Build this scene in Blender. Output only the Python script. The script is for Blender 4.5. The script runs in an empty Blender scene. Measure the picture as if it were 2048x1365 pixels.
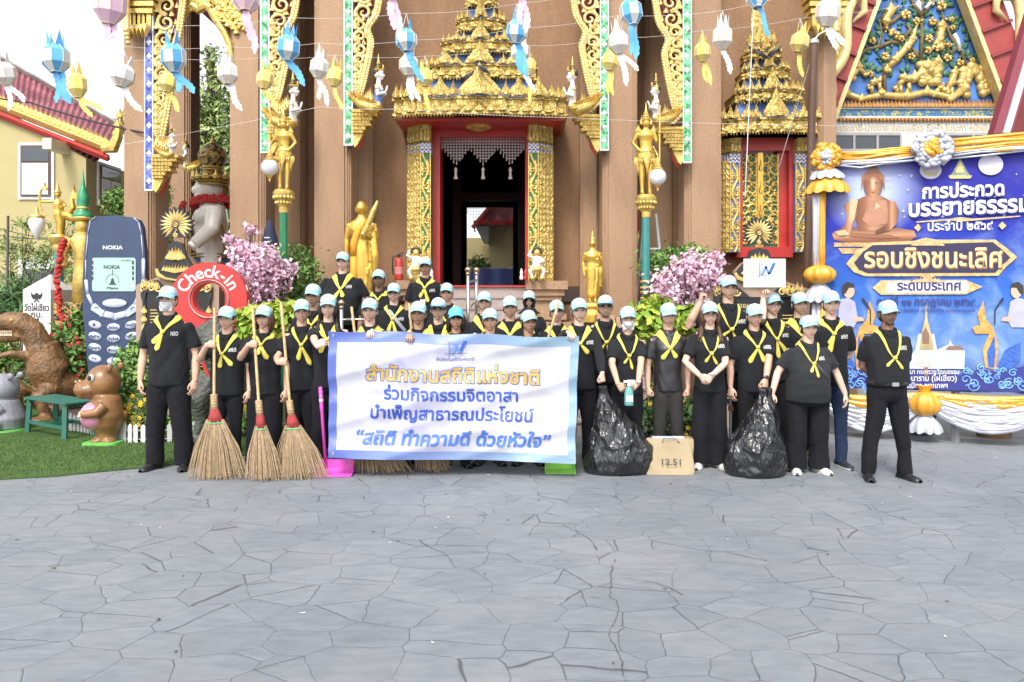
import bpy, math, random
import numpy as np
from mathutils import Vector, Matrix, noise, Quaternion
from mathutils.bvhtree import BVHTree
RND = random.Random(11)
V = Vector; PI = math.pi
S = bpy.context.scene; COL = S.collection
# ------------------------------------------------------------------ camera
F, HZ, CH = 1600., 595., 1.65
cd = bpy.data.cameras.new('camera'); cam = bpy.data.objects.new('camera', cd); COL.objects.link(cam)
cam.location = (0, 0, CH); cam.rotation_euler = (PI/2, 0, 0)
cd.sensor_width = 36; cd.sensor_fit = 'HORIZONTAL'; cd.lens = F/2048*36; cd.shift_y = -(682.5-HZ)/2048
cd.clip_start = .05; cd.clip_end = 600
S.camera = cam
# ------------------------------------------------------------------ world, sun, exposure (thin bright overcast)
SUN_EL, SUN_AZ = math.radians(50), math.radians(196)      # sun high, behind the photographer
w = bpy.data.worlds.new('World'); S.world = w; w.use_nodes = True
nt = w.node_tree; bg = nt.nodes['Background']
sky = nt.nodes.new('ShaderNodeTexSky'); sky.sky_type = 'NISHITA'; sky.sun_disc = False
sky.sun_elevation = SUN_EL; sky.sun_rotation = SUN_AZ; sky.dust_density = 2.5; sky.air_density = 1.; sky.ozone_density = 1
hs = nt.nodes.new('ShaderNodeHueSaturation'); hs.inputs['Saturation'].default_value = .28; hs.inputs['Value'].default_value = 1.5
nt.links.new(sky.outputs[0], hs.inputs['Color']); nt.links.new(hs.outputs[0], bg.inputs[0])
bg.inputs[1].default_value = .15
sl = bpy.data.lights.new('sun', 'SUN'); sl.energy = 1.7; sl.angle = math.radians(12); sl.color = (1, .965, .91)
so = bpy.data.objects.new('sun', sl); COL.objects.link(so)
sd = V((math.sin(SUN_AZ)*math.cos(SUN_EL), math.cos(SUN_AZ)*math.cos(SUN_EL), math.sin(SUN_EL)))
so.rotation_euler = sd.to_track_quat('Z', 'Y').to_euler(); so.location = (0, 0, 30)
vs_ = S.view_settings; vs_.view_transform = 'Standard'; vs_.look = 'None'; vs_.exposure = .72; vs_.gamma = 1
# ------------------------------------------------------------------ helpers
def PX(px, Y): return (px-1024)/F*Y
def PZ(py, Y): return CH+(HZ-py)/F*Y
def P(px, py, Y): return V((PX(px, Y), Y, PZ(py, Y)))
MATS = {}
def srgb(r, g, b):
    f = lambda c: (c/255/12.92 if c/255 <= .04045 else ((c/255+.055)/1.055)**2.4)
    return (f(r), f(g), f(b))
def M(name, col=None, rough=.6, metal=0., var=.10, vs=5., bump=0., bs=60., spec=.5, trans=0., emit=None, sheen=0, stain=0.):
    if name in MATS: return MATS[name]
    m = bpy.data.materials.new(name); m.use_nodes = True; n = m.node_tree; b = n.nodes['Principled BSDF']; MATS[name] = m
    b.inputs['Roughness'].default_value = rough; b.inputs['Metallic'].default_value = metal
    b.inputs['Specular IOR Level'].default_value = spec
    if trans: b.inputs['Transmission Weight'].default_value = trans
    if sheen: b.inputs['Sheen Weight'].default_value = sheen
    if emit: b.inputs['Emission Color'].default_value = (*emit[0], 1); b.inputs['Emission Strength'].default_value = emit[1]
    tc = n.nodes.new('ShaderNodeTexCoord')
    if var:
        t = n.nodes.new('ShaderNodeTexNoise'); t.inputs['Scale'].default_value = vs; t.inputs['Detail'].default_value = 6; t.inputs['Roughness'].default_value = .62
        n.links.new(tc.outputs['Object'], t.inputs['Vector'])
        r = n.nodes.new('ShaderNodeValToRGB'); r.color_ramp.elements[0].position = .3; r.color_ramp.elements[1].position = .7
        r.color_ramp.elements[0].color = (*[max(0, c*(1-var)) for c in col], 1); r.color_ramp.elements[1].color = (*[min(1, c*(1+var)) for c in col], 1)
        n.links.new(t.outputs['Fac'], r.inputs[0]); out = r.outputs[0]
        if stain:
            t2 = n.nodes.new('ShaderNodeTexNoise'); t2.inputs['Scale'].default_value = min(vs*.35, 1.7); t2.inputs['Detail'].default_value = 9; t2.inputs['Roughness'].default_value = .7
            mp = n.nodes.new('ShaderNodeMapping'); mp.inputs['Scale'].default_value = (1, 1, .22); n.links.new(tc.outputs['Object'], mp.inputs[0]); n.links.new(mp.outputs[0], t2.inputs['Vector'])
            mx = n.nodes.new('ShaderNodeMix'); mx.data_type = 'RGBA'; mx.blend_type = 'MULTIPLY'; mx.inputs[0].default_value = stain
            r2 = n.nodes.new('ShaderNodeValToRGB'); r2.color_ramp.elements[0].position = .35; r2.color_ramp.elements[1].position = .65; r2.color_ramp.elements[0].color = (.5, .47, .43, 1)
            n.links.new(t2.outputs['Fac'], r2.inputs[0]); n.links.new(out, mx.inputs[6]); n.links.new(r2.outputs[0], mx.inputs[7]); out = mx.outputs[2]
        n.links.new(out, b.inputs['Base Color'])
    else: b.inputs['Base Color'].default_value = (*col, 1)
    if bump:
        t = n.nodes.new('ShaderNodeTexNoise'); t.inputs['Scale'].default_value = bs; t.inputs['Detail'].default_value = 4
        n.links.new(tc.outputs['Object'], t.inputs['Vector'])
        bp = n.nodes.new('ShaderNodeBump'); bp.inputs['Strength'].default_value = bump; bp.inputs['Distance'].default_value = .02
        n.links.new(t.outputs['Fac'], bp.inputs['Height']); n.links.new(bp.outputs[0], b.inputs['Normal'])
    return m
def carved(name, c1, c2, scale, rough=.36, metal=.75, strength=.9, lo=.08, hi=.3, dist=.03):
    """painted relief carving: raised leaves of c1 standing on a ground of c2"""
    m = bpy.data.materials.new(name); m.use_nodes = True; n = m.node_tree; b = n.nodes['Principled BSDF']; MATS[name] = m
    tc = n.nodes.new('ShaderNodeTexCoord')
    nz = n.nodes.new('ShaderNodeTexNoise'); nz.inputs['Scale'].default_value = scale*.45; n.links.new(tc.outputs['Object'], nz.inputs['Vector'])
    av = n.nodes.new('ShaderNodeMix'); av.data_type = 'RGBA'; av.inputs[0].default_value = 6./scale if scale > 0 else .1
    n.links.new(tc.outputs['Object'], av.inputs[6]); n.links.new(nz.outputs['Color'], av.inputs[7])
    vo = n.nodes.new('ShaderNodeTexVoronoi'); vo.feature = 'SMOOTH_F1'; vo.inputs['Scale'].default_value = scale; vo.inputs['Smoothness'].default_value = .25
    n.links.new(av.outputs[2], vo.inputs['Vector'])
    v2 = n.nodes.new('ShaderNodeTexVoronoi'); v2.feature = 'F1'; v2.inputs['Scale'].default_value = scale*2.7; n.links.new(av.outputs[2], v2.inputs['Vector'])
    ad = n.nodes.new('ShaderNodeMath'); ad.operation = 'MULTIPLY_ADD'; ad.inputs[1].default_value = .45; n.links.new(v2.outputs['Distance'], ad.inputs[0]); n.links.new(vo.outputs['Distance'], ad.inputs[2])
    r = n.nodes.new('ShaderNodeValToRGB'); e = r.color_ramp.elements; e[0].position = .42+lo; e[1].position = .62+hi*.5; e[0].color = (*c1, 1); e[1].color = (*c2, 1)
    n.links.new(ad.outputs[0], r.inputs[0]); n.links.new(r.outputs[0], b.inputs['Base Color'])
    iv = n.nodes.new('ShaderNodeMath'); iv.operation = 'SUBTRACT'; iv.inputs[0].default_value = 1; n.links.new(ad.outputs[0], iv.inputs[1])
    bp = n.nodes.new('ShaderNodeBump'); bp.inputs['Strength'].default_value = strength; bp.inputs['Distance'].default_value = dist
    n.links.new(iv.outputs[0], bp.inputs['Height']); n.links.new(bp.outputs[0], b.inputs['Normal'])
    b.inputs['Roughness'].default_value = rough; b.inputs['Metallic'].default_value = metal
    return m
def _fr(t, ref):
    x = ref - t*ref.dot(t)
    if x.length < 1e-5: x = t.orthogonal()
    x.normalize(); return x, t.cross(x)
class MB:
    """collects shapes into one mesh"""
    def __init__(s): s.v = []; s.f = []; s.m = []; s.mi = 0; s.T = None
    def add(s, vs, fs):
        b = len(s.v)
        s.v += [tuple(s.T @ V(v)) for v in vs] if s.T is not None else [tuple(v) for v in vs]
        s.f += [tuple(i+b for i in f) for f in fs]; s.m += [s.mi]*len(fs); return s
    def box(s, x0, x1, y0, y1, z0, z1):
        return s.add([(x0,y0,z0),(x1,y0,z0),(x1,y1,z0),(x0,y1,z0),(x0,y0,z1),(x1,y0,z1),(x1,y1,z1),(x0,y1,z1)],
                     [(0,3,2,1),(4,5,6,7),(0,1,5,4),(1,2,6,5),(2,3,7,6),(3,0,4,7)])
    def bar(s, a, b, w, d=None, up=V((0,0,1))):
        a = V(a); b = V(b); return s.tube([a, b], [(w*.7071, (d or w)*.7071)]*2, n=4, up=up, ph=PI/4)
    def tube(s, pts, rad, n=8, up=None, cap=True, ph=0., closed=False):
        pts = [V(p) for p in pts]; k = len(pts)
        if not isinstance(rad, (list, tuple)) : rad = [rad]*k
        elif len(rad) == 2 and k != 2 and not isinstance(rad[0], (list, tuple)): rad = [rad[0]+(rad[1]-rad[0])*i/(k-1) for i in range(k)]
        vs = []; ref = V(up) if up is not None else None
        for i in range(k):
            t = (pts[(i+1) % k]-pts[i-1]) if closed else (pts[min(i+1, k-1)]-pts[max(i-1, 0)])
            if t.length < 1e-7: t = V((0, 0, 1))
            t.normalize()
            if ref is None: ref = t.orthogonal()
            x, y = _fr(t, ref)
            if up is None: ref = x
            r = rad[i]; ra, rb = (r if isinstance(r, (list, tuple)) else (r, r))
            for j in range(n):
                a = 2*PI*j/n+ph; vs.append(pts[i]+x*(ra*math.cos(a))+y*(rb*math.sin(a)))
        fs = []
        for i in range(k if closed else k-1):
            i2 = (i+1) % k
            for j in range(n):
                j2 = (j+1) % n; fs.append((i*n+j, i*n+j2, i2*n+j2, i2*n+j))
        if cap and not closed: fs += [tuple(range(n-1, -1, -1)), tuple((k-1)*n+j for j in range(n))]
        return s.add(vs, fs)
    def loft(s, rings, n=20, cap=True, pw=2.):
        """rings: (cx,cy,z,rx,ry[,power]) stacked up in z"""
        vs = []
        for r in rings:
            cx, cy, z, rx, ry = r[:5]; p = r[5] if len(r) > 5 else pw
            for j in range(n):
                a = 2*PI*j/n; c, q = math.cos(a), math.sin(a)
                vs.append((cx+rx*math.copysign(abs(c)**(2/p), c), cy+ry*math.copysign(abs(q)**(2/p), q), z))
        k = len(rings); fs = []
        for i in range(k-1):
            for j in range(n):
                j2 = (j+1) % n; fs.append((i*n+j, i*n+j2, (i+1)*n+j2, (i+1)*n+j))
        if cap: fs += [tuple(range(n-1, -1, -1)), tuple((k-1)*n+j for j in range(n))]
        return s.add(vs, fs)
    def lathe(s, prof, c=(0,0,0), n=16, sx=1., sy=1., cap=True, pw=2.):
        return s.loft([(c[0], c[1], c[2]+z, max(r, 1e-4)*sx, max(r, 1e-4)*sy) for r, z in prof], n, cap, pw)
    def prism(s, poly, y0, y1):
        n = len(poly); vs = [(x, y0, z) for x, z in poly]+[(x, y1, z) for x, z in poly]
        return s.add(vs, [tuple(range(n)), tuple(range(2*n-1, n-1, -1))]+[(i, i+n, (i+1) % n+n, (i+1) % n) for i in range(n)])
    def poly(s, poly, y):
        n = len(poly); return s.add([(x, y, z) for x, z in poly], [tuple(range(n))])
    def ell(s, c, r, nu=14, nv=9, rot=None):
        c = V(c); r = r if isinstance(r, (list, tuple)) else (r, r, r); vs = []; fs = []
        for i in range(nv+1):
            ph = -PI/2+PI*i/nv
            if i in (0, nv): vs.append(V((0, 0, r[2]*math.sin(ph)))); continue
            for j in range(nu):
                a = 2*PI*j/nu; vs.append(V((r[0]*math.cos(ph)*math.cos(a), r[1]*math.cos(ph)*math.sin(a), r[2]*math.sin(ph))))
        if rot is not None: vs = [rot @ v for v in vs]
        vs = [v+c for v in vs]; last = len(vs)-1
        for j in range(nu): fs.append((0, 1+(j+1) % nu, 1+j))
        for i in range(nv-2):
            for j in range(nu):
                a = 1+i*nu; j2 = (j+1) % nu; fs.append((a+j, a+j2, a+nu+j2, a+nu+j))
        a = 1+(nv-2)*nu
        for j in range(nu): fs.append((a+j, a+(j+1) % nu, last))
        return s.add(vs, fs)
    def grid(s, fn, nu, nv):
        vs = [fn(i/nu, j/nv) for j in range(nv+1) for i in range(nu+1)]
        return s.add(vs, [(j*(nu+1)+i, j*(nu+1)+i+1, (j+1)*(nu+1)+i+1, (j+1)*(nu+1)+i) for j in range(nv) for i in range(nu)])
    def flame(s, c, w, h, d, n=1):
        """a pointed kranok leaf standing at c: bulging flame outline with a raised mid rib"""
        x, y, z = c; o = [(-.5,0),(-.62,.18),(-.42,.42),(-.2,.62),(-.1,.82),(0,1),(.1,.82),(.2,.62),(.42,.42),(.62,.18),(.5,0)]
        vs = [(x+a*w, y, z+b*h) for a, b in o]+[(x+a*w*.45, y-d, z+(b*.72+.03)*h) for a, b in o]+[(x+a*w, y+d*.5, z+b*h) for a, b in o]
        k = len(o); fs = [(i, i+1, k+i+1, k+i) for i in range(k-1)]+[tuple(range(k, 2*k))]+[(2*k+i+1, 2*k+i)+(i, i+1) for i in range(k-1)]
        return s.add(vs, fs)
    def mesh(s, name, mats, smooth=False):
        me = bpy.data.meshes.new(name); me.from_pydata(s.v, [], s.f)
        for m in (mats if isinstance(mats, (list, tuple)) else [mats]): me.materials.append(m)
        if any(s.m): me.polygons.foreach_set('material_index', s.m)
        if smooth is True: me.polygons.foreach_set('use_smooth', [True]*len(me.polygons))
        elif smooth: autosmooth(me, smooth)
        me.update(); return me
    def build(s, name, mats, parent=None, smooth=False, loc=None):
        return link(name, s.mesh(name, mats, smooth), parent, loc)
def autosmooth(me, deg=40):
    me.polygons.foreach_set('use_smooth', [True]*len(me.polygons)); me.update()
    try: me.set_sharp_from_angle(angle=math.radians(deg))
    except Exception: pass
def link(name, me, parent=None, loc=None):
    o = bpy.data.objects.new(name, me); COL.objects.link(o)
    if parent: o.parent = parent
    if loc is not None: o.location = loc
    return o
def tag(o, label=None, cat=None, group=None, kind=None):
    for k, v in (('label', label), ('category', cat), ('group', group), ('kind', kind)):
        if v: o[k] = v
    return o
def thing(name, label, cat, loc=(0, 0, 0), group=None, rz=0.):
    o = bpy.data.objects.new(name, None); COL.objects.link(o); o.location = loc; o.rotation_euler = (0, 0, rz); o.empty_display_size = .1
    return tag(o, label, cat, group)
def copy_tree(o, parent=None):
    c = o.copy(); COL.objects.link(c)
    if parent: c.parent = parent
    for ch in o.children: copy_tree(ch, c)
    return c
def remesh(mb, vox, smooth=4, deform=None, mats=None, name='m'):
    """fuse all shapes of mb into one continuous surface"""
    me = mb.mesh(name, mats or []); ob = bpy.data.objects.new('tmp', me); COL.objects.link(ob)
    md = ob.modifiers.new('r', 'REMESH'); md.mode = 'VOXEL'; md.voxel_size = vox; md.use_smooth_shade = True
    if smooth: sm = ob.modifiers.new('s', 'SMOOTH'); sm.factor = .5; sm.iterations = smooth
    dg = bpy.context.evaluated_depsgraph_get(); ev = ob.evaluated_get(dg); out = bpy.data.meshes.new_from_object(ev)
    bpy.data.objects.remove(ob); bpy.data.meshes.remove(me); out.name = name
    if deform:
        n = len(out.vertices); co = np.empty(n*3, 'f'); no = np.empty(n*3, 'f'); out.vertices.foreach_get('co', co); out.vertices.foreach_get('normal', no)
        co = deform(co.reshape(-1, 3), no.reshape(-1, 3)); out.vertices.foreach_set('co', co.ravel())
    out.polygons.foreach_set('use_smooth', [True]*len(out.polygons))
    if mats and not out.materials:
        for m in mats: out.materials.append(m)
    out.update(); return out
def text_mesh(body, size, bold=.012, shear=0., align='CENTER', spacing=1., res=3):
    c = bpy.data.curves.new('t', 'FONT'); c.body = body; c.size = size; c.align_x = align; c.shear = shear; c.space_character = spacing
    c.resolution_u = res; c.bevel_depth = bold*size; c.bevel_resolution = 0
    ob = bpy.data.objects.new('t', c); COL.objects.link(ob); dg = bpy.context.evaluated_depsgraph_get()
    me = bpy.data.meshes.new_from_object(ob.evaluated_get(dg)); bpy.data.objects.remove(ob); bpy.data.curves.remove(c)
    n = len(me.vertices); co = np.empty(n*3, 'f')
    if n: me.vertices.foreach_get('co', co)
    vs = co.reshape(-1, 3); fs = [tuple(p.vertices) for p in me.polygons]; bpy.data.meshes.remove(me); return vs, fs
def add_text(mb, body, size, x, y, z, width=None, bold=.02, shear=0., thick=.25, **k):
    """upright text facing -Y, centred on x with its baseline at z; width rescales it"""
    vs, fs = text_mesh(body, size, bold, shear, **k)
    if not len(vs): return mb
    lo, hi = vs[:, 0].min(), vs[:, 0].max(); f = (width/(hi-lo)) if width else 1.
    cx = (lo+hi)/2
    return mb.add([(x+(a-cx)*f, y-c*thick, z+b) for a, b, c in vs], fs)
def arc(c, r, a0, a1, n=10, ax='xz'):
    o = []
    for i in range(n+1):
        a = math.radians(a0+(a1-a0)*i/n); o.append((c[0]+r*math.cos(a), c[1], c[2]+r*math.sin(a)) if ax == 'xz' else (c[0]+r*math.cos(a), c[1]+r*math.sin(a), c[2]))
    return o
def spiral(cx, y, cz, r, turns, a0, sgn=1, n=26, r1=.12):
    return [(cx+r*(1-(1-r1)*i/n)*math.cos(math.radians(a0)+sgn*2*PI*turns*i/n), y, cz+r*(1-(1-r1)*i/n)*math.sin(math.radians(a0)+sgn*2*PI*turns*i/n)) for i in range(n+1)]
# ------------------------------------------------------------------ shared materials
GOLD_L = (.64, .43, .10)
gold = M('gold_paint', (.66, .46, .13), .34, .5, .34, 13, .35, 40)
goldsm = M('gold_smooth', (.66, .43, .085), .27, .6, .14, 4, .1, 14)
goldc = carved('gold_carved', (.76, .58, .20), (.46, .30, .075), 15, .34, .4, .6, .14, .5, .035)
goldf = carved('gold_fine_carved', (.76, .59, .21), (.46, .31, .08), 22, .34, .4, .6, .14, .5, .028)
stone = M('pink_granite', (.41, .262, .162), .82, 0, .17, 34, .5, 150, .3, stain=.42)
stone_d = M('wall_stucco', (.345, .205, .118), .88, 0, .13, 26, .5, 140, .25, stain=.5)
redp = M('red_lacquer', (.45, .035, .03), .4, 0, .12, 3, .05, 20)
dark_red = M('dark_red_wood', (.10, .012, .014), .5)
white = M('white_paint', (.62, .62, .61), .5, 0, .05, 6)
black = M('black_paint', (.018, .018, .02), .45, 0, .2, 8)
steel = M('brushed_steel', (.55, .53, .5), .3, .9, .08, 10)
# ================================================================== the ground
def ground_mat():
    m = bpy.data.materials.new('stamped_concrete'); m.use_nodes = True; n = m.node_tree; b = n.nodes['Principled BSDF']; L = n.links.new
    def N(t, **k):
        q = n.nodes.new(t)
        for a, v in k.items():
            if a in q.inputs.keys(): q.inputs[a].default_value = v
            else: setattr(q, a, v)
        return q
    tc = N('ShaderNodeTexCoord')
    wz = N('ShaderNodeTexNoise', Scale=1.9, Detail=3); L(tc.outputs['Object'], wz.inputs['Vector'])
    wm = N('ShaderNodeVectorMath', operation='MULTIPLY_ADD'); wm.inputs[1].default_value = (.09, .09, 0); L(wz.outputs['Color'], wm.inputs[0]); L(tc.outputs['Object'], wm.inputs[2])
    wz2 = N('ShaderNodeTexNoise', Scale=14, Detail=3); L(tc.outputs['Object'], wz2.inputs['Vector'])
    wm2 = N('ShaderNodeVectorMath', operation='MULTIPLY_ADD'); wm2.inputs[1].default_value = (.025, .025, 0); L(wz2.outputs['Color'], wm2.inputs[0]); L(wm.outputs[0], wm2.inputs[2])
    mp = N('ShaderNodeMapping'); mp.inputs['Scale'].default_value = (2.95, 3.4, 0); L(wm2.outputs[0], mp.inputs[0])
    ve = N('ShaderNodeTexVoronoi', feature='DISTANCE_TO_EDGE', Scale=1., Randomness=.7); L(mp.outputs[0], ve.inputs['Vector'])
    vc = N('ShaderNodeTexVoronoi', feature='F1', Scale=1., Randomness=.7); L(mp.outputs[0], vc.inputs['Vector'])
    # joints: thin dark, of uneven strength
    gap = N('ShaderNodeTexNoise', Scale=1.3, Detail=4); L(tc.outputs['Object'], gap.inputs['Vector'])
    wd = N('ShaderNodeMapRange'); wd.inputs[1].default_value = .32; wd.inputs[2].default_value = .68; wd.inputs[3].default_value = .002; wd.inputs[4].default_value = .016; L(gap.outputs['Fac'], wd.inputs[0])
    dv = N('ShaderNodeMath', operation='DIVIDE', use_clamp=True); L(ve.outputs['Distance'], dv.inputs[0]); L(wd.outputs[0], dv.inputs[1])
    n1 = N('ShaderNodeTexNoise', Scale=.55, Detail=8, Roughness=.6); L(tc.outputs['Object'], n1.inputs['Vector'])
    c1 = N('ShaderNodeValToRGB'); e = c1.color_ramp.elements; e[0].position = .3; e[1].position = .7; e[0].color = (.166, .184, .205, 1); e[1].color = (.216, .235, .254, 1); L(n1.outputs['Fac'], c1.inputs[0])
    ct = N('ShaderNodeMix', data_type='RGBA', blend_type='MULTIPLY'); ct.inputs[0].default_value = .28; L(c1.outputs[0], ct.inputs[6])
    cr = N('ShaderNodeValToRGB'); cr.color_ramp.elements[0].color = (.72, .72, .72, 1); cr.color_ramp.elements[1].color = (1.12, 1.11, 1.08, 1)
    sp = N('ShaderNodeSeparateColor'); L(vc.outputs['Color'], sp.inputs[0]); L(sp.outputs[0], cr.inputs[0]); L(cr.outputs[0], ct.inputs[7])
    # fine mottling and scuffs
    n2 = N('ShaderNodeTexNoise', Scale=9, Detail=9, Roughness=.72); mp2 = N('ShaderNodeMapping'); mp2.inputs['Scale'].default_value = (.55, 1.6, 1); L(tc.outputs['Object'], mp2.inputs[0]); L(mp2.outputs[0], n2.inputs['Vector'])
    c2 = N('ShaderNodeValToRGB'); e = c2.color_ramp.elements; e[0].position = .3; e[1].position = .72; e[0].color = (.72, .72, .73, 1); e[1].color = (1.22, 1.2, 1.17, 1); L(n2.outputs['Fac'], c2.inputs[0])
    cm = N('ShaderNodeMix', data_type='RGBA', blend_type='MULTIPLY'); cm.inputs[0].default_value = .8; L(ct.outputs[2], cm.inputs[6]); L(c2.outputs[0], cm.inputs[7])
    # spots
    vs = N('ShaderNodeTexVoronoi', feature='F1', Scale=3.1); L(tc.outputs['Object'], vs.inputs['Vector'])
    vr = N('ShaderNodeValToRGB'); e = vr.color_ramp.elements; e[0].position = .03; e[1].position = .09; e[0].color = (.62, .62, .64, 1); e[1].color = (1, 1, 1, 1); L(vs.outputs['Distance'], vr.inputs[0])
    cs = N('ShaderNodeMix', data_type='RGBA', blend_type='MULTIPLY'); cs.inputs[0].default_value = .45; L(cm.outputs[2], cs.inputs[6]); L(vr.outputs[0], cs.inputs[7])
    # patchy grey-beige bloom
    n3 = N('ShaderNodeTexNoise', Scale=1.1, Detail=7, Roughness=.65); L(wm.outputs[0], n3.inputs['Vector'])
    r3 = N('ShaderNodeMapRange'); r3.inputs[1].default_value = .48; r3.inputs[2].default_value = .72; r3.inputs[4].default_value = .5; L(n3.outputs['Fac'], r3.inputs[0])
    cb = N('ShaderNodeMix', data_type='RGBA'); cb.inputs[7].default_value = (.232, .236, .228, 1); L(r3.outputs[0], cb.inputs[0]); L(cs.outputs[2], cb.inputs[6])
    jm = N('ShaderNodeMix', data_type='RGBA'); jm.inputs[6].default_value = (.06, .062, .066, 1); L(dv.outputs[0], jm.inputs[0]); L(cb.outputs[2], jm.inputs[7])
    L(jm.outputs[2], b.inputs['Base Color'])
    hg = N('ShaderNodeMapRange'); hg.inputs[2].default_value = .016; L(ve.outputs['Distance'], hg.inputs[0])
    ha = N('ShaderNodeMath', operation='MULTIPLY_ADD'); ha.inputs[1].default_value = .5; L(n2.outputs['Fac'], ha.inputs[0]); L(hg.outputs[0], ha.inputs[2])
    bp = N('ShaderNodeBump', Strength=.4, Distance=.006); L(ha.outputs[0], bp.inputs['Height']); L(bp.outputs[0], b.inputs['Normal'])
    b.inputs['Roughness'].default_value = .62; b.inputs['Specular IOR Level'].default_value = .35
    return m
g = MB(); g.box(-150, 150, -40, 320, -.6, 0.)
GROUND = tag(g.build('ground', ground_mat()), kind='structure')
# weathered crack running towards the camera
def crack(pts, wds, name):
    mb = MB(); vs = []; r = random.Random(3)
    path = []
    for (a, b) in zip(pts, pts[1:]):
        a = V(a); b = V(b); k = max(2, int((b-a).length/.03))
        for i in range(k): path.append(a+(b-a)*i/k+V((r.uniform(-.008, .008), r.uniform(-.008, .008), 0)))
    for i, p in enumerate(path):
        wd = wds*(.25+r.random()*1.1)*(1 if r.random() > .1 else 2.0)
        vs += [p+V((-wd, -wd*.4, .004)), p+V((wd, wd*.4, .004))]
    mb.add(vs, [(2*i, 2*i+1, 2*i+3, 2*i+2) for i in range(len(path)-1)])
    mb.build(name, M('crack_dirt', (.055, .053, .048), .95, 0, .35, 40), GROUND)
def G(px, py):
    Y = F*CH/(py-HZ); return (PX(px, Y), Y, 0)
crack([G(1232,1120), G(1220,1145), G(1222,1175), G(1218,1196), G(1234,1203), G(1236,1222), G(1228,1245), G(1217,1276), G(1236,1305), G(1248,1332), G(1243,1345), G(1252,1365), G(1262,1400)], .0018, 'ground_crack')
crack([G(1226,1158), G(1250,1157), G(1300,1165), G(1340,1177), G(1365,1193), G(1402,1192)], .002, 'ground_crack')
crack([G(990,1198), G(1080,1196), G(1150,1198), G(1220,1195)], .0015, 'ground_crack')
crack([G(1125,1050), G(1150,1062), G(1180,1080), G(1196,1105)], .0018, 'ground_crack')
lt = MB(); r_ = random.Random(77)
for i in range(130):
    x, y = r_.uniform(-6, 6), 2.6+6*r_.random()**.8; s = r_.uniform(.003, .011); a = r_.uniform(0, 6); c, d = math.cos(a)*s, math.sin(a)*s; lt.mi = int(r_.random() < .3); lt.add([(x+c*2, y+d*2, .006), (x-d, y+c, .005), (x-c*2, y-d*2, .010), (x+d, y-c, .005)], [(0, 1, 2, 3)])
tag(lt.build('litter', [M('dry_leaf_bits', (.10, .085, .05), .9, 0, .5, 9), M('paper_scraps', (.55, .55, .52), .9)]), kind='stuff')
lawn_pts = [(-7.6, 7.72), (-6.4, 7.42), (-5.2, 7.25), (-4.3, 7.28), (-3.5, 7.52), (-2.75, 7.95), (-2.35, 8.6), (-2.6, 9.6), (-9, 11.5), (-12, 9)]
lawn_pts = [(-9, 6.85), (-6.2, 6.95), (-5.0, 7.10), (-4.2, 7.35), (-3.55, 7.72), (-3.0, 8.05), (-2.6, 8.5), (-2.6, 10.2), (-9, 12.5)]
lm = MB(); lm.add([(x, y, .004) for x, y in lawn_pts]+[(x, y, .014) for x, y in lawn_pts], [tuple(range(len(lawn_pts), 2*len(lawn_pts)))]+[(i, (i+1) % 9, (i+1) % 9+9, i+9) for i in range(9)])
turf = M('artificial_turf', (.075, .135, .035), .9, 0, .3, 3, .8, 260, .2)
tag(lm.build('lawn', turf), kind='structure')
def inside(x, y, pl):
    c = False
    for i in range(len(pl)):
        (a, b), (d, e) = pl[i], pl[i-1]
        if (b > y) != (e > y) and x < (d-a)*(y-b)/(e-b)+a: c = not c
    return c
gm = MB(); r_ = random.Random(5)
vs = []; fs = []
for i in range(26000):
    x, y = r_.uniform(-6.3, -2.6), r_.uniform(6.9, 9.3)
    if not inside(x, y, lawn_pts): continue
    a = r_.uniform(0, PI); h = r_.uniform(.012, .028); dx, dy = math.cos(a)*.004, math.sin(a)*.004; k = len(vs)
    vs += [(x-dx, y-dy, .012), (x+dx, y+dy, .012), (x+r_.uniform(-.012, .012), y+r_.uniform(-.012, .012), .012+h)]; fs.append((k, k+1, k+2))
gm.add(vs, fs); tag(gm.build('grass', M('turf_blade', (.085, .155, .04), .8, 0, .3, 8)), kind='stuff')

# ================================================================== the temple
PLZ = 1.83                                   # porch floor level
temple = thing('temple', 'brown stone temple hall with gilded doorway, tall pillars and porch', 'temple', (0, 12.9, 0))
def T(o):                                    # part of the temple, built in world coordinates
    o.parent = temple; o.matrix_parent_inverse = Matrix.Translation((0, -12.9, 0)); return o
def tpart(mb, name, mat, smooth=False): return T(mb.build(name, mat, smooth=smooth))
def sub(mb, name, mat, parent, smooth=False):
    o = mb.build(name, mat, smooth=smooth); o.parent = parent; return o
def opening_wall(mb, x0, x1, y0, y1, z0, z1, ox0, ox1, oz0, oz1):
    if ox0 > x0: mb.box(x0, ox0, y0, y1, z0, z1)
    if ox1 < x1: mb.box(ox1, x1, y0, y1, z0, z1)
    if oz1 < z1: mb.box(ox0, ox1, y0, y1, oz1, z1)
    if oz0 > z0: mb.box(ox0, ox1, y0, y1, z0, oz0)
YW = 12.9                                    # main facade plane
dx0, dx1 = PX(885, YW), PX(1050, YW); dz1 = PZ(285, YW)
TOP = 7.6
mb = MB(); opening_wall(mb, PX(655, YW), PX(1250, YW), YW, YW+.35, PLZ-.4, TOP, dx0-.15, dx1+.15, PLZ, dz1+.12); tpart(mb, 'wall', stone_d)
# window bay on the right
wx0, wx1, wz0, wz1 = PX(1478, YW), PX(1588, YW), PZ(505, YW), PZ(283, YW)
mb = MB(); opening_wall(mb, PX(1415, YW), PX(1668, YW), YW, YW+.35, .5, TOP, wx0, wx1, wz0, wz1); tpart(mb, 'wall', stone_d)
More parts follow.
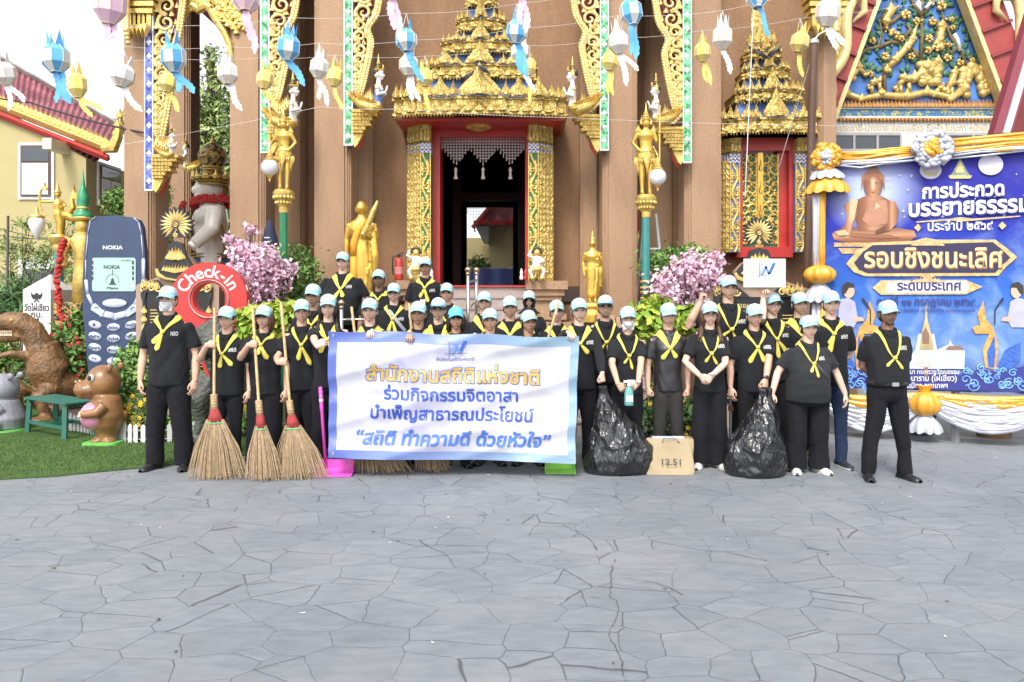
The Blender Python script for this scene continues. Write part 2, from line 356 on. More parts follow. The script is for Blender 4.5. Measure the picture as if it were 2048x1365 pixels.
# recessed bays beside the doorway
mb = MB(); mb.box(PX(495, 14), PX(668, 14), 14.0, 14.3, .9, TOP); tpart(mb, 'wall', stone_d)
mb = MB(); mb.box(PX(1232, 14), PX(1418, 14), 14.0, 14.3, .9, TOP); tpart(mb, 'wall', stone_d)
mb = MB(); mb.box(PX(655, 12.9)-.12, PX(655, 12.9)+.003, YW+.003, 14.0, .9, TOP); mb.box(PX(1250, 12.9)-.003, PX(1250, 12.9)+.12, YW+.003, 14.0, .9, TOP); tpart(mb, 'side_wall', stone_d)
# hall interior, dark: side walls, ceiling, back wall with the far doorway
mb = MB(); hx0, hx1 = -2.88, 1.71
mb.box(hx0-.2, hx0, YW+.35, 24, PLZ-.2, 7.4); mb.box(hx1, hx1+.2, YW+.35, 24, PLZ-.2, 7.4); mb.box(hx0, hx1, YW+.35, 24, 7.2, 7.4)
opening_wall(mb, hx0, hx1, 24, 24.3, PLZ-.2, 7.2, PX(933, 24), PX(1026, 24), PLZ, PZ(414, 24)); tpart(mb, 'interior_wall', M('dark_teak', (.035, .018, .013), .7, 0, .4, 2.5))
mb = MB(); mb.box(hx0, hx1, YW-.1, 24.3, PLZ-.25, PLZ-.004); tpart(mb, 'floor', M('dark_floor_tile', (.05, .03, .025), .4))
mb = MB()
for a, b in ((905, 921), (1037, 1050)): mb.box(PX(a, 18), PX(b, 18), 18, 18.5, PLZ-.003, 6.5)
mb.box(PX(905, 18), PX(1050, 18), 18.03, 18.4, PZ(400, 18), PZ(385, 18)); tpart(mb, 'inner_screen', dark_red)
# plain roof and eaves above the picture
mb = MB(); mb.prism([(-6.6, 7.7), (3.6+3, 7.7), (0, 12.)], 12.6, 26); tpart(mb, 'roof', M('red_tile', (.32, .06, .05), .6))
# ---- pillars: square shafts with stepped edges
def pillar(xa, xb, Y, z0, z1, dep, mat, name='pillar'):
    w = xb-xa; mb = MB()
    mb.box(xa+w*.16, xb-w*.16, Y, Y+dep, z0, z1)
    mb.box(xa+w*.09, xa+w*.16, Y+.03, Y+dep-.03, z0, z1); mb.box(xb-w*.16, xb-w*.09, Y+.03, Y+dep-.03, z0, z1)
    mb.box(xa+w*.04, xa+w*.09, Y+.055, Y+dep-.05, z0, z1); mb.box(xb-w*.09, xb-w*.04, Y+.055, Y+dep-.05, z0, z1)
    mb.box(xa, xa+w*.04, Y+.08, Y+dep-.06, z0, z1); mb.box(xb-w*.04, xb, Y+.08, Y+dep-.06, z0, z1)
    return tpart(mb, name, mat)
YP = 12.0
PIL = [(243, 306), (456, 528), (626, 700), (1206, 1276), (1371, 1445), (1641, 1677)]
for a, b in PIL: pillar(PX(a, YP), PX(b, YP), YP, .3, TOP, .62, stone)
for a, b in ((706, 745), (1160, 1198)): pillar(PX(a, 12.7), PX(b, 12.7), 12.62, 1.2, TOP, .28, stone)      # pilasters on the facade
for a, b in ((318, 378),): pillar(PX(a, 15.5), PX(b, 15.5), 15.5, .3, TOP, .6, stone)
pillar(PX(560, 13.9), PX(610, 13.9), 13.85, .9, TOP, .15, stone); pillar(PX(1290, 13.9), PX(1345, 13.9), 13.85, .9, TOP, .15, stone)
for a, b in PIL:
    mb = MB()
    xa, xb = PX(a, YP), PX(b, YP)
    for q, (z0, z1) in enumerate(((.0, .45), (.45, .6), (.6, .78), (.78, .88))): e = (.2, .13, .17, .08)[q]; mb.box(xa-e, xb+e, YP-e, YP+.5, z0, z1)
    tpart(mb, 'pillar_base', stone)
mb = MB(); mb.box(PX(243, YP), PX(470, YP), YP+.25, YP+.6, 6.35, TOP); mb.box(-6.0, 5.0, YP+.2, 13.2, TOP-.05, 7.75); tpart(mb, 'beam', stone_d)
# ---- platform, stairs, side plinths
mb = MB(); mb.box(-6.1, PX(655, 12)-.02, 12.15, 16.5, -.2, .85); mb.box(PX(1250, 12)+.02, 5.2, 12.15, 16.5, -.2, .85)
mb.box(-2.95, -2.5, 11.2, 12.15, -.2, 1.22); mb.box(1.62, 2.1, 11.2, 12.15, -.2, 1.22)
mb.box(-3.2, 2.3, 11.95, 12.95, -.2, 1.28)
mb.box(PX(700, 12)+.02, PX(1206, 12)-.02, 12.6, 12.95, 1.28, PLZ-.3); tpart(mb, 'plinth', stone)
gran = M('step_granite', (.34, .275, .25), .6, 0, .28, 55, .06, 90, stain=.15)
mb = MB(); ns = 11
for i in range(ns):
    z = PLZ/ns; y = 9.6+.28*i; hw = 2.25 if i < 7 else .78
    cx = -.45; mb.box(cx-hw, cx+hw, y+.02, 12.9, z*i, z*(i+1)-.028); mb.box(cx-hw-.012, cx+hw+.012, y, 12.9 if i == ns-1 else y+.36, z*(i+1)-.03, z*(i+1))
tpart(mb, 'stairs', gran)
# brown pedestals beside the top steps
def pedestal(px0, px1, Y, ptop, pbot, dep=.6):
    xa, xb = PX(px0, Y), PX(px1, Y); zt, zb = PZ(ptop, Y), PZ(pbot, Y); h = zt-zb; mb = MB()
    for (a, b, e) in ((.78, 1, .0), (.62, .78, -.05), (.5, .62, -.09), (.3, .5, -.14), (.15, .3, -.09), (0, .15, -.02)): mb.box(xa-e, xb+e, Y-e, Y+dep, zb+h*a, zb+h*b)
    mb.box(xa+.1, xb-.1, Y+.08, Y+dep, .4, zb); return tpart(mb, 'pedestal', stone)
pedestal(793, 868, 11.9, 561, 640); pedestal(1052, 1136, 11.9, 562, 640)
# scrolled stone stringer ends
for px in (1240, 640):
    mb = MB(); Y = 11.0; x = PX(px, Y)
    for k in range(4):
        prof = [(0, .0), (.56, 0), (.56, .5), (.5, .72), (.36, .86), (.18, .88), (.04, .8), (0, .6)]
        mb.add([(x-.26+.13*k-(.5-.4), Y+.03*k-.5+u*.9, .55+v-.02*k) for u, v in prof]+[(x-.26+.13*k+.11-.1, Y+.03*k-.5+u*.9, .55+v-.02*k) for u, v in prof],
               [tuple(range(8)), tuple(range(15, 7, -1))]+[(i, i+8, (i+1) % 8+8, (i+1) % 8) for i in range(8)])
    mb.box(x-.36, x+.16, Y-.5, Y+.2, 0, .56); tpart(mb, 'stair_scroll', stone)

# ---- doorway
mb = MB(); jo0, jo1 = PX(862, 12.45), PX(1070, 12.45); zl = PZ(232, 12.45)
mb.box(jo0, dx0+.0, 12.45, 13.05, PLZ, dz1+.12); mb.box(dx1, jo1, 12.45, 13.05, PLZ, dz1+.12)
mb.box(jo0, jo1, 12.447, 13.1, dz1, dz1+.42); mb.box(jo0+.02, jo1-.02, 12.38, 12.9, PLZ-.02, PLZ+.005)
tpart(mb, 'door_frame', redp)
mb = MB(); cz = PZ(233, 11.75)-.055; mb.box(PX(793, 11.75), PX(1127, 11.75), 11.78, 12.9, cz, cz+.05); can = tpart(mb, 'canopy_soffit', redp)
mb = MB(); mb.lathe([(.20, 0), (.20, -.01), (.15, -.035), (.08, -.06), (.03, -.075), (.001, -.08)], (PX(957, 12.2), 12.2, cz-.001), 24)
for k in range(16): a = k*PI/8; mb.ell((PX(957, 12.2)+.16*math.cos(a), 12.2+.16*math.sin(a), cz-.02), (.03, .03, .015), 8, 5)
sub(mb, 'ceiling_rosette', gold, can)
def crown(cxp, wpx, Y0, pbase, levels, spire):
    """tiered gilded crown over an opening: redented bands, flame antefixes, blue gaps, a spire"""
    cx = PX(cxp, Y0); root = None; k = Y0/F
    mb = MB(); blue = MB(); fl = MB()
    zb = PZ(pbase, Y0)
    def band(hw, z0, z1, y, d):
        for (f, e) in ((1., 0), (.88, -.07), (.72, -.13), (.30, -.18)):
            mb.box(cx-hw*f, cx+hw*f, y+e, y+d, z0+(z1-z0)*.14, z1-(z1-z0)*.14); mb.box(cx-hw*f-.025, cx+hw*f+.025, y+e-.025, y+d, z1-(z1-z0)*.14, z1); mb.box(cx-hw*f-.025, cx+hw*f+.025, y+e-.025, y+d, z0, z0+(z1-z0)*.14)
            for s in (-1, 1):           # faceted diamonds on the band
                for q in range(3):
                    xx = cx+s*hw*f*(.2+.33*q); zz = (z0+z1)/2; hh = (z1-z0)*.34
                    mb.add([(xx-.09, y+e-.001, zz), (xx, y+e-.001, zz+hh), (xx+.09, y+e-.001, zz), (xx, y+e-.001, zz-hh), (xx, y+e-.03, zz)], [(0, 4, 1), (1, 4, 2), (2, 4, 3), (3, 4, 0)])
        # pendant fringe under the band
        n = int(hw*2/.045)
        for i in range(n):
            xx = cx-hw+hw*2*(i+.5)/n; e = 0 if abs(xx-cx) > hw*.88 else (-.07 if abs(xx-cx) > hw*.72 else (-.13 if abs(xx-cx) > hw*.3 else -.18))
            mb.add([(xx-.02, y+e-.02, z0), (xx+.02, y+e-.02, z0), (xx, y+e-.02, z0-.05), (xx, y+e-.04, z0-.01)], [(0, 1, 3), (1, 2, 3), (2, 0, 3)])
    def yoff(u): return 0 if u > .88 else (-.07 if u > .72 else (-.13 if u > .3 else -.18))
    z = zb
    for li, (hwp, hb, hf, nb) in enumerate(levels):
        hw = hwp*k; h1 = hb*k; h2 = hf*k; y = Y0+.16*li; d = max(.3, 12.9-y+.0)
        band(hw, z, z+h1, y, d)
        # blue dado behind the flames
        nxt = levels[li+1][0]*k if li+1 < len(levels) else hw*.6
        blue.box(cx-nxt*.93, cx+nxt*.93, y+.13, y+d, z+h1-.01, z+h1+h2*1.02)
        # big gables: centre, and pairs to the sides
        fl.flame((cx, y-.18, z+h1), hw*.40, h2*1.55, .06); fl.flame((cx, y-.25, z+h1), hw*.26, h2*1.0, .05); fl.flame((cx, y-.30, z+h1), hw*.13, h2*.6, .04)
        ns_ = max(5, int(hw*2/.115))
        for i in range(ns_):
            u = -1+2*(i+.5)/ns_; fl.flame((cx+u*hw, y+yoff(abs(u))-.03, z+h1), .085, h2*(.30+.12*(i % 2)), .03)
        for q in range(int(hw*2/.16)):
            u = -1+2*(q+.5)/int(hw*2/.16); fl.flame((cx+u*hw, y+yoff(abs(u))-.03, z+h1*.12), .12, h1*.62, .03)
        for s in (-1, 1):
            for u, sz in nb:
                yy = y+yoff(u)-.02; fl.flame((cx+s*u*hw, yy, z+h1), sz*k, h2*(.72 if sz < 22 else .95), .05)
                fl.flame((cx+s*u*hw, yy-.05, z+h1), sz*k*.55, h2*(.72 if sz < 22 else .95)*.6, .04)
        z += h1+h2
    sp = MB()
    hw = spire[0]*k; ys = Y0+.16*len(levels)
    sp.lathe([(hw, 0), (hw*1.08, .05), (hw*.92, .2), (hw*.86, .55), (hw*.62, .9), (hw*.66, .95), (hw*.4, 1.2), (hw*.42, 1.25), (hw*.2, 1.8), (hw*.22, 1.85), (hw*.08, 2.6), (.004, 3.4)], (cx, ys+.15, z), 20, 1, .7)
    for a in range(-2, 3): fl.flame((cx+a*hw*.45, ys-.15-.02*(2-abs(a)), z), hw*.6, .34-.06*abs(a), .05)
    c = tpart(mb, 'crown', goldc); sub(blue, 'crown_dado', M('crown_blue', (.13, .24, .55), .5, 0, .1, 6), c); sub(fl, 'antefix', goldf, c); sub(sp, 'spire', goldc, c, 50)
    return c
side = [(.94, 15), (.84, 15), (.66, 34), (.40, 36), (.53, 16), (.27, 14)]
crown(960, 350, 11.75, 233, [(172, 34, 44, [(.97, 15), (.91, 14), (.83, 15), (.68, 30), (.45, 36), (.57, 17), (.30, 17)]), (112, 26, 32, [(.96, 13), (.86, 13), (.62, 30), (.42, 15), (.75, 12)]), (80, 22, 30, [(.95, 12), (.80, 12), (.6, 20), (.42, 12)]), (50, 22, 36, [(.95, 11), (.78, 11), (.55, 12)]), (30, 20, 20, [(.9, 9), (.6, 9)])], (20, 1))
crown(1545, 200, 12.2, 268, [(101, 27, 40, [(.97, 14), (.86, 14), (.74, 14), (.55, 20), (.38, 12)]), (68, 20, 32, [(.95, 12), (.80, 12), (.62, 13), (.40, 14)]), (47, 18, 26, [(.94, 11), (.78, 11), (.55, 11)]), (36, 16, 22, [(.94, 10), (.7, 10), (.45, 9)])], (26, 1))
# gilded columns beside the openings
def gilt_column(px0, px1, Y, ptop, pbot, ins, panel_col, mirror=False):
    xa, xb = PX(px0, Y), PX(px1, Y); zt, zb = PZ(ptop, Y), PZ(pbot, Y); w = xb-xa; mb = MB(); cap = MB(); bd = MB(); pan = MB()
    zc = zt-(zt-zb)*.16; n = 4
    for i in range(n):                          # clustered shafts stepping back to the outside
        u0, u1 = i/n, (i+1)/n
        s0, s1 = (xa+w*u0, xa+w*u1) if not mirror else (xb-w*u1, xb-w*u0)
        y = Y+.10-.045*i
        mb.box(s0, s1, y, 12.9, zb, zc-.12); mb.lathe([(.045, 0), (.045, zc-.12-zb)], ((s0+s1)/2, y, zb), 8)
        for q in range(int((zc-zb)/.09)): mb.ell(((s0+s1)/2, y-.04, zb+.05+.09*q), (.03, .018, .035), 6, 4)
        for q in range(3):
            bd.box(s0-.004, s1+.004, y-.02-.012*(q % 2), 12.9, zc-.13+.05*q, zc-.085+.05*q)
        cap.loft([((s0+s1)/2, y+.05, zc+.02, (s1-s0)*.5, .09, 4), ((s0+s1)/2, y+.04, zc+(zt-zc)*.5, (s1-s0)*.55, .11, 4), ((s0+s1)/2, y+.02, zt-.05, (s1-s0)*.72, .17, 4)], 12)
        for q in range(3):
            cap.flame((s0+(s1-s0)*(q+.5)/3, y-.05, zc+.03), (s1-s0)/2.6, (zt-zc)*.95, .03)
    # inner face panel with a running scroll
    pw = .16; p0, p1 = (xb+.0, xb+pw) if not mirror else (xa-pw, xa)
    y = Y-.09; pan.box(p0, p1, y, 12.9, zb, zc-.12); cap.loft([((p0+p1)/2, y+.05, zc+.02, pw*.5, .09, 4), ((p0+p1)/2, y+.04, zc+(zt-zc)*.5, pw*.52, .1, 4), ((p0+p1)/2, y+.02, zt-.05, pw*.6, .15, 4)], 12)
    for q in range(3): cap.flame((p0+pw*(q+.5)/3, y-.06, zc+.03), pw/2.6, (zt-zc)*.95, .03); bd.box(p0-.004, p1+.004, y-.02-.012*(q % 2), 12.9, zc-.13+.05*q, zc-.085+.05*q)
    sc = MB(); cx = (p0+p1)/2; L_ = zc-.14-zb; pts = []
    for i in range(61): pts.append((cx+.042*math.sin(i/60*L_/.26*PI), y-.012, zb+L_*i/60))
    sc.tube(pts, (.019), 6)
    for i in range(int(L_/.26)):
        z = zb+.13+.26*i; s = 1 if i % 2 == 0 else -1
        sc.tube(spiral(cx-s*.02, y-.012, z, .052, 1.3, 90, s, 14), [.019-.0009*j for j in range(15)], 5)
        for q in (-2, -1, 0, 1, 2): sc.flame((cx+s*(.030+.01*(q % 2)), y-.005, z+q*.045), .06, .075, .02); sc.ell((cx-s*.045, y-.005, z+q*.04), (.022, .015, .026), 6, 4)
    sc.box(p0, p0+.014, y-.015, y+.01, zb, zc-.13); sc.box(p1-.014, p1, y-.015, y+.01, zb, zc-.13)
    c = tpart(mb, 'gilded_column', goldf); sub(cap, 'capital', goldf, c); sub(pan, 'panel', panel_col, c); sub(sc, 'scrollwork', gold, c)
    sub(bd, 'neck_band', checker_band(), c)
_cb = []
def checker_band():
    if _cb: return _cb[0]
    m = bpy.data.materials.new('blue_white_mosaic'); m.use_nodes = True; n = m.node_tree; b = n.nodes['Principled BSDF']; tc = n.nodes.new('ShaderNodeTexCoord')
    c = n.nodes.new('ShaderNodeTexChecker'); c.inputs['Scale'].default_value = 32; c.inputs[1].default_value = (.7, .68, .62, 1); c.inputs[2].default_value = (.12, .13, .32, 1)
    n.links.new(tc.outputs['Object'], c.inputs['Vector']); n.links.new(c.outputs[0], b.inputs['Base Color']); b.inputs['Roughness'].default_value = .35; _cb.append(m); return m
grn = M('panel_green', (.03, .16, .06), .5); blu = M('panel_blue', (.10, .20, .42), .5)
gilt_column(814, 842, 12.25, 240, 562, 0, grn); gilt_column(1077, 1106, 12.25, 240, 562, 0, grn, True)
gilt_column(1440, 1456, 12.5, 275, 505, 0, blu); gilt_column(1607, 1621, 12.5, 275, 505, 0, blu, True)
# red window frame with gilded shutters
mb = MB(); Y = 12.5; a, b_, c, d = PX(1474, Y), PX(1586, Y), PZ(515, Y), PZ(270, Y)
iw0, iw1, iz0, iz1 = PX(1481, 12.62), PX(1558, 12.62), PZ(488, 12.62), PZ(308, 12.62)
opening_wall(mb, a, b_, Y, 12.95, c, d, iw0, iw1+.12, iz0-.06, iz1+.03)
mb.box(iw1+.001, iw1+.119, Y+.12, 12.9, iz0-.06, iz1+.03); mb.box(a-.1, b_+.1, 12.3, 12.6, d-.001, d+.1); wf = tpart(mb, 'window_frame', redp)
for k in range(2):
    mb = MB(); xm = (iw0+iw1)/2; x0, x1 = (iw0, xm-.04) if k == 0 else (xm+.04, iw1)
    mb.box(x0, x1, 12.66, 12.72, iz0-.06, iz1)
    sc = MB(); r = random.Random(20+k)
    for i in range(9):
        for j in range(2):
            cx = x0+(x1-x0)*(j+.5)/2; z = iz0+(iz1-iz0)*(i+.5)/9
            sc.tube(spiral(cx, 12.65, z, .085, 1.3, r.uniform(0, 360), r.choice((-1, 1)), 14), [.02-.001*q for q in range(15)], 5)
            for q in range(5): an = q*1.256+r.random(); sc.ell((cx+.07*math.cos(an), 12.65, z+.07*math.sin(an)), (.028, .018, .028), 6, 4)
    for x in (x0, x1-.02): sc.box(x, x+.02, 12.63, 12.67, iz0-.06, iz1)
    s = tpart(mb, 'shutter', M('shutter_green', (.03, .12, .05), .5)); sub(sc, 'carving', gold, s)
mb = MB(); xm = (iw0+iw1)/2; mb.box(xm-.04, xm+.04, 12.58, 12.7, iz0-.06, iz1+.01)
for q in range(4): z = iz0+(iz1-iz0)*(q+.5)/4; mb.flame((xm, 12.575, z-.1), .05, .2, .02)
tpart(mb, 'mullion', goldsm)
# beaded lace valance in the doorway
def valance(x0, x1, y, zt, drops, depth, mat, name='valance'):
    mb = MB(); n = int((x1-x0)/.045)
    def low(u):
        q = (u*drops) % 1.; return depth*(.35+.65*(1-abs(2*q-1)))
    for i in range(n+1):
        u = i/n; x = x0+(x1-x0)*u; d = low(u)
        mb.tube([(x, y, zt), (x, y, zt-d)], .0075, 4)
        mb.ell((x, y, zt-d-.012), (.012, .012, .02), 6, 4)
    for q in range(int(depth/.045)):
        z = zt-.045*q; run = None
        for i in range(n+1):
            u = i/n; ok = low(u) > .045*q
            if ok and run is None: run = u
            if (not ok or i == n) and run is not None:
                mb.tube([(x0+(x1-x0)*run, y-.004, z), (x0+(x1-x0)*u, y-.004, z)], .008, 4); run = None
    for k in range(drops):
        x = x0+(x1-x0)*(k+.5)/drops; mb.lathe([(.008, -.05), (.03, -.09), (.018, -.12), (.02, -.18), (.035, -.22), (.03, -.24), (.001, -.24)], (x, y, zt-depth), 8)
    return tpart(mb, name, mat)
valance(dx0+.02, dx1-.02, 12.6, dz1-.0, 3, .40, M('pink_white_beads', (.55, .47, .46), .5, 0, .3, 60))
valance(PX(935, 24), PX(1024, 24), 23.95, PZ(415, 24), 3, .5, M('grey_beads', (.28, .26, .24), .5))
# ---- hanging carved brackets on the pillars
def mosaic_mat(name, c, scale):
    m = bpy.data.materials.new(name); m.use_nodes = True; n = m.node_tree; b = n.nodes['Principled BSDF']; L = n.links.new
    tc = n.nodes.new('ShaderNodeTexCoord'); vo = n.nodes.new('ShaderNodeTexVoronoi'); vo.inputs['Scale'].default_value = scale; vo.distance = 'CHEBYCHEV'; vo.inputs['Randomness'].default_value = .3
    mp = n.nodes.new('ShaderNodeMapping'); mp.inputs['Rotation'].default_value = (0, PI/4, 0); L(tc.outputs['Object'], mp.inputs[0]); L(mp.outputs[0], vo.inputs['Vector'])
    r = n.nodes.new('ShaderNodeValToRGB'); e = r.color_ramp.elements; e[0].color = (*[x*.35 for x in c], 1); e[1].color = (*[min(1, x*2.0+.05) for x in c], 1); sp = n.nodes.new('ShaderNodeSeparateColor')
    L(vo.outputs['Color'], sp.inputs[0]); L(sp.outputs[1], r.inputs[0]); L(r.outputs[0], b.inputs['Base Color']); b.inputs['Roughness'].default_value = .12; b.inputs['Metallic'].default_value = .35; return m
green_mos = mosaic_mat('green_mirror_mosaic', (.07, .30, .12), 26); blue_mos = mosaic_mat('blue_mirror_mosaic', (.06, .08, .34), 26)
silver_mos = M('silver_mirror', (.75, .76, .76), .15, .5, .1, 20)
cream_gold = M('pale_gold_carving', (.66, .49, .19), .4, .45, .25, 14, .2, 50)
def bracket(px, pend, s, mos, Y=11.93):
    """mosaic strip hanging on a pillar's edge, open gilt scroll beside it (s=+1 scroll to the right), stepped console below"""
    k = Y/F; x = PX(px, Y); zb = PZ(pend, Y); zt = TOP-.2
    st = MB(); st.box(x-.052, x+.052, Y-.05, Y+.06, zb, zt)
    fr = MB(); fr.box(x-.066, x-.052, Y-.06, Y+.06, zb, zt); fr.box(x+.052, x+.066, Y-.06, Y+.06, zb, zt); fr.box(x-.066, x+.066, Y-.06, Y+.06, zb-.02, zb)
    z = zb+.12
    while z < zt: fr.add([(x-.042, Y-.052, z), (x, Y-.052, z+.05), (x+.042, Y-.052, z), (x, Y-.052, z-.05), (x, Y-.062, z)], [(0, 4, 1), (1, 4, 2), (2, 4, 3), (3, 4, 0)]); z += .205
    root = tpart(st, 'bracket', mos); sub(fr, 'strip_frame', silver_mos, root)
    # console
    c = MB(); x0 = x+s*.066; zc = zb+.50
    steps = [(.37, .0, .09), (.35, -.09, -.02), (.30, -.11, -.13), (.27, -.24, -.11), (.24, -.27, -.04), (.19, -.33, -.06), (.2, -.38, -.05)]
    z = zc
    for wd, dz, hh in ((.40, 0, .05), (.37, 0, .05), (.30, 0, .06), (.26, 0, .04), (.28, 0, .04), (.20, 0, .06), (.16, 0, .04)):
        c.box(min(x0, x0+s*wd), max(x0, x0+s*wd), Y-.09-wd*.1, Y+.09+wd*.1, z-hh, z); z -= hh+.001
        for q in range(int(wd/.05)): c.flame((x0+s*(.03+.05*q), Y-.095-wd*.1, z+.002), .045, hh*.9, .012)
    c.prism([(x0, z), (x0+s*.15, z), (x0+s*.10, z-.1), (x0+s*.07, z-.16), (x0+s*.03, z-.2), (x0, z-.14)][::(1 if s > 0 else -1)], Y-.06, Y+.06)
    sub(c, 'console', gold, root)
    red = MB(); red.prism([(x0+s*.005, z+.1), (x0+s*.18, z+.1), (x0+s*.12, z-.13), (x0+s*.05, z-.23)][::(1 if s > 0 else -1)], Y+.0605, Y+.10); sub(red, 'console_back', redp, root)
    # scroll: a rising border band with cusps, curls inside
    bd = MB(); cu = MB(); back = MB(); z0 = zc+.24; H = zt-z0
    def edge(u):                               # outer edge distance from the strip
        w_ = .13+.33*min(1, u*1.7)**.8
        return w_-.10*math.exp(-((u-.36)/.05)**2)
    pts = []; n = 70
    for i in range(n+1):
        u = i/n; pts.append((x0+s*(edge(u)-.05), Y-.0, z0+H*u))
    bd.tube(pts, [(.055, .04)]*(n+1), 8, up=(1, 0, 0))
    for i in range(0, n, 1):
        a = V(pts[i]); bd.ell(a+V((s*.05, -.015, 0)), (.016, .03, .024), 6, 4); bd.ell(a+V((0, -.035, 0)), (.022, .015, .03), 6, 4)
    L_ = [(x0+s*.02, z0-.02)]+[(p[0], p[2]) for p in pts]+[(x0+s*.02, zt)]
    back.prism(L_ if s > 0 else L_[::-1], Y+.055, Y+.075)
    r = random.Random(int(px)); z = z0+.1; q = 0
    while z < zt:
        u = (z-z0)/H; wd = max(.09, edge(u)-.08); rr = min(.14, wd*.5)
        cx = x0+s*(wd*.5)
        cu.tube(spiral(cx, Y-.02, z, rr, 1.5, 90 if q % 2 else -90, s*(1 if q % 2 else -1), 22), [.034-.0009*j for j in range(23)], 6)
        for j in range(6): an = j*1.05; cu.flame((cx+rr*1.0*math.cos(an), Y-.01, z+rr*math.sin(an)-.03), .05, .1, .02)
        cu.flame((x0+s*.04, Y-.03, z+rr), .08, .14, .03)
        z += rr*1.75; q += 1
    # foliage foot
    for j in range(7): cu.flame((x0+s*(.05+.035*j), Y-.03, zc+.05+.03*abs(3-j)), .10, .22, .04)
    sub(bd, 'scroll_border', cream_gold, root); sub(cu, 'scroll_leaf', cream_gold, root); sub(back, 'scroll_back', M('maroon_board', (.16, .02, .025), .6), root)
bracket(532, 305, 1, green_mos, 11.85); bracket(698, 290, 1, green_mos); bracket(1208, 300, -1, green_mos); bracket(1373, 325, -1, green_mos, 11.85)
bracket(301, 380, 1, blue_mos, 11.85)
# gilt open arch across the left porch
mb = MB(); Y = 12.0; cxp = 397
for s in (-1, 1):
    pts = []
    for px, py in ((397+s*22, 18), (397+s*34, 40), (397+s*52, 66), (397+s*62, 90), (397+s*66, 130), (397+s*58, 165)): pts.append(P(px, py, Y))
    mb.tube(pts, [(.06, .05)]*6, 8, up=(0, 1, 0))
    r = random.Random(4)
    for i in range(9):
        px, py = 397+s*(26+5.2*i), -20+9*i+r.uniform(-6, 6); c = P(px+s*8, py-6, Y)
        mb.tube(spiral(c.x, Y-.02, c.z, .15, 1.4, 40*i, s, 20), [.035-.001*j for j in range(21)], 6)
        for j in range(4): mb.flame((c.x+.12*math.cos(j*1.6), Y-.03, c.z+.12*math.sin(j*1.6)-.04), .08, .14, .03)
mb.tube([P(372, 18, Y), P(384, 12, Y), P(397, 20, Y), P(410, 12, Y), P(422, 18, Y)], [.07]*5, 8)
for i in range(12): c = P(350+9*i, -6+6*abs(i-5.5), Y); mb.tube(spiral(c.x, Y-.02, c.z, .14, 1.4, 50*i, 1 if i % 2 else -1, 20), [.035-.001*j for j in range(21)], 6)
tpart(mb, 'arch_carving', gold)
# naga-fringed eave corner ornaments high on the outer pillars
for (px, s) in ((275, 1), (1652, -1)):
    mb = MB(); Y = 11.8
    for i in range(6): c = P(px+s*(-22+9*i), 40, Y); mb.flame((c.x, Y-.02*i, c.z-.1), .1, -.2, .05); mb.box(c.x-.045, c.x+.045, Y-.04, Y+.2, c.z-.1, c.z+.6)
    for q in range(4): c = P(px, 30-13*q, Y); mb.box(c.x-.25-.03*q, c.x+.25+.03*q, Y-.08-.03*q, Y+.2, c.z, c.z+.07)
    tpart(mb, 'pillar_capital', gold)
    mb = MB(); c = P(px-s*10, 40, Y-.1); pts = [c+V((-s*.02, -.05, .5)), c+V((-s*.06, -.1, .2)), c+V((-s*.02, -.14, -.05)), c+V((s*.0, -.17, -.25)), c+V((s*.03, -.2, -.38))]
    mb.tube(pts, [.05, .06, .05, .045, .02], 8)
    for q in range(4): mb.ell(pts[3]+V((s*.01*q, -.03, .03-.06*q)), (.04, .035, .03), 8, 5)
    tpart(mb, 'naga_finial', cream_gold, True)
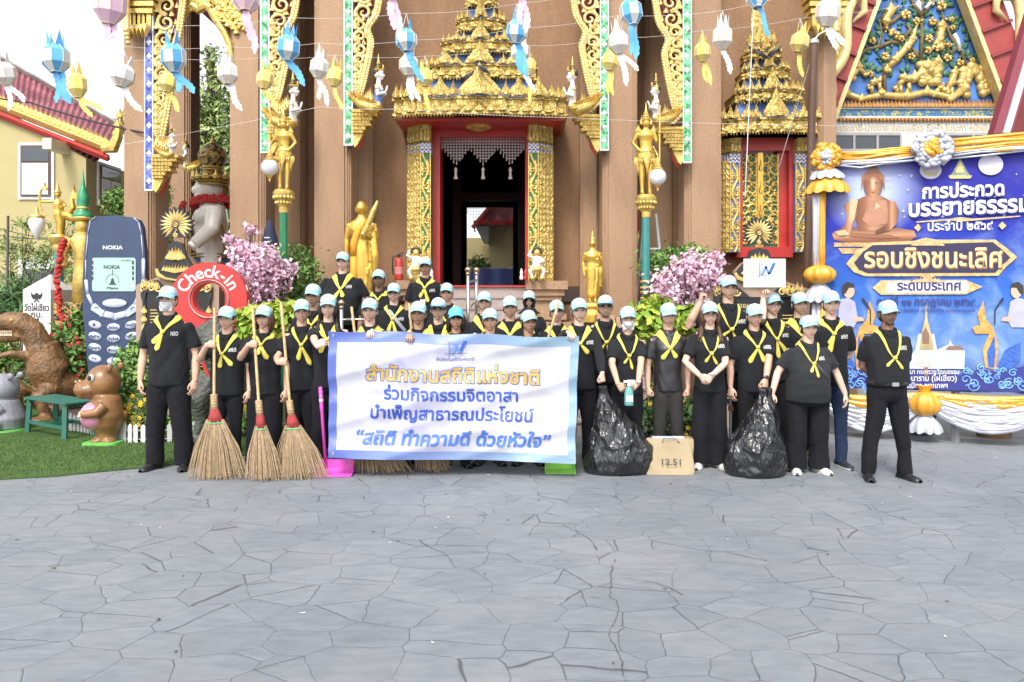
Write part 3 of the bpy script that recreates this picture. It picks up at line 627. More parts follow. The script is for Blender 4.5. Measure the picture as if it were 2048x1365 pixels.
# ================================================================== people
def nz(co, seed, sc, amp):
    """folds: a sum of warped waves, vectorised"""
    r = np.random.RandomState(seed); d = np.zeros(len(co))
    for i in range(5):
        kv = r.normal(size=3)*sc*(1+.6*i); k2 = r.normal(size=3)*sc*.5
        d += np.sin(co@kv+2.2*np.sin(co@k2+r.uniform(0, 6))+r.uniform(0, 6))/(1+.6*i)
    return d*amp
def sstep(a, b, x): t = max(0., min(1., (x-a)/(b-a))); return t*t*(3-2*t)
def gs(a, s): return math.exp(-(a/s)**2)
HEADS = {}
def head(sex, smile):
    """canonical head, eyes at the origin's height, face towards -Y: vertices, faces, slots (skin, lips, hair, eye white)"""
    if (sex, smile) in HEADS: return HEADS[(sex, smile)]
    nu, nv = 56, 44; mb = MB(); vs = []
    jaw = .30 if sex == 'm' else .36
    for i in range(nv+1):
        ph = -PI/2+PI*i/nv; ph = ph
        for j in range(nu):
            t = -PI+2*PI*j/nu; a = t-.45*math.sin(t)
            cz = math.cos(ph)**.9 if abs(ph) < PI/2-1e-6 else 0
            x = .0745*math.sin(a)*cz; y = -.092*math.cos(a)*cz; z = .1125*math.sin(ph)
            lo = sstep(-.015, -.112, z)
            x *= 1-jaw*lo**1.3+.03*gs(z+.03, .03); fr = max(0., math.cos(a))
            y += -.022*lo*fr+.03*lo*(1-fr)*(-1 if y > 0 else 0)
            if y > 0: y *= 1.03
            if fr > 0:
                ax = abs(x); q = 0
                q -= .021*gs(x, .0105)*sstep(.02, -.030, z)*(1-sstep(-.036, -.046, z))
                q -= .007*gs(ax-.011, .008)*gs(z+.036, .008)
                q += .008*gs(ax-.032, .017)*gs(z-.002, .012)
                q -= .004*gs(z-.026, .010)*gs(x, .05)
                q -= .006*gs(ax-.037, .018)*gs(z+.028, .02)
                q -= .006*gs(x, .022)*gs(z+.062, .012)
                q -= .006*gs(x, .02)*gs(z+.097, .014)
                y += q*fr**.5
            vs.append((x, y, z))
    fs = [(i*nu+j, i*nu+(j+1) % nu, (i+1)*nu+(j+1) % nu, (i+1)*nu+j) for i in range(nv) for j in range(nu)]
    mb.add(vs, fs); bv = BVHTree.FromPolygons([V(v) for v in mb.v], mb.f)
    def fy(x, z):
        h = bv.ray_cast(V((x, -1, z)), V((0, 1, 0))); return h[0].y if h[0] else -.09
    for s in (-1, 1):
        mb.mi = 0; mb.ell((s*.0755, .008, -.012), (.009, .018, .030), 8, 6, Matrix.Rotation(s*.35, 3, 'Z'))          # ears
        ex = s*.0315; ey = fy(ex, .002)
        mb.mi = 3; mb.ell((ex, ey+.004, .002), (.0145, .0075, .0066), 10, 6)
        mb.mi = 2; mb.ell((ex, ey-.0015, .0025), (.0066, .0040, .0064), 8, 6)
        mb.tube([(ex-.015, fy(ex-.015, .004)-.001, .002), (ex-.007, ey-.0035, .0078), (ex+.007, ey-.0035, .0078), (ex+.015, fy(ex+.015, .004)-.001, .002)], [.0014, .0036, .0036, .0014], 5)
        b = .0042 if sex == 'm' else .0031
        mb.tube([(s*u, fy(s*u, z)-.001, z) for u, z in ((.012, .019), (.024, .0235), (.038, .024), (.050, .0175))], [(.0012, .003), (b*.7, b*1.5), (b*.7, b*1.3), (.001, .001)], 6, up=(0, -1, 0))
        mb.ell((s*.0075, fy(s*.0075, -.043)-.0005, -.0435), (.0035, .002, .0022), 6, 4)
    mb.mi = 1; w_ = .027 if smile else .0225; up_ = .007 if smile else 0.
    def lip(z0, bow, r, teeth=0):
        p = []
        for i in range(7): u = -1+i/3; x = w_*u; z = z0+up_*u*u*(1 if smile else .3)+bow*(1-u*u); p.append((x, fy(x, z)-.0005, z))
        mb.tube(p, [(r*.6, r*.3), (r, r*.85), (r*1.2, r*1.2), (r*1.2, r*1.15), (r*1.2, r*1.2), (r, r*.85), (r*.6, r*.3)], 6, up=(0, -1, 0))
    if smile:
        lip(-.0575, .001, .0030); lip(-.0665, -.004, .0036); mb.mi = 4
        p = [(w_*.8*u, fy(w_*.8*u, -.063)-.0012, -.0625+.006*u*u-.0015) for u in (-1, -.5, 0, .5, 1)]; mb.tube(p, [(.001, .001), (.001, .0024), (.001, .0030), (.001, .0024), (.001, .001)], 6, up=(0, -1, 0))
    else: lip(-.0590, .0008, .0033); lip(-.0650, -.0006, .0040); mb.mi = 2; lip(-.0620, 0, .0011)
    HEADS[(sex, smile)] = (np.array(mb.v), mb.f, mb.m, bv); return HEADS[(sex, smile)]
HANDS = {}
def hand(curl, spread=0.):
    """canonical hand: wrist at the origin, fingers along +X, thumb side +Y, palm facing +Z"""
    key = (round(curl, 2), round(spread, 2))
    if key in HANDS: return HANDS[key]
    mb = MB()
    mb.tube([(-.02, 0, 0), (.0, 0, 0), (.03, .002, 0), (.065, .003, 0), (.09, .002, .001)], [(.026, .019), (.027, .018), (.036, .017), (.041, .015), (.038, .012)], 14, up=(0, 1, 0))
    for i, (y0, x0, L_) in enumerate(((.030, .086, .070), (.010, .091, .080), (-.011, .088, .074), (-.031, .080, .058))):
        p = V((x0-.012, y0, .002)); an = math.radians(6+4*i)*.6; d0 = (2-i-.5)*(.05+spread); pts = [p.copy()]
        for s, q in enumerate((.46, .31, .25)):
            an += curl*math.radians((72, 82, 55)[s])+math.radians(3)
            p = p+V((math.cos(an)*math.cos(d0), math.sin(d0)*math.cos(an), math.sin(an)))*(L_*q+(.012 if s == 0 else 0)); pts.append(p.copy())
        mb.tube(pts, [.0092, .0088, .0080, .0060], 8, up=(0, 1, 0)); mb.ell(pts[-1], .0062, 8, 5)
    c = curl
    pts = [V((.012, .022, .004)), V((.040, .046, .010+.006*c)), V((.066, .058-.014*c, .016+.022*c)), V((.090, .060-.034*c, .018+.034*c))]
    mb.tube(pts, [.013, .0115, .0098, .0068], 8); mb.ell(pts[-1], .0070, 8, 5)
    me = remesh(mb, .0038, 2); vs = np.empty(len(me.vertices)*3, 'f'); me.vertices.foreach_get('co', vs)
    HANDS[key] = (vs.reshape(-1, 3).copy(), [tuple(p.vertices) for p in me.polygons]); bpy.data.meshes.remove(me); return HANDS[key]
SK = [M('skin_light', (.64, .42, .32), .5, 0, .07, 9, .08, 120, .4), M('skin_warm', (.56, .345, .245), .5, 0, .08, 9, .08, 120, .4), M('skin_tan', (.42, .24, .16), .5, 0, .08, 9, .08, 120, .4), M('skin_brown', (.25, .135, .088), .5, 0, .08, 9, .08, 120, .4)]
LIPM = [M('lips', (.42, .13, .115), .4), M('lips_soft', (.36, .14, .11), .45), M('lips_dark', (.20, .085, .07), .45), M('lips_brown', (.14, .07, .055), .45)]
HAIRB = M('black_hair', (.014, .011, .010), .42, 0, .3, 30, .3, 90); HAIRR = M('brown_hair', (.085, .040, .022), .4, 0, .4, 25, .3, 90)
EYEW = M('eye_white', (.62, .60, .57), .3)
SHIRT = M('black_polo', (.017, .018, .021), .9, 0, .18, 5, .45, 420, .15, sheen=.03); SHIRT2 = M('black_satin', (.017, .017, .019), .42, 0, .2, 5, .12, 30, .5); SHIRT3 = M('washed_black_cotton', (.026, .027, .030), .9, 0, .16, 5, .5, 420, .15, sheen=.05)
TRS = [M('black_trousers', (.011, .011, .014), .85, 0, .2, 5, .3, 300, .15, sheen=.02), M('charcoal_trousers', (.030, .028, .027), .85, 0, .15, 5, .3, 300, .2), M('dark_jeans', (.025, .04, .085), .85, 0, .2, 20, .4, 320, .2)]
SCARF = M('yellow_scarf', (.70, .60, .10), .75, 0, .08, 8, .12, 130, .3, sheen=.3)
CYAN = M('cyan_cap', (.33, .55, .60), .8, 0, .07, 12, .2, 350, .2); CAPF = M('pale_cap_front', (.50, .62, .64), .75, 0, .08, 14, .2, 350, .3); NAVY = M('navy_brim', (.02, .06, .10), .7)
BLUECAP = M('blue_cap', (.12, .50, .66), .7)
MASKW = M('mask_white', (.62, .63, .64), .8, 0, .04, 20); SHOEB = M('black_leather', (.02, .02, .022), .38, 0, .2, 10); SHOEW = M('white_sneaker', (.62, .60, .56), .6); SOLE = M('rubber_sole', (.50, .49, .46), .7); GLS = M('dark_frame', (.03, .028, .028), .3, .3)
BELTM = M('belt_leather', (.02, .018, .016), .4)
def catmull(P_, n):
    out = []; k = len(P_)
    for i in range(k-1):
        p0, p1, p2, p3 = P_[max(i-1, 0)], P_[i], P_[i+1], P_[min(i+2, k-1)]
        for j in range(n):
            t = j/n; out.append(.5*((2*p1)+(p2-p0)*t+(2*p0-5*p1+4*p2-p3)*t*t+(3*p1-p0-3*p2+p3)*t**3))
    out.append(P_[-1].copy()); return out
def ik(S_, W_, a, b, pole):
    d = W_-S_; L_ = d.length
    if L_ > (a+b)*.999: W_ = S_+d*((a+b)*.999/L_); d = W_-S_; L_ = d.length
    L_ = max(L_, abs(a-b)+.02); u = d.normalized(); x = (a*a-b*b+L_*L_)/(2*L_); h = math.sqrt(max(0, a*a-x*x)); p = pole-u*pole.dot(u)
    if p.length < 1e-4: p = u.orthogonal()
    return S_+u*x+p.normalized()*h, W_
def person(label, px, py, Y, base=0., sex='f', g=1., belly=0., skin=1, smile=False, hair='short', yaw=0., nod=0., hyaw=0., L=None, R=None, sleeve='short', sm=None, tr=0, leg='normal', shoe='black',
           scarf=('tail', .0), glasses=False, mask=None, cap='cyan', logo='สถิติ', belt=False, beard=False, stance=1., hr=None, extra=None, group='volunteers in black polo shirts'):
    loc = V((PX(px, Y), Y, base)); root = thing('person', label, 'person', loc, group, yaw); rot = Matrix.Rotation(-yaw, 3, 'Z')
    seed = int(px*7+py); rr = random.Random(seed)
    top = PZ(py, Y)-base; hb = top-.022; hk = .47+.30*hb; zn = hb-.250*hk; k = zn/1.43; hm = HAIRR if hr == 'brown' else HAIRB
    sw = (.172 if sex == 'm' else .153)*(.6+.4*g)*k; gx = g*(1. if sex == 'm' else .93)
    loc_of = lambda p: rot @ (V(p)-loc)
    # --- skeleton
    arms = {}
    for s, spec in ((-1, R), (1, L)):
        Sh = V((s*sw, .005, 1.318*k)); a, b = .272*k, .245*k
        if spec is None: spec = dict(hang=.07)
        if 'hang' in spec:
            o = spec['hang']+max(0, g-1)*.10; W_ = Sh+V((s*(o+.0), -.035-spec.get('fwd', .0), -.0)); W_.z = Sh.z-math.sqrt(max(.01, ((a+b)*.985)**2-(W_.x-Sh.x)**2-(W_.y-Sh.y)**2))
            E, W_ = ik(Sh, W_, a, b, V((s*.5, .6, 0))); d = (W_-E).normalized()*.9+V((0, -.1, -.2)); n = V((-s*.75, .55, 0)); cu = spec.get('curl', .32)
        elif 'back' in spec:
            W_ = V((s*.0, .11+.05*g, .93*k)); E, W_ = ik(Sh, W_, a, b, V((s*1., -.1, -.1))); d = V((-s*.6, .1, -.4)); n = V((0, -1, 0)); cu = .4
        else:
            W_ = loc_of(spec['to']); E, W_ = ik(Sh, W_, a, b, rot @ V(spec.get('pole', (s*.6, .1, -1)))); d = rot @ V(spec['d']); n = rot @ V(spec['n']); cu = spec.get('curl', .4)
        d.normalize(); n = (n-d*n.dot(d)).normalized(); arms[s] = (Sh, E, W_, d, n, cu)
    hz_ = hb-.1125*hk; HM = Matrix.Translation((0, -.012*k, hz_)) @ Matrix.Rotation(hyaw, 4, 'Z') @ Matrix.Rotation(nod, 4, 'X') @ Matrix.Diagonal((hk*(1+.10*max(0, g-1.05)), hk, hk, 1))
    # --- body: one continuous fused surface with head and hands
    mb = MB(); t = .80
    mb.loft([(0, .0, .80*k, .14*gx*k, .095*g*k), (0, 0, 1.0*k, .125*gx*k, .09*g*k), (0, 0, 1.22*k, .135*gx*k, .09*g*k), (0, .0, 1.33*k, .13*k, .075*k), (0, 0, 1.385*k, .062*k, .052*k), (0, 0, 1.41*k, .054*k*(.8+.2*g), .054*k*(.8+.2*g)), (0, -.005, hz_-.05, .050*(.8+.2*g), .052)], 16)
    for s in (-1, 1):
        Sh, E, W_, d, n, cu = arms[s]; aw = (.75+.25*g)*k; fa = (.040 if sex == 'm' else .036)*aw
        mb.tube([Sh+V((-s*.05, 0, -.01)), Sh, (Sh+E)/2, E, E+(W_-E)*.3, E+(W_-E)*.7, W_, W_+d*.012], [.045*aw, .045*aw, .043*aw, .036*aw, fa, fa*.85, .0255*aw, .0245*aw], 12)
        mb.tube([(s*.07*k, 0, .82*k), (s*.085*k*stance, 0, .45*k), (s*.095*k*stance, .01, .06*k)], [.06*k, .04*k, .035*k], 10)
    me = remesh(mb, .0095, 3); bvv = np.empty(len(me.vertices)*3, 'f'); me.vertices.foreach_get('co', bvv); bvv = bvv.reshape(-1, 3); bf = [tuple(p.vertices) for p in me.polygons]; bpy.data.meshes.remove(me)
    B = MB(); B.add(bvv.tolist(), bf); nsm = len(B.f)
    for s in (-1, 1):
        Sh, E, W_, d, n, cu = arms[s]; hv, hf = hand(cu); th = s*n.cross(d); A = np.array([d, th, n]); sc = (.86 if sex == 'f' else .95)*(.5+.5*k)*(.85+.15*g)
        vv = hv@A*sc+np.array(W_); B.add(vv.tolist(), hf if s > 0 else [f[::-1] for f in hf])
    hv, hf, hmi, hbv = head(sex, smile); A = np.array(HM); vv = hv@A[:3, :3].T+A[:3, 3]; off = len(B.m); B.add(vv.tolist(), hf); B.m[off:] = hmi
    B.build('body', [SK[skin], LIPM[skin], hm, EYEW, M('teeth', (.42, .38, .34), .4)], root, True)
    # --- shirt
    mb = MB(); ba = belly; bz = 1.0*k; zhem = (.80 if sex == 'm' and belt else .775)*k
    gg = g
    if belt: zhem = .90*k
    ring = [(0, .0, zhem, .165*gx*k, .118*gg*k+ba*.4, 2.3), (0, -ba*.35, .90*k+(.02 if belt else 0), .166*gx*k, .120*gg*k+ba*.55, 2.3), (0, -ba*.5, 1.0*k, .160*gx*k, .116*gg*k+ba*.6, 2.3), (0, -ba*.35, 1.12*k, .164*gx*k, .120*gg*k+ba*.4, 2.3),
            (0, -.008 if sex == 'f' else -.003, 1.22*k, .172*gx*k, (.132 if sex == 'f' else .128)*(.7+.3*gg)*k, 2.3), (0, .0, 1.30*k, (sw+.014*k)*.98, .110*k*(.75+.25*gg), 2.3), (0, .004, 1.365*k, (sw+.0*k)*.74, .082*k*(.8+.2*gg), 2.1), (0, .006, 1.400*k, .095*k*(.7+.3*gg), .068*k, 2.), (0, .006, 1.420*k, .070*k*(.8+.2*gg), .062*k, 2.)]
    mb.loft(ring, 26)
    for s in (-1, 1):
        Sh, E, W_, d, n, cu = arms[s]; aw = (.75+.25*g)*k
        if sleeve == 'short': e2 = Sh+(E-Sh)*.74; mb.tube([Sh+V((-s*.07, 0, -.02)), Sh+(E-Sh)*.02, Sh+(E-Sh)*.3, e2, e2+(E-Sh)*.02], [.044*aw, .051*aw, .061*aw, .066*aw, .062*aw], 14)
        else: mb.tube([Sh+V((-s*.07, 0, -.02)), Sh+(E-Sh)*.02, (Sh+E)/2, E, (E+W_)/2, W_-(W_-E)*.02], [.050*aw, .058*aw, .056*aw, .052*aw, .045*aw, .038*aw], 14)
    sh = remesh(mb, .0105, 8, lambda co, no: co+no*nz(co*np.array([1, 1, .75]), seed, 12, .0045)[:, None], [sm or SHIRT], 'shirt')
    so_ = link('shirt', sh, root); bv = BVHTree.FromPolygons([v.co.copy() for v in sh.vertices], [tuple(p.vertices) for p in sh.polygons])
    def front(x, z, dflt=-.12):
        h = bv.ray_cast(V((x, -1, z)), V((0, 1, 0))); return h[0].y if h[0] else dflt
    # collar: two small lapels round the neck
    mb = MB(); ck = .85+.15*gg
    path = [V((.010*k, -.080*k, 1.355*k)), V((.046*k*ck, -.058*k, 1.402*k)), V((.064*k*ck, .0, 1.432*k)), V((.0, .066*k, 1.446*k)), V((-.064*k*ck, .0, 1.432*k)), V((-.046*k*ck, -.058*k, 1.402*k)), V((-.010*k, -.080*k, 1.355*k))]
    mb.tube(catmull(path, 6), (.006, .017), 8, up=(0, 0, 1)) if False else mb.tube(catmull(path, 6), [(.007, .018)]*37, 8, up=(0, -.3, 1))
    mb.build('collar', sm or SHIRT, so_, True)
    # --- trousers
    mb = MB(); wz_ = .93*k if belt else .90*k; gt = .75+.25*g
    mb.loft([(0, .005, .74*k, .130*gx*k, .095*g*k), (0, .005, .80*k, .160*gx*k, .116*g*k+ba*.2), (0, .0, .87*k, .160*gx*k, .116*g*k+ba*.3), (0, 0, wz_, .150*gx*k, .108*g*k+ba*.35)], 20)
    rad = {'normal': (.092, .072, .066, .066), 'wide': (.098, .092, .098, .108), 'slim': (.090, .062, .052, .050), 'loose': (.105, .088, .082, .080)}[leg]
    for s in (-1, 1):
        x1, x2 = .085*gx*k, .098*k*stance
        mb.tube([(s*x1, .005, .84*k), (s*x1*1.0, .0, .72*k), (s*(x1+x2)/2, -.008, .46*k), (s*x2, .008, .24*k), (s*x2, .012, .045)], [.085*gt*k, rad[0]*gt*k, rad[1]*gt*k, rad[2]*k*(.8+.2*gt), rad[3]*k*(.8+.2*gt)], 16)
    th_ = remesh(mb, .0115, 4, lambda co, no: co+no*(nz(co*np.array([1, 1, .45]), seed+5, 17, .0034)+nz(co, seed+9, 9, .003)*(co[:, 2] < .3*k))[:, None], [TRS[tr]], 'trousers')
    to = link('trousers', th_, root)
    if belt:
        mb = MB(); mb.loft([(0, -ba*.2, .895*k, .1655*gx*k, .120*g*k+ba*.42, 2.3), (0, -ba*.2, .935*k, .1655*gx*k, .120*g*k+ba*.42, 2.3)], 26); bo = mb.build('belt', BELTM, root, True)
        mb = MB(); y = -.122*g*k-ba*.62; mb.box(-.03, .03, y-.012, y+.01, .897*k, .933*k); mb.build('buckle', steel, bo)
    # --- shoes
    for s in (-1, 1):
        mb = MB(); so2 = MB(); x0 = s*.098*k*stance; fl = .128*(.45+.55*k); M4 = Matrix.Translation((x0, .02, 0)) @ Matrix.Rotation(s*-.0+s*.28, 4, 'Z')
        mb.T = so2.T = M4; hh = .062 if shoe == 'black' else .07
        secs = [(-.075, .026, .6), (-.06, .034, .95), (-.01, .036, 1.), (.05, .038, .92), (.10, .043, .70), (.15, .044, .55), (.185, .034, .42), (.198, .016, .25)]
        mb.grid(lambda u, v: (lambda q: (math.cos(2*PI*u)*q[1]*1.02, -q[0]*fl/.128, .012+max(0., math.sin(2*PI*u))*hh*q[2]))(tuple(np.interp(v*7, range(8), [c[i] for c in secs]) for i in range(3))), 16, 14)
        so2.grid(lambda u, v: (lambda q: (math.cos(2*PI*u)*q[1]*1.10, -q[0]*1.02*fl/.128, (.016 if math.sin(2*PI*u) > -.1 else 0.0)))(tuple(np.interp(v*7, range(8), [c[i] for c in secs]) for i in range(3))), 16, 14)
        o = mb.build('shoe', {'black': SHOEB, 'white': SHOEW, 'sneaker': M('navy_sneaker', (.02, .025, .04), .6)}[shoe], root, True); so2.build('sole', SHOEB if shoe == 'black' else SOLE, o, True)
        if shoe != 'black':
            lc = MB(); lc.T = M4
            for q in range(4): lc.tube([(-.018, -.06-.02*q, .062-.008*q), (.018, -.066-.02*q, .062-.008*q)], .0035, 5)
            lc.build('lace', white, o)
    # --- scarf
    kind, ta = scarf; wd = {'tail': .82, 'wide': 1.2, 'thin': .42, 'loose': .58}[kind]*rr.uniform(.8, 1.15); zk = {'tail': 1.285, 'wide': 1.25, 'thin': 1.19, 'loose': 1.235}[kind]*k+rr.uniform(-.03, .025)
    sp = .098*k*(1.06 if kind != 'thin' else 1.1)
    half = [V((.006, front(0, zk)-.01, zk)), V((sp*.42, front(sp*.42, zk+.055*k)-.01, zk+.055*k)), V((sp*.86, front(sp*.86, 1.375*k, -.08)-.01, 1.375*k)), V((sp*.98, -.01, 1.41*k)), V((sp*.72, .062*k, 1.432*k)), V((0, .085*k, 1.438*k))]
    path = catmull(half+[V((-p.x, p.y, p.z)) for p in half[-2::-1]], 7); np_ = len(path); mb = MB()
    wdt = lambda u: np.interp(abs(2*u-1), [0, .3, .5, .72, .9, 1.], [.050, .052, .042, .023, .012, .009])*wd*k
    def ribbon(cs, wf, off, frontal=False, nrm=None):
        n = len(cs); vs = []; ph = rr.uniform(0, 6)
        for i, c in enumerate(cs):
            t = (cs[min(i+1, n-1)]-cs[max(i-1, 0)]).normalized(); u = i/(n-1)
            N_ = bv.find_nearest(c)[1] or V((0, -1, 0))
            if frontal: N_ = V((0, -1, 0))
            ac = t.cross(N_).normalized(); W_ = wf(u); row = []
            for q in range(7):
                v = -1+q/3; p = c+ac*(v*W_)
                if frontal: p = V((p.x, front(p.x, p.z, c.y), p.z)); nn = V((0, -1, 0))
                else:
                    h = bv.find_nearest(p); nn = h[1] if h[0] else N_; p = h[0] if h[0] else p
                row.append((p, nn, off*.6+.0035*(1+math.sin(v*6.5+ph+u*6))+.003*(1-v*v)))
            vs += [p+nn*o for p, nn, o in row]+[p+nn*.002 for p, nn, o in row[::-1]]
        k2 = 14; mb.add(vs, [(i*k2+j, i*k2+(j+1) % k2, (i+1)*k2+(j+1) % k2, (i+1)*k2+j) for i in range(n-1) for j in range(k2)]+[tuple(range(k2-1, -1, -1)), tuple((n-1)*k2+j for j in range(k2))])
    ribbon(path, wdt, .006)
    kp = V((0, front(0, zk)-.016, zk)); mb.ell(kp, (.023*k, .017, .019*k), 10, 7, Matrix.Rotation(rr.uniform(-.3, .3), 3, 'Y'))
    angs = {'tail': (-.1+ta, -.5+ta), 'wide': (.75+ta, -.65+ta), 'thin': (.3+ta, -.8+ta), 'loose': (.4+ta, -.2+ta)}[kind]
    for a_, ln in zip(angs, {'tail': (.19, .12), 'wide': (.12, .12), 'thin': (.13, .10), 'loose': (.19, .17)}[kind]):
        a_ += rr.uniform(-.3, .3); ln *= rr.uniform(.75, 1.2); cs = []
        for i in range(9): u = i/8; x = math.sin(a_)*ln*u*k; z = zk-.006-math.cos(a_*(1-.12*u))*ln*u*k; cs.append(V((x, front(x, z, kp.y+.01), z)))
        ribbon(cs, lambda u: np.interp(u, [0, .2, .5, .86, 1], [.007, .011, .017, .024, .002])*k*(1.1 if kind != 'thin' else .65), .008, True)
    mb.build('scarf', SCARF, root, True)
    # --- chest print
    if logo:
        mb = MB(); add_text(mb, logo, .05*k, .098*k, 0, 1.235*k, .070*k if logo != 'NSO' else .062*k, .035, res=2); mb.v = [(a, front(a, c)-.003-.002*(i % 2), c) for i, (a, b, c) in enumerate(mb.v)]
        mb.build('chest_print', white, so_)
    # --- hair, cap, glasses, mask: shells fitted to the head
    def hs_(a, z, off):
        c2 = math.sqrt(max(0, 1-(z/.1125)**2))**.9 if abs(z) < .1125 else 0; lo = sstep(-.02, -.112, z)
        return V(((.0745*c2*(1-.2*lo)+off)*math.sin(a), -(.093*c2+off)*math.cos(a)+.012*(math.cos(a) < 0), z))
    if hair == 'hijab':
        mb = MB(); mb.T = HM
        mb.grid(lambda u, v: hs_(-PI+2*PI*u, .075-.20*v, .012+.008*math.sin(u*14+v*5)*v+.02*max(0, v-.7)) if abs(-PI+2*PI*u) > .62+.35*sstep(.62, .8, v)*-1.6 else hs_((.62 if u > .5 else -.62)*(1-sstep(.6, .72, v)*.0), .075-.20*v, .012) if v < .62 else hs_(-PI+2*PI*u, .075-.20*v, .012), 48, 26)
        mb.T = None; mb.loft([(0, -.01, hz_-.16, .16*k, .12*k), (0, -.01, hz_-.12, .10*k, .09*k), (0, -.012, hz_-.085, .07, .085)], 24); mb.build('headscarf', M('black_headscarf', (.012, .012, .013), .85), root, True)
    else:
        mb = MB(); mb.T = HM; a0 = 1.30 if sex == 'm' else 1.12
        zl = {'short': (-.015, -.07), 'tied': (-.01, -.06)}.get(hair, (-.06, -.08))
        mb.grid(lambda u, v: (lambda a: hs_(a, .07+((zl[0] if abs(abs(a)) < 1.75 else zl[1])-.07)*v, .007 if v < .95 else .002))(a0+(2*PI-2*a0)*u), 40, 12)
        if hair in ('long', 'bob'):
            ln = -.26 if hair == 'long' else -.125
            for i in range(64):
                a = rr.uniform(.98, PI)*rr.choice((-1, 1)); zt = rr.uniform(.01, .06); e = ln+rr.uniform(-.03, .03); p = [hs_(a, zt, .008), hs_(a, -.03, .012+rr.uniform(0, .01)), hs_(a, -.07, .022+rr.uniform(0, .012)), V((.088*math.sin(a)*1.02, -.075*math.cos(a)+.02, -.12))]
                if hair == 'long':
                    fw = -.055 if abs(a) < 1.6 else .03; p += [V((math.sin(a)*.10+rr.uniform(-.008, .008), -.07*math.cos(a)+fw*.5, -.18)), V((math.sin(a)*.105+rr.uniform(-.02, .02), -.07*math.cos(a)+fw, e))]
                p[-1].z = min(p[-1].z, e if hair == 'long' else p[-1].z+rr.uniform(-.01, .03))
                mb.tube(catmull(p, 4), [(.012, .006)]+[(.015, .007)]*(len(p)*4-5)+[(.004, .002)], 6, up=(math.sin(a), -math.cos(a), 0))
        if hair == 'bob' and glasses is False:
            for i in range(22): a = rr.uniform(-.9, .9); mb.tube([hs_(a, .05, .006), hs_(a, .03, .009), hs_(a*1.03, rr.uniform(.004, .018), .008)], [(.008, .003), (.008, .003), (.002, .001)], 5)
        mb.build('hair', hm, root, True)
    cm = {'cyan': [CYAN, CAPF], 'navy': [CYAN, CAPF], 'blue': [BLUECAP, BLUECAP]}[cap]
    CM = HM @ Matrix.Translation((0, .004, .033)) @ Matrix.Rotation(-.08+rr.uniform(-.05, .05), 4, 'X') @ Matrix.Rotation(rr.uniform(-.06, .06), 4, 'Y')
    mb = MB(); mb.T = CM
    def dome(u, v):
        a = -PI+2*PI*u; e = v*PI/2; c2 = math.cos(e)**.72; fr = max(0, math.cos(a)); z = .094*math.sin(e)**.85*(1+.08*fr)
        return V(((.0835*c2)*math.sin(a), -(.104*c2+.004*fr*math.sin(2*e))*math.cos(a), z))
    mb.grid(dome, 36, 12); mb.m = [1 if abs((f % 36)/36-.5) < .17 and (f//36) > 1 else 0 for f in range(len(mb.f))]
    for j in range(6): a = j*PI/3+PI/6; mb.tube([dome((a+PI)/(2*PI) % 1, v)*1.006 for v in (0, .25, .5, .75, .97)], .0016, 4)
    mb.ell((0, 0, .095), (.008, .008, .005), 8, 5); co_ = mb.build('cap', cm, root, True)
    mb = MB(); mb.T = CM
    def brim(u, v, dz):
        a = math.radians(-64+128*u); o = (math.cos(a*1.38))**.6 if abs(a*1.38) < PI/2 else 0; c = dome((a+PI)/(2*PI), 0.02); c = c*1.012
        return V((c.x*(1+.05*v*o), c.y-.078*v*o, c.z-.002-.010*v*o-.040*(math.sin(a)**2)*v+dz))
    mb.grid(lambda u, v: brim(u, v, .0025), 18, 6); mb.grid(lambda u, v: brim(1-u, v, -.0025), 18, 6); mb.tube([brim(u/18, 1, 0) for u in range(19)], .0034, 5)
    bo = mb.build('brim', NAVY if cap == 'navy' else cm[0], co_, True)
    mb = MB(); mb.T = CM; mb.mi = 0
    lf = lambda x, z: (lambda a: dome((a+PI)/(2*PI), z)*1.01)(math.asin(max(-1, min(1, x/.08))))
    mb.tube([lf(-.022, .45), lf(-.012, .56), lf(.0, .50), lf(.014, .60)], .0022, 4); mb.tube([lf(-.018, .36), lf(.02, .38)], .0016, 4)
    mb.mi = 1; mb.tube([lf(.006, .42), lf(.018, .52)], .0025, 4)
    mb.build('embroidery', [M('thread_blue', (.10, .16, .40), .7), M('thread_red', (.45, .10, .12), .7)], co_)
    def fy(x, z): h = hbv.ray_cast(V((x, -1, z)), V((0, 1, 0))); return h[0].y if h[0] else -.05
    if glasses:
        mb = MB(); mb.T = HM
        for s in (-1, 1): c = (s*.032, -.103, -.002); mb.tube([(c[0]+.024*math.cos(q*PI/8), c[1]+abs(c[0]+.024*math.cos(q*PI/8))*.10, c[2]+.018*math.sin(q*PI/8)) for q in range(16)], .0018, 5, closed=True); mb.tube([(s*.056, -.097, .002), (s*.078, -.05, .003), (s*.079, .01, .0)], .0018, 5)
        mb.tube([(-.008, -.103, .001), (0, -.106, .004), (.008, -.103, .001)], .0018, 5); mb.build('glasses', GLS, root, True)
    if mask:
        mb = MB(); mb.T = HM
        def mk(u, v):
            x = (-.064+.128*u); z = -.022-.088*v; xx = x*(1-.25*abs(v-.45)); bul = .012+.010*math.cos((u-.5)*PI)*math.sin(max(.05, v)*PI)+(.018*gs(u-.5, .25)*gs(v-.4, .3) if mask == 'cup' else 0); return V((xx, min(fy(xx, z), -.03-.0*abs(x))-bul+.0025*math.sin(v*26)*(mask != 'cup'), z))
        mb.grid(mk, 18, 16)
        for s in (-1, 1):
            for z in (-.03, -.085): mb.tube([mk(.02 if s < 0 else .98, .08 if z > -.05 else .8), V((s*.078, -.02, (z-.015)/2)), V((s*.081, .012, -.012))], .0018, 4)
        mb.build('face_mask', MASKW, root, True)
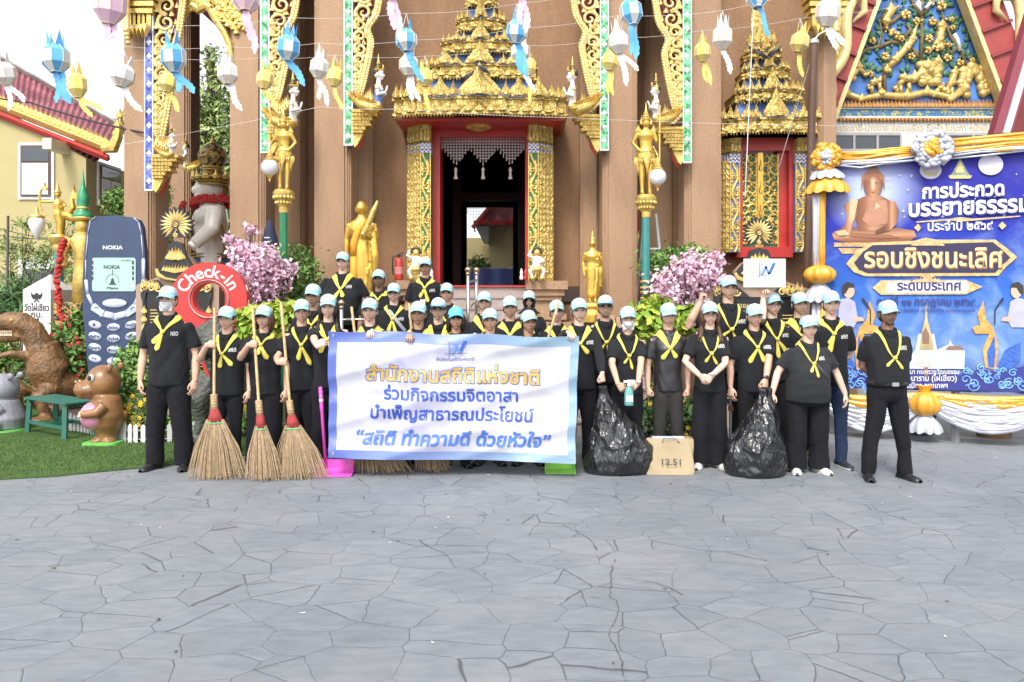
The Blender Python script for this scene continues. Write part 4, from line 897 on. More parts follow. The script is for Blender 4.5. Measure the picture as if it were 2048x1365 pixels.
    if beard:
        mb = MB(); mb.T = HM
        for i in range(170):
            x = rr.uniform(-.042, .042); z = rr.choice((rr.uniform(-.056, -.048), rr.uniform(-.105, -.078), rr.uniform(-.105, -.085)))
            if z > -.06 and abs(x) > .03: continue
            y = fy(x, z); mb.tube([(x, y+.001, z), (x+rr.uniform(-.003, .003), y-.0035, z-.006)], (.0015, .0006), 4)
        mb.build('beard', hm, root)
    for fn in (extra or []): fn(root, k, front, W_of={s: arms[s][2] for s in arms})
    return root
def wr(px, py, Y): return P(px, py, Y)
def over(px, py): return dict(to=P(px, py, 7.33)+V((0, .075, .022)), d=(0, -1, -.05), n=(0, -.1, -1), curl=.50, pole=(.4, .2, -1))
def watch(s, dark=False):
    def f(root, k, front, W_of):
        W_ = W_of[s]; mb = MB(); mb.ell(W_+V((0, -.024, .02)), (.017, .007, .02), 8, 6); mb.tube([W_+V((.03*math.cos(q*PI/6), .028*math.sin(q*PI/6), .018)) for q in range(12)], (.004, .009) if False else .006, 6, closed=True); mb.build('wristwatch', M('watch_dark', (.03, .03, .035), .3) if dark else M('watch_pale', (.5, .5, .5), .3), root, True)
    return f
def strap(x0, z0, x1, z1, name, mat, w_=.02):
    def f(root, k, front, W_of):
        mb = MB(); n = 24
        def pt(u, s): x = x0+(x1-x0)*u; z = (z0+(z1-z0)*u)*k; x += s*w_*.7; z += s*w_*.7*(1 if x1 > x0 else -1)*.9; return V((x, front(x, z)-.008, z))
        mb.grid(lambda u, v: pt(u, v*2-1), n, 2); mb.build(name, mat, root, True)
    return f
def badge(root, k, front, W_of):
    mb = MB(); z = 1.08*k; y = front(-.02, z)-.012; mb.box(-.055, .012, y-.004, y, z-.035, z+.06); o = mb.build('name_badge', M('card_white', (.62, .55, .52), .4), root); mb = MB(); mb.tube([(-.02, y, z+.06), (-.03, front(-.03, z+.13)-.012, z+.14), (-.05, front(-.05, 1.3*k)-.016, 1.3*k)], .004, 5); mb.box(-.035, -.008, y-.01, y-.004, z+.058, z+.10); mb.build('lanyard', black, o)
# brooms first: the hands close on their poles
# ------------------------------------------------------------------ the volunteers
BR = [((429, 616), (428, 800), (436, 958), 7.28), ((505, 611), (518, 812), (531, 956), 7.24), ((562, 604), (580, 812), (601, 950), 7.30)]
def grip(px, py, Y, s=-1): return dict(to=P(px, py, Y+.16)+V((s*.055, -.028, .0)), d=(-s*1, .15, .05), n=(0, 1, 0), curl=.92, pole=(s*.7, .3, -1))
PEOPLE = [
 dict(label='tall masked man in black polo before the red ring, arms hanging', px=338, py=572, Y=7.70, sex='m', g=1.08, skin=1, mask='flat', logo='NSO', leg='loose', stance=1.35, scarf=('tail', -.05)),
 dict(label='woman gripping the broom with the widest straw, scarf tied low', px=455, py=612, Y=7.72, g=1.10, skin=1, smile=True, hair='tied', scarf=('loose', .1), leg='slim', R=grip(428, 690, 7.30), yaw=-.05),
 dict(label='woman with reddish brown bob gripping the middle broom', px=529, py=610, Y=7.74, g=1.06, skin=1, hair='bob', hr='brown', logo=None, scarf=('tail', .35), leg='wide', R=grip(511, 690, 7.27)),
 dict(label='woman with short hair gripping the third broom low on its pole', px=604, py=598, Y=7.85, g=1.0, skin=1, smile=True, hair='short', logo=None, scarf=('loose', .2), R=grip(570, 725, 7.31), yaw=.2),
 dict(label='thin man peering between the short haired woman and the banner holder', px=627, py=568, Y=8.5, sex='m', g=.95, skin=2, logo=None, scarf=('tail', .2)),
 dict(label='woman with straight shoulder length hair gripping the banner edge beside the brooms', px=657, py=588, Y=7.80, g=.96, skin=0, smile=True, hair='long', logo=None, scarf=('wide', 0), R=dict(to=P(648, 690, 7.30)+V((-.055, -.01, -.02)), d=(.8, -.1, .5), n=(.25, .9, 0), curl=.75, pole=(-.8, .2, -1)), yaw=.12),
 dict(label='very large man standing on the steps beside the gold monk statue', px=686, py=504, Y=10.3, base=.499, sex='m', g=1.42, belly=.08, skin=0, scarf=('wide', .0)),
 dict(label='woman with wide smile behind the left part of the banner', px=740, py=596, Y=7.85, g=1.0, skin=0, smile=True, hair='tied', logo=None, scarf=('wide', 0), L=over(741, 668)),
 dict(label='dark skinned man on the steps looking stern, scarf knotted high', px=758, py=539, Y=10.1, base=.333, sex='m', g=1.0, skin=3, logo=None, scarf=('tail', .1)),
 dict(label='smiling man in glasses with a grey strap across his chest', px=788, py=566, Y=9.72, base=.166, sex='m', g=1.05, skin=0, smile=True, glasses=True, scarf=('loose', .1), extra=[strap(-.05, 1.37, .15, 1.10, 'bag_strap', M('grey_webbing', (.28, .29, .31), .7))]),
 dict(label='older man in glasses with name badge standing high on the steps', px=851, py=514, Y=10.4, base=.499, sex='m', g=1.06, skin=2, glasses=True, scarf=('tail', .15), extra=[badge]),
 dict(label='woman behind a bamboo pole gripping the banner top', px=837, py=602, Y=7.85, g=1.05, skin=2, hair='tied', logo=None, scarf=('wide', .1), R=over(818, 676)),
 dict(label='woman in round glasses under a cap with dark navy brim', px=877, py=595, Y=8.25, g=1.0, skin=0, hair='tied', glasses=True, cap='navy', logo=None, scarf=('wide', 0)),
 dict(label='woman with black bob under an all blue cap', px=912, py=613, Y=7.85, g=1.0, skin=2, hair='bob', cap='blue', logo=None, scarf=('wide', 0), R=over(892, 679), hyaw=.12),
 dict(label='woman beside the steel handrail wearing a plain scarf, smiling slightly', px=894, py=566, Y=9.75, base=.166, g=1.02, skin=1, smile=True, hair='tied', logo=None, scarf=('loose', .1)),
 dict(label='round faced person in front of the handrail looking down', px=969, py=583, Y=9.2, g=1.08, skin=1, hair='short', sex='m', logo=None, scarf=('wide', 0)),
 dict(label='stern woman with hair tied back directly behind the banner emblem', px=980, py=616, Y=7.95, g=1.06, skin=1, hair='tied', logo=None, scarf=('wide', 0), R=over(948, 672)),
 dict(label='smiling full faced woman with V shaped scarf behind the banner', px=1020, py=592, Y=8.6, g=1.12, skin=1, smile=True, hair='tied', logo=None, scarf=('wide', .1)),
 dict(label='woman in black headscarf under her cap on the steps', px=1058, py=581, Y=9.75, base=.166, g=1.0, skin=2, smile=True, hair='hijab', logo=None, scarf=('wide', 0)),
 dict(label='short woman with cap turned aside just above the banner edge', px=1057, py=620, Y=7.95, g=1.08, skin=2, hair='tied', logo=None, scarf=('wide', 0), hyaw=.25),
 dict(label='squinting woman half hidden by a leaning broom pole', px=1113, py=600, Y=8.45, g=1.0, skin=0, hair='tied', logo=None, scarf=('wide', .1)),
 dict(label='woman in long black sleeves holding banner corner and slumped rubbish bag', px=1158, py=596, Y=7.88, g=1.06, skin=0, hair='tied', sleeve='long', scarf=('wide', -.2), R=dict(to=P(1140, 668, 7.33)+V((-.01, .075, .01)), d=(.25, -.8, -.1), n=(0, -.3, -1), curl=.6, pole=(-.5, .1, -1)), L=dict(to=P(1208, 765, 7.45), d=(.1, -.25, -1), n=(-.7, .7, 0), curl=.85, pole=(.5, .4, -.4))),
 dict(label='bearded man in thin glasses under a navy brimmed cap', px=1210, py=590, Y=8.3, sex='m', g=1.05, skin=1, glasses=True, beard=True, cap='navy', logo=None, scarf=('thin', .2)),
 dict(label='woman in white cup mask holding a spray bottle', px=1255, py=612, Y=7.80, g=1.0, skin=1, hair='tied', mask='cup', logo=None, scarf=('thin', .15), L=dict(to=P(1276, 768, 7.52), d=(-.75, -.1, -.55), n=(.1, 1, .1), curl=.35, pole=(1, .3, -.4)), R=dict(to=P(1236, 768, 7.52), d=(.6, -.1, -.75), n=(.1, 1, .1), curl=.45, pole=(-1, .3, -.4)), extra=[watch(1)]),
 dict(label='woman in shiny black blouse behind the paper bag, fists at her sides', px=1336, py=605, Y=7.82, g=.94, skin=1, hair='tied', sm=SHIRT2, tr=1, logo=None, scarf=('wide', .1), leg='normal', L=dict(hang=.05, curl=.8), R=dict(hang=.06, curl=.8), nod=.12),
 dict(label='woman with long wavy brown hair and glasses, hands clasped, white shoes', px=1419, py=603, Y=7.76, g=.97, skin=0, smile=True, hair='long', hr='brown', glasses=True, logo='สถิติ', scarf=('thin', .1), leg='wide', shoe='white', L=dict(to=P(1424, 752, 7.50), d=(-.65, -.1, -.75), n=(-.2, 1, 0), curl=.4, pole=(1, .3, -.5)), R=dict(to=P(1400, 752, 7.52), d=(.75, -.1, -.6), n=(.2, 1, 0), curl=.4, pole=(-1, .3, -.5)), extra=[watch(1)], yaw=-.1),
 dict(label='tall man in the back row raising his bent right arm in a fist', px=1456, py=551, Y=8.35, sex='m', g=1.02, skin=1, scarf=('thin', .0), R=dict(to=P(1401, 605, 8.2), d=(.1, .05, 1), n=(.9, .1, 0), curl=.95, pole=(-.4, .2, -1))),
 dict(label='person with short hair holding the neck of the rounder rubbish bag', px=1508, py=607, Y=7.88, g=1.0, skin=1, sex='m', hair='short', scarf=('loose', .0), L=dict(to=P(1531, 768, 7.55), d=(-.15, -.2, -1), n=(-.5, .85, 0), curl=.75, pole=(.8, .4, -.5)), R=dict(hang=.08, curl=.3), extra=[watch(1, True)]),
 dict(label='young man in glasses holding up the white emblem sign', px=1544, py=585, Y=8.35, sex='m', g=.95, skin=0, glasses=True, scarf=('loose', .2), R=dict(to=P(1528, 592, 8.22)+V((0, .03, -.03)), d=(.05, -.15, 1), n=(.2, -1, 0), curl=.7, pole=(-.25, -1, -.8)), yaw=.08),
 dict(label='grinning woman in the back row before the poster edge, white sneakers', px=1598, py=584, Y=8.42, g=1.0, skin=1, smile=True, hair='tied', logo=None, scarf=('wide', .3), shoe='white'),
 dict(label='short heavy woman in wide black trousers and cream shoes', px=1616, py=630, Y=7.54, g=1.50, belly=.05, skin=0, hair='tied', sm=SHIRT3, scarf=('thin', .05), leg='wide', shoe='white', L=dict(hang=.13, curl=.35), R=dict(hang=.14, curl=.35), stance=1.25, extra=[strap(.0, 1.22, .17, .98, 'bag_strap', M('dark_strap', (.035, .035, .04), .6), .012)]),
 dict(label='young man in blue jeans and dark sneakers before the poster', px=1661, py=581, Y=7.80, sex='m', g=.96, skin=0, scarf=('tail', .0), tr=2, leg='slim', shoe='sneaker', L=dict(back=1), R=dict(hang=.02), yaw=-.12),
 dict(label='dark bearded man before the poster, belt buckled, hands behind back', px=1774, py=600, Y=7.27, sex='m', g=1.14, belly=.035, skin=3, beard=True, belt=True, scarf=('thin', .1), L=dict(back=1), R=dict(back=1), stance=1.75, leg='normal'),
]
for kw in PEOPLE: person(**kw)
# ================================================================== things the volunteers hold and what stands round them
def pline(mb, a, b, r, n=8): mb.tube([a, b], r, n)
bamboo = M('bamboo', (.50, .36, .17), .5, 0, .22, 14, .1, 60); straw = M('broom_straw', (.335, .235, .135), .75, 0, .35, 30); redcord = M('red_binding', (.30, .035, .03), .7, 0, .3, 30, .5, 160); greencord = M('green_cord', (.10, .45, .18), .6)
def broom(top, neck, foot, Y, label, spread=.30, n=380, seed=1):
    Yt = Y+.24; A = P(*top, Yt); N_ = P(*neck, Y+.12); Fo = P(foot[0], foot[1], Y); Fo.z = .012
    root = thing('broom', label, 'broom', (Fo.x, Fo.y, 0), 'tall straw brooms'); o0 = V((Fo.x, Fo.y, 0)); r = random.Random(seed)
    mb = MB(); pts = [A+(N_-A)*(i/9)-o0 for i in range(10)]; mb.tube(pts, .0135, 10)
    for p in pts[1:]: mb.tube([p-V((0, 0, .006)), p, p+V((0, 0, .006))], [.0138, .0155, .0138], 10)
    h = mb.build('handle', bamboo, root, 50); mb = MB(); p = pts[1]; mb.tube([p+V((0, 0, -.03)), p+V((0, 0, .01))], .0142, 10); mb.build('paper_label', white, h)
    ax = (Fo-N_).normalized(); B0 = N_-o0; L_ = (Fo-N_).length
    mb = MB(); mb.tube([B0-ax*.05, B0+ax*.09], [.030, .031], 12)
    for i in range(5): mb.tube(arc((0, 0, 0), .033, 0, 360, 12, 'xy') and [B0+ax*(-.04+.025*i)+V((.0325*math.cos(q*PI/6), .0325*math.sin(q*PI/6), 0)) for q in range(12)], .003, 5, closed=True)
    mb.build('binding', M('woven_straw', (.42, .29, .15), .7, 0, .3, 40, .5, 120), root, True)
    mb = MB(); q0 = B0+ax*.085; q1 = B0+ax*.21; mb.tube([q0, q1], [(.034, .030), (.092*spread/.30, .04)], 16, up=(1, 0, 0)); k = mb.build('red_wrap', redcord, root, True)
    mb = MB(); mb.tube([q1+V((.095*spread/.3*math.cos(q*PI/10), .043*math.sin(q*PI/10), 0)) for q in range(20)], .006, 6, closed=True); mb.build('green_band', greencord, root, True)
    mb = MB()
    for i in range(n):
        u = r.gauss(0, .42); u = max(-1, min(1, u)) if r.random() < .8 else r.uniform(-1, 1); vv = r.uniform(-1, 1)*math.sqrt(max(0, 1-u*u*.8)); s0 = q1-ax*.03+V((u*.085*spread/.3, vv*.035, 0))
        e = V((Fo.x-o0.x+u*spread*r.uniform(.85, 1.1), vv*.11+r.uniform(-.02, .02), max(.003, abs(r.gauss(0, .035))))); m = s0.lerp(e, .55)+V((u*.02, 0, r.uniform(0, .02)))
        w_ = r.uniform(.0016, .0032); mb.tube([s0, m, e, e+V((u*.03, vv*.012, -.0))], [w_, w_*.9, w_*.7, .0006], 3, cap=False)
    mb.build('bristles', straw, root); return root
LB = ['broom with the widest straw fan, before the grey green dinosaur', 'narrow straw broom between the two wide ones', 'wide straw broom beside the pink dustpan handle']
for i, b in enumerate(BR): broom(*b, LB[i], (.27, .165, .24)[i], (460, 300, 420)[i], i+1)
broom((703, 614), (728, 815), (758, 948), 7.55, 'broom whose straw shows under the left part of the banner', .30, 300, 7)
broom((818, 607), (838, 815), (868, 945), 7.60, 'broom with a small straw tuft below the banner centre', .17, 220, 8)
broom((1117, 606), (1072, 760), (1050, 905), 7.95, 'broom leaning across the squinting woman, straw hidden by the banner', .16, 60, 9)
# ---- the banner
BN = [P(656, 662, 7.30), P(1158, 675, 7.33), P(655, 917, 7.27), P(1150, 927, 7.28)]
def bsurf(u, v, off=0.):
    p = (BN[0]*(1-u)+BN[1]*u)*(1-v)+(BN[2]*(1-u)+BN[3]*u)*v
    sag = .012*math.sin(u*PI*5.3+.4)*(1-v)**2
    y = .026*math.sin(u*9+v*2.2)*(.3+.7*v)+.014*math.sin(u*23-v*5)*(1-.5*v)+.012*math.sin(v*17+u*6)+.016*abs(math.sin((u*2.1+v*3.3)*5))+.010*abs(math.sin((u*3.4-v*2.1)*4+1))+.006*math.sin(v*9.42)**8+.012*math.sin((u-.15)*6-v*7)
    return V((p.x+.004*math.sin(v*14), p.y+y-off, p.z-sag*.8))
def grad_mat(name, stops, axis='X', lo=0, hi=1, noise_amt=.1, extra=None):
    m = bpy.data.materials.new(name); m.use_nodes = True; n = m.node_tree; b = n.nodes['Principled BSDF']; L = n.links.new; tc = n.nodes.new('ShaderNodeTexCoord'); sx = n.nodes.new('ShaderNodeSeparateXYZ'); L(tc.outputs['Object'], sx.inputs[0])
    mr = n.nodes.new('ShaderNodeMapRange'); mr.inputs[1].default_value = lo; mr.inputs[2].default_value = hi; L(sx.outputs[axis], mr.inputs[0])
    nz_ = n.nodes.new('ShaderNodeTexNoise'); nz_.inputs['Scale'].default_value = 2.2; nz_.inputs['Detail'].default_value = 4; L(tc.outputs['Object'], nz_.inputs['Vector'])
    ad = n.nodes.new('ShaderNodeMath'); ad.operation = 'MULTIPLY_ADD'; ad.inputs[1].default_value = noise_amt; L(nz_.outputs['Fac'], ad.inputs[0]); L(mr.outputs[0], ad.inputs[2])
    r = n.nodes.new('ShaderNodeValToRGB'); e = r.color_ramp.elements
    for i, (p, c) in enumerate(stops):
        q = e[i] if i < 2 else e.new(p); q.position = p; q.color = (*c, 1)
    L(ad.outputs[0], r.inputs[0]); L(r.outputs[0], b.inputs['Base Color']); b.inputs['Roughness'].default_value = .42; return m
banner = thing('banner', 'wide white and blue banner with Thai lettering held across the front row', 'banner', (0, 7.3, 0))
def bpart(mb, name, mats, smooth=False, parent=None): mb.v = [(a, b-7.3, c) for a, b, c in mb.v]; return mb.build(name, mats, parent or banner, smooth)
mb = MB(); mb.grid(lambda u, v: bsurf(u, v), 120, 60); mb.grid(lambda u, v: bsurf(1-u, v, -.0015), 120, 60)
mb.m = [1 if (f < 7200 and .036 < (f % 120+.5)/120 < .965 and .085 < (f//120+.5)/60 < .935) else 0 for f in range(len(mb.f))]
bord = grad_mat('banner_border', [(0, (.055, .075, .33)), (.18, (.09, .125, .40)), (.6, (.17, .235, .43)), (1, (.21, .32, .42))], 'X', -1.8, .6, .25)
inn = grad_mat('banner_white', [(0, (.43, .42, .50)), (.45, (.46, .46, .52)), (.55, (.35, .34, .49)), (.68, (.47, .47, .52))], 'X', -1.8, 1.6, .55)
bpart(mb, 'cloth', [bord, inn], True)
def btext(body, pxc, pyb, wpx, bold, name, mat, off, shear=0., dy=0):
    mb = MB(); vs, fs = text_mesh(body, 1, bold, shear); lo, hi = vs[:, 0].min(), vs[:, 0].max(); f = wpx/500./(hi-lo); 
    uc = (pxc-656)/500.; vb = (pyb-664-10*uc)/254.
    mb.add([bsurf(uc+(a-(lo+hi)/2)*f, vb-b*f*500/254, off+max(0, c)*.02) for a, b, c in vs], fs); return bpart(mb, name, mat)
bgold = M('print_gold', (.47, .31, .06), .5, 0, .06, 6); bblue = M('print_blue', (.03, .075, .40), .5, 0, .25, 3); bblue2 = grad_mat('print_two_blues', [(0, (.02, .05, .26)), (.5, (.07, .19, .56)), (1, (.03, .08, .38))], 'Z', .1, .7, .5); bnavy = M('print_navy', (.05, .07, .22), .5)
btext('สำนักงานสถิติแห่งชาติ', 906, 766, 352, .058, 'headline_outline', M('print_outline', (.04, .10, .45), .5), .005); btext('สำนักงานสถิติแห่งชาติ', 906, 766, 348, .028, 'headline', bgold, .009)
btext('ร่วมกิจกรรมจิตอาสา', 902, 803, 270, .022, 'lettering', bblue, .007); btext('บำเพ็ญสาธารณประโยชน์', 905, 842, 329, .022, 'lettering', bblue, .007)
btext('“สถิติ ทำความดี ด้วยหัวใจ”', 910, 893, 394, .030, 'lettering', bblue2, .007, .22); btext('สำนักงานสถิติแห่งชาติ', 909, 722, 76, .012, 'lettering', bnavy, .009)
def emblem(f, mb):
    """stylised N-shaped chart mark with axes and an orbit; f maps unit square to the surface"""
    def q(pts, i): mb.mi = i; k = len(mb.v); mb.add([f(*p) for p in pts], [tuple(range(len(pts)))])
    q([(.18, 0), (.22, 0), (.22, 1.), (.18, 1.)], 2); q([(0, .20), (1, .20), (1, .24), (0, .24)], 2)
    q([(.25, .26), (.42, .26), (.62, .80), (.46, .80)], 1); q([(.46, .80), (.56, .80), (.74, .28), (.60, .28)], 3); q([(.60, .28), (.76, .28), (1.02, 1.), (.86, 1.)], 0)
    for i in range(14):
        a0, a1 = math.radians(140+i*12), math.radians(152+i*12); q([(.62+.40*math.cos(a0), .46+.42*math.sin(a0)), (.62+.36*math.cos(a0), .46+.38*math.sin(a0)), (.62+.36*math.cos(a1), .46+.38*math.sin(a1)), (.62+.40*math.cos(a1), .46+.42*math.sin(a1))], 1)
    q([(.33, .86), (.40, .86), (.365, 1.02)], 2)
mb = MB(); emblem(lambda a, b: bsurf((888+44*a-656)/500., (714-32*b-664-4.6)/254., .014), mb)
EMB = [M('emblem_blue', (.03, .10, .42), .5), M('emblem_pale', (.16, .26, .58), .5), M('emblem_grey', (.14, .16, .27), .5), M('emblem_sky', (.10, .22, .58), .5)]
bpart(mb, 'emblem', EMB)
mb = MB()
for u, v in ((.018, .03), (.018, .965), (.985, .03), (.98, .965)): c = bsurf(u, v, .003); mb.tube([c+V((.009*math.cos(q*PI/6), 0, .009*math.sin(q*PI/6))) for q in range(12)], .003, 5, closed=True)
bpart(mb, 'eyelet', steel)
# ---- held-up emblem sign
sg = thing('sign', 'white rectangular sign with blue emblem held high in the back row', 'sign', P(1529, 575, 8.18)); c0 = P(1529, 575, 8.18); sx = 84*8.18/1600; sz = 57*8.18/1600
mb = MB(); mb.box(-sx/2, sx/2, -.004, .004, .0, sz); bo = mb.build('board', white, sg)
mb = MB(); emblem(lambda a, b: V((-sx*.22+sx*.48*a, -.0045, sz*.30+sz*.55*b)), mb); mb.build('emblem', EMB, bo)
mb = MB(); add_text(mb, 'สำนักงานสถิติแห่งชาติ', .03, 0, -.006, sz*.12, sx*.92, .012); mb.v = [(-a, b, c) for a, b, c in mb.v]; mb.f = [f[::-1] for f in mb.f]; mb.build('show_through_lettering', M('pale_blue_ink', (.45, .55, .68), .6), bo)
# ---- dustpans
def dustpan(px0, px1, py0, py1, mat, label, hpx=None, hpy=None, base=None):
    Yb = F*CH/(py1-HZ); c = V((PX((px0+px1)/2, Yb), Yb+.12, 0)); w_ = (px1-px0)*Yb/F*.5; root = thing('dustpan', label, 'dustpan', c, 'plastic dustpans'); mb = MB()
    sec = [(-.13, .004), (-.05, .008), (.06, .012), (.10, .035)]
    for i in range(3): (y0, z0), (y1, z1) = sec[i], sec[i+1]; mb.add([(-w_, y0, z0), (w_, y0, z0), (w_*.92, y1, z1), (-w_*.92, y1, z1), (-w_, y0, z0+.004), (w_, y0, z0+.004), (w_*.92, y1, z1+.004), (-w_*.92, y1, z1+.004)], [(0, 3, 2, 1), (4, 5, 6, 7), (0, 1, 5, 4), (1, 2, 6, 5), (2, 3, 7, 6), (3, 0, 4, 7)])
    mb.box(-w_*.92, w_*.92, .10, .106, .03, .12)
    for s in (-1, 1): mb.add([(s*w_, -.13, .004), (s*w_*.92, .10, .03), (s*w_*.92, .10, .12), (s*w_, -.06, .03), (s*w_-s*.005, -.13, .004), (s*w_*.92-s*.005, .10, .03), (s*w_*.92-s*.005, .10, .12), (s*w_-s*.005, -.06, .03)], [(0, 1, 2, 3), (7, 6, 5, 4), (0, 4, 5, 1), (1, 5, 6, 2), (2, 6, 7, 3), (3, 7, 4, 0)])
    mb.build('pan', mat, root)
    mb = MB(); mb.box(-.022, .022, -.02, -.012, .0125, .0138); mb.build('slot', black, root)
    if hpx:
        T_ = P(hpx, hpy, Yb+.25)-c; B_ = V(((hpx-.5*(px0+px1))*Yb/F, .09, .05)) if base is None else V(base); mb = MB(); mb.tube([B_, B_.lerp(T_, .72), B_.lerp(T_, .73), T_], [.016, .016, .019, .019], 12); mb.ell(T_, .021, 10, 6)
        for i in range(4): p = B_.lerp(T_, .76+.06*i); mb.tube([p, p+V((0, 0, .004))], .0215, 12)
        h = mb.build('handle', mat, root, True); mb = MB(); mb.tube([B_.lerp(T_, .84), B_.lerp(T_, .87)], .0205, 12); mb.build('sticker', white, h)
pinkp = M('pink_plastic', (.72, .10, .52), .35, 0, .06, 8); greenp = M('lime_plastic', (.28, .62, .10), .35, 0, .06, 8)
dustpan(622, 702, 912, 955, pinkp, 'pink dustpan with upright handle at the banner left edge', 641, 778)
dustpan(1090, 1152, 924, 949, greenp, 'lime green dustpan under the banner right corner')
dustpan(1252, 1300, 925, 941, pinkp, 'pink dustpan half behind the paper bag, handle in masked woman hand', 1244, 782)
# ---- rubbish bags
def plastic():
    m = bpy.data.materials.new('black_bin_liner'); m.use_nodes = True; n = m.node_tree; b = n.nodes['Principled BSDF']; L = n.links.new; tc = n.nodes.new('ShaderNodeTexCoord'); b.inputs['Base Color'].default_value = (.014, .014, .016, 1); b.inputs['Roughness'].default_value = .24; b.inputs['Specular IOR Level'].default_value = .6
    mp = n.nodes.new('ShaderNodeMapping'); mp.inputs['Scale'].default_value = (1, 1, .55); L(tc.outputs['Object'], mp.inputs[0]); nn = n.nodes.new('ShaderNodeTexNoise'); nn.inputs['Scale'].default_value = 5; nn.inputs['Detail'].default_value = 3; L(mp.outputs[0], nn.inputs['Vector'])
    ma = n.nodes.new('ShaderNodeVectorMath'); ma.operation = 'MULTIPLY_ADD'; ma.inputs[1].default_value = (.22, .22, .22); L(nn.outputs['Color'], ma.inputs[0]); L(mp.outputs[0], ma.inputs[2]); last = None
    for sc, st, ds in ((7, .9, .06), (17, .7, .022), (45, .35, .006)):
        v = n.nodes.new('ShaderNodeTexVoronoi'); v.inputs['Scale'].default_value = sc; L(ma.outputs[0], v.inputs['Vector']); bp = n.nodes.new('ShaderNodeBump'); bp.inputs['Strength'].default_value = st; bp.inputs['Distance'].default_value = ds; L(v.outputs['Distance'], bp.inputs['Height'])
        if last: L(last.outputs[0], bp.inputs['Normal'])
        last = bp
    L(last.outputs[0], b.inputs['Normal']); return m
bagm = plastic()
def rubbish_bag(blobs, label, seed, Y, x0):
    root = thing('rubbish_bag', label, 'rubbish bag', (x0, Y, 0), 'black rubbish bags'); mb = MB()
    for c, r in blobs: mb.ell(c, r, 22, 14)
    return root, mb
def crumple(seed, zt):
    def f(co, no):
        r = np.random.RandomState(seed); d = np.zeros(len(co))
        for i in range(9):
            kv = r.normal(size=3)*(9+3*i)*np.array([1, 1, .8]); d += np.abs(np.sin(co@kv*.75+1.2*np.sin(co@(r.normal(size=3)*6))))**.6/(1+.5*i)
        vert = np.clip((co[:, 2]-zt)/.3, 0, 1); an = np.arctan2(co[:, 1], co[:, 0]); d = d*(1-.6*vert)+vert*1.6*np.abs(np.sin(an*7+co[:, 2]*5))
        o = co+no*((d-1.9)*.011)[:, None]; o[:, 2] = np.maximum(o[:, 2], .003); return o
    return f
def bag(label, seed, pxc, pyb, loft, knot=None):
    Y = F*CH/(pyb-HZ)+.16; x0 = PX(pxc, Y); root = thing('rubbish_bag', label, 'rubbish bag', (x0, Y, 0), 'black rubbish bags'); mb = MB()
    mb.loft([((a-pxc)*Y/F, .0, 1.65-(b-HZ)*Y/F, rx*Y/F, ry*Y/F) for a, b, rx, ry in loft], 32)
    me = remesh(mb, .013, 3, crumple(seed, .45), [bagm], 'bag'); link('bag', me, root)
    return root
bag('big slumped rubbish bag stretched up to the long sleeved woman hand', 4, 1236, 952, [(1232, 950, 45, 30), (1236, 940, 66, 42), (1238, 915, 72, 46), (1240, 890, 67, 42), (1233, 865, 52, 34), (1224, 840, 36, 25), (1214, 815, 23, 17), (1208, 795, 12, 10), (1206, 782, 7, 7), (1205, 772, 9, 9)])
bag('round full rubbish bag standing before the short haired person', 9, 1510, 956, [(1510, 955, 42, 36), (1510, 945, 57, 46), (1510, 920, 62, 50), (1511, 890, 58, 48), (1516, 865, 44, 38), (1522, 842, 33, 28), (1527, 822, 27, 20), (1530, 805, 17, 14), (1531, 790, 12, 10), (1531, 778, 14, 13)])
# ---- paper bag
Yb = F*CH/(952-HZ)+.12; pb = thing('paper_bag', 'tan paper carrier bag printed 12.51 with string handles', 'paper bag', (PX(1338, Yb), Yb, 0)); kraft = M('kraft_paper', (.36, .28, .17), .8, 0, .10, 5, .25, 7)
w_ = 96*Yb/F*.5; h_ = 70*Yb/F; mb = MB()
def pbs(u, v):
    a = u*2*PI; x = w_*math.copysign(abs(math.cos(a))**.22, math.cos(a)); y = .10*math.copysign(abs(math.sin(a))**.3, math.sin(a))*(1-.55*v); return V((x*(1-.02*v)+.004*math.sin(v*9+u*20), y+.005*math.sin(u*31+v*7), .003+h_*v+.004*math.sin(u*12)*v))
mb.grid(pbs, 56, 12); mb.add([pbs(i/56, 0)+V((0, 0, .002)) for i in range(56)], [tuple(range(56))]); mb.grid(lambda u, v: pbs(u, 1-v)*.985, 56, 4)
mb.build('bag', kraft, pb, 50); mb = MB(); add_text(mb, '12.51', .08, .0, -.1135, h_*.30, w_*.78, .012); mb.v = [(a, -.104-.02*(1-c/h_)+.000+.042*(c/h_)-.012+(b+.1135), c) for a, b, c in mb.v]; mb.build('print', M('ink', (.05, .045, .04), .7), pb)
mb = MB()
for y in (-.05, .04): mb.tube([(-.07, y, h_-.03), (-.065, y-.02, h_+.012), (-.03, y-.03, h_+.006), (.02, y-.02, h_+.014), (.06, y-.02, h_-.005), (.09, y-.012, h_-.035)], .0028, 6)
for x in (-.07, .075): mb.ell((x, -.058, h_-.03), (.006, .003, .006), 8, 5)
mb.build('string_handle', M('blue_string', (.06, .08, .16), .7), pb)
mb = MB(); mb.box(-.16, .14, -.02, .03, h_-.06, h_+.012); mb.build('papers', M('paper_blue_white', (.5, .55, .66), .7), pb)
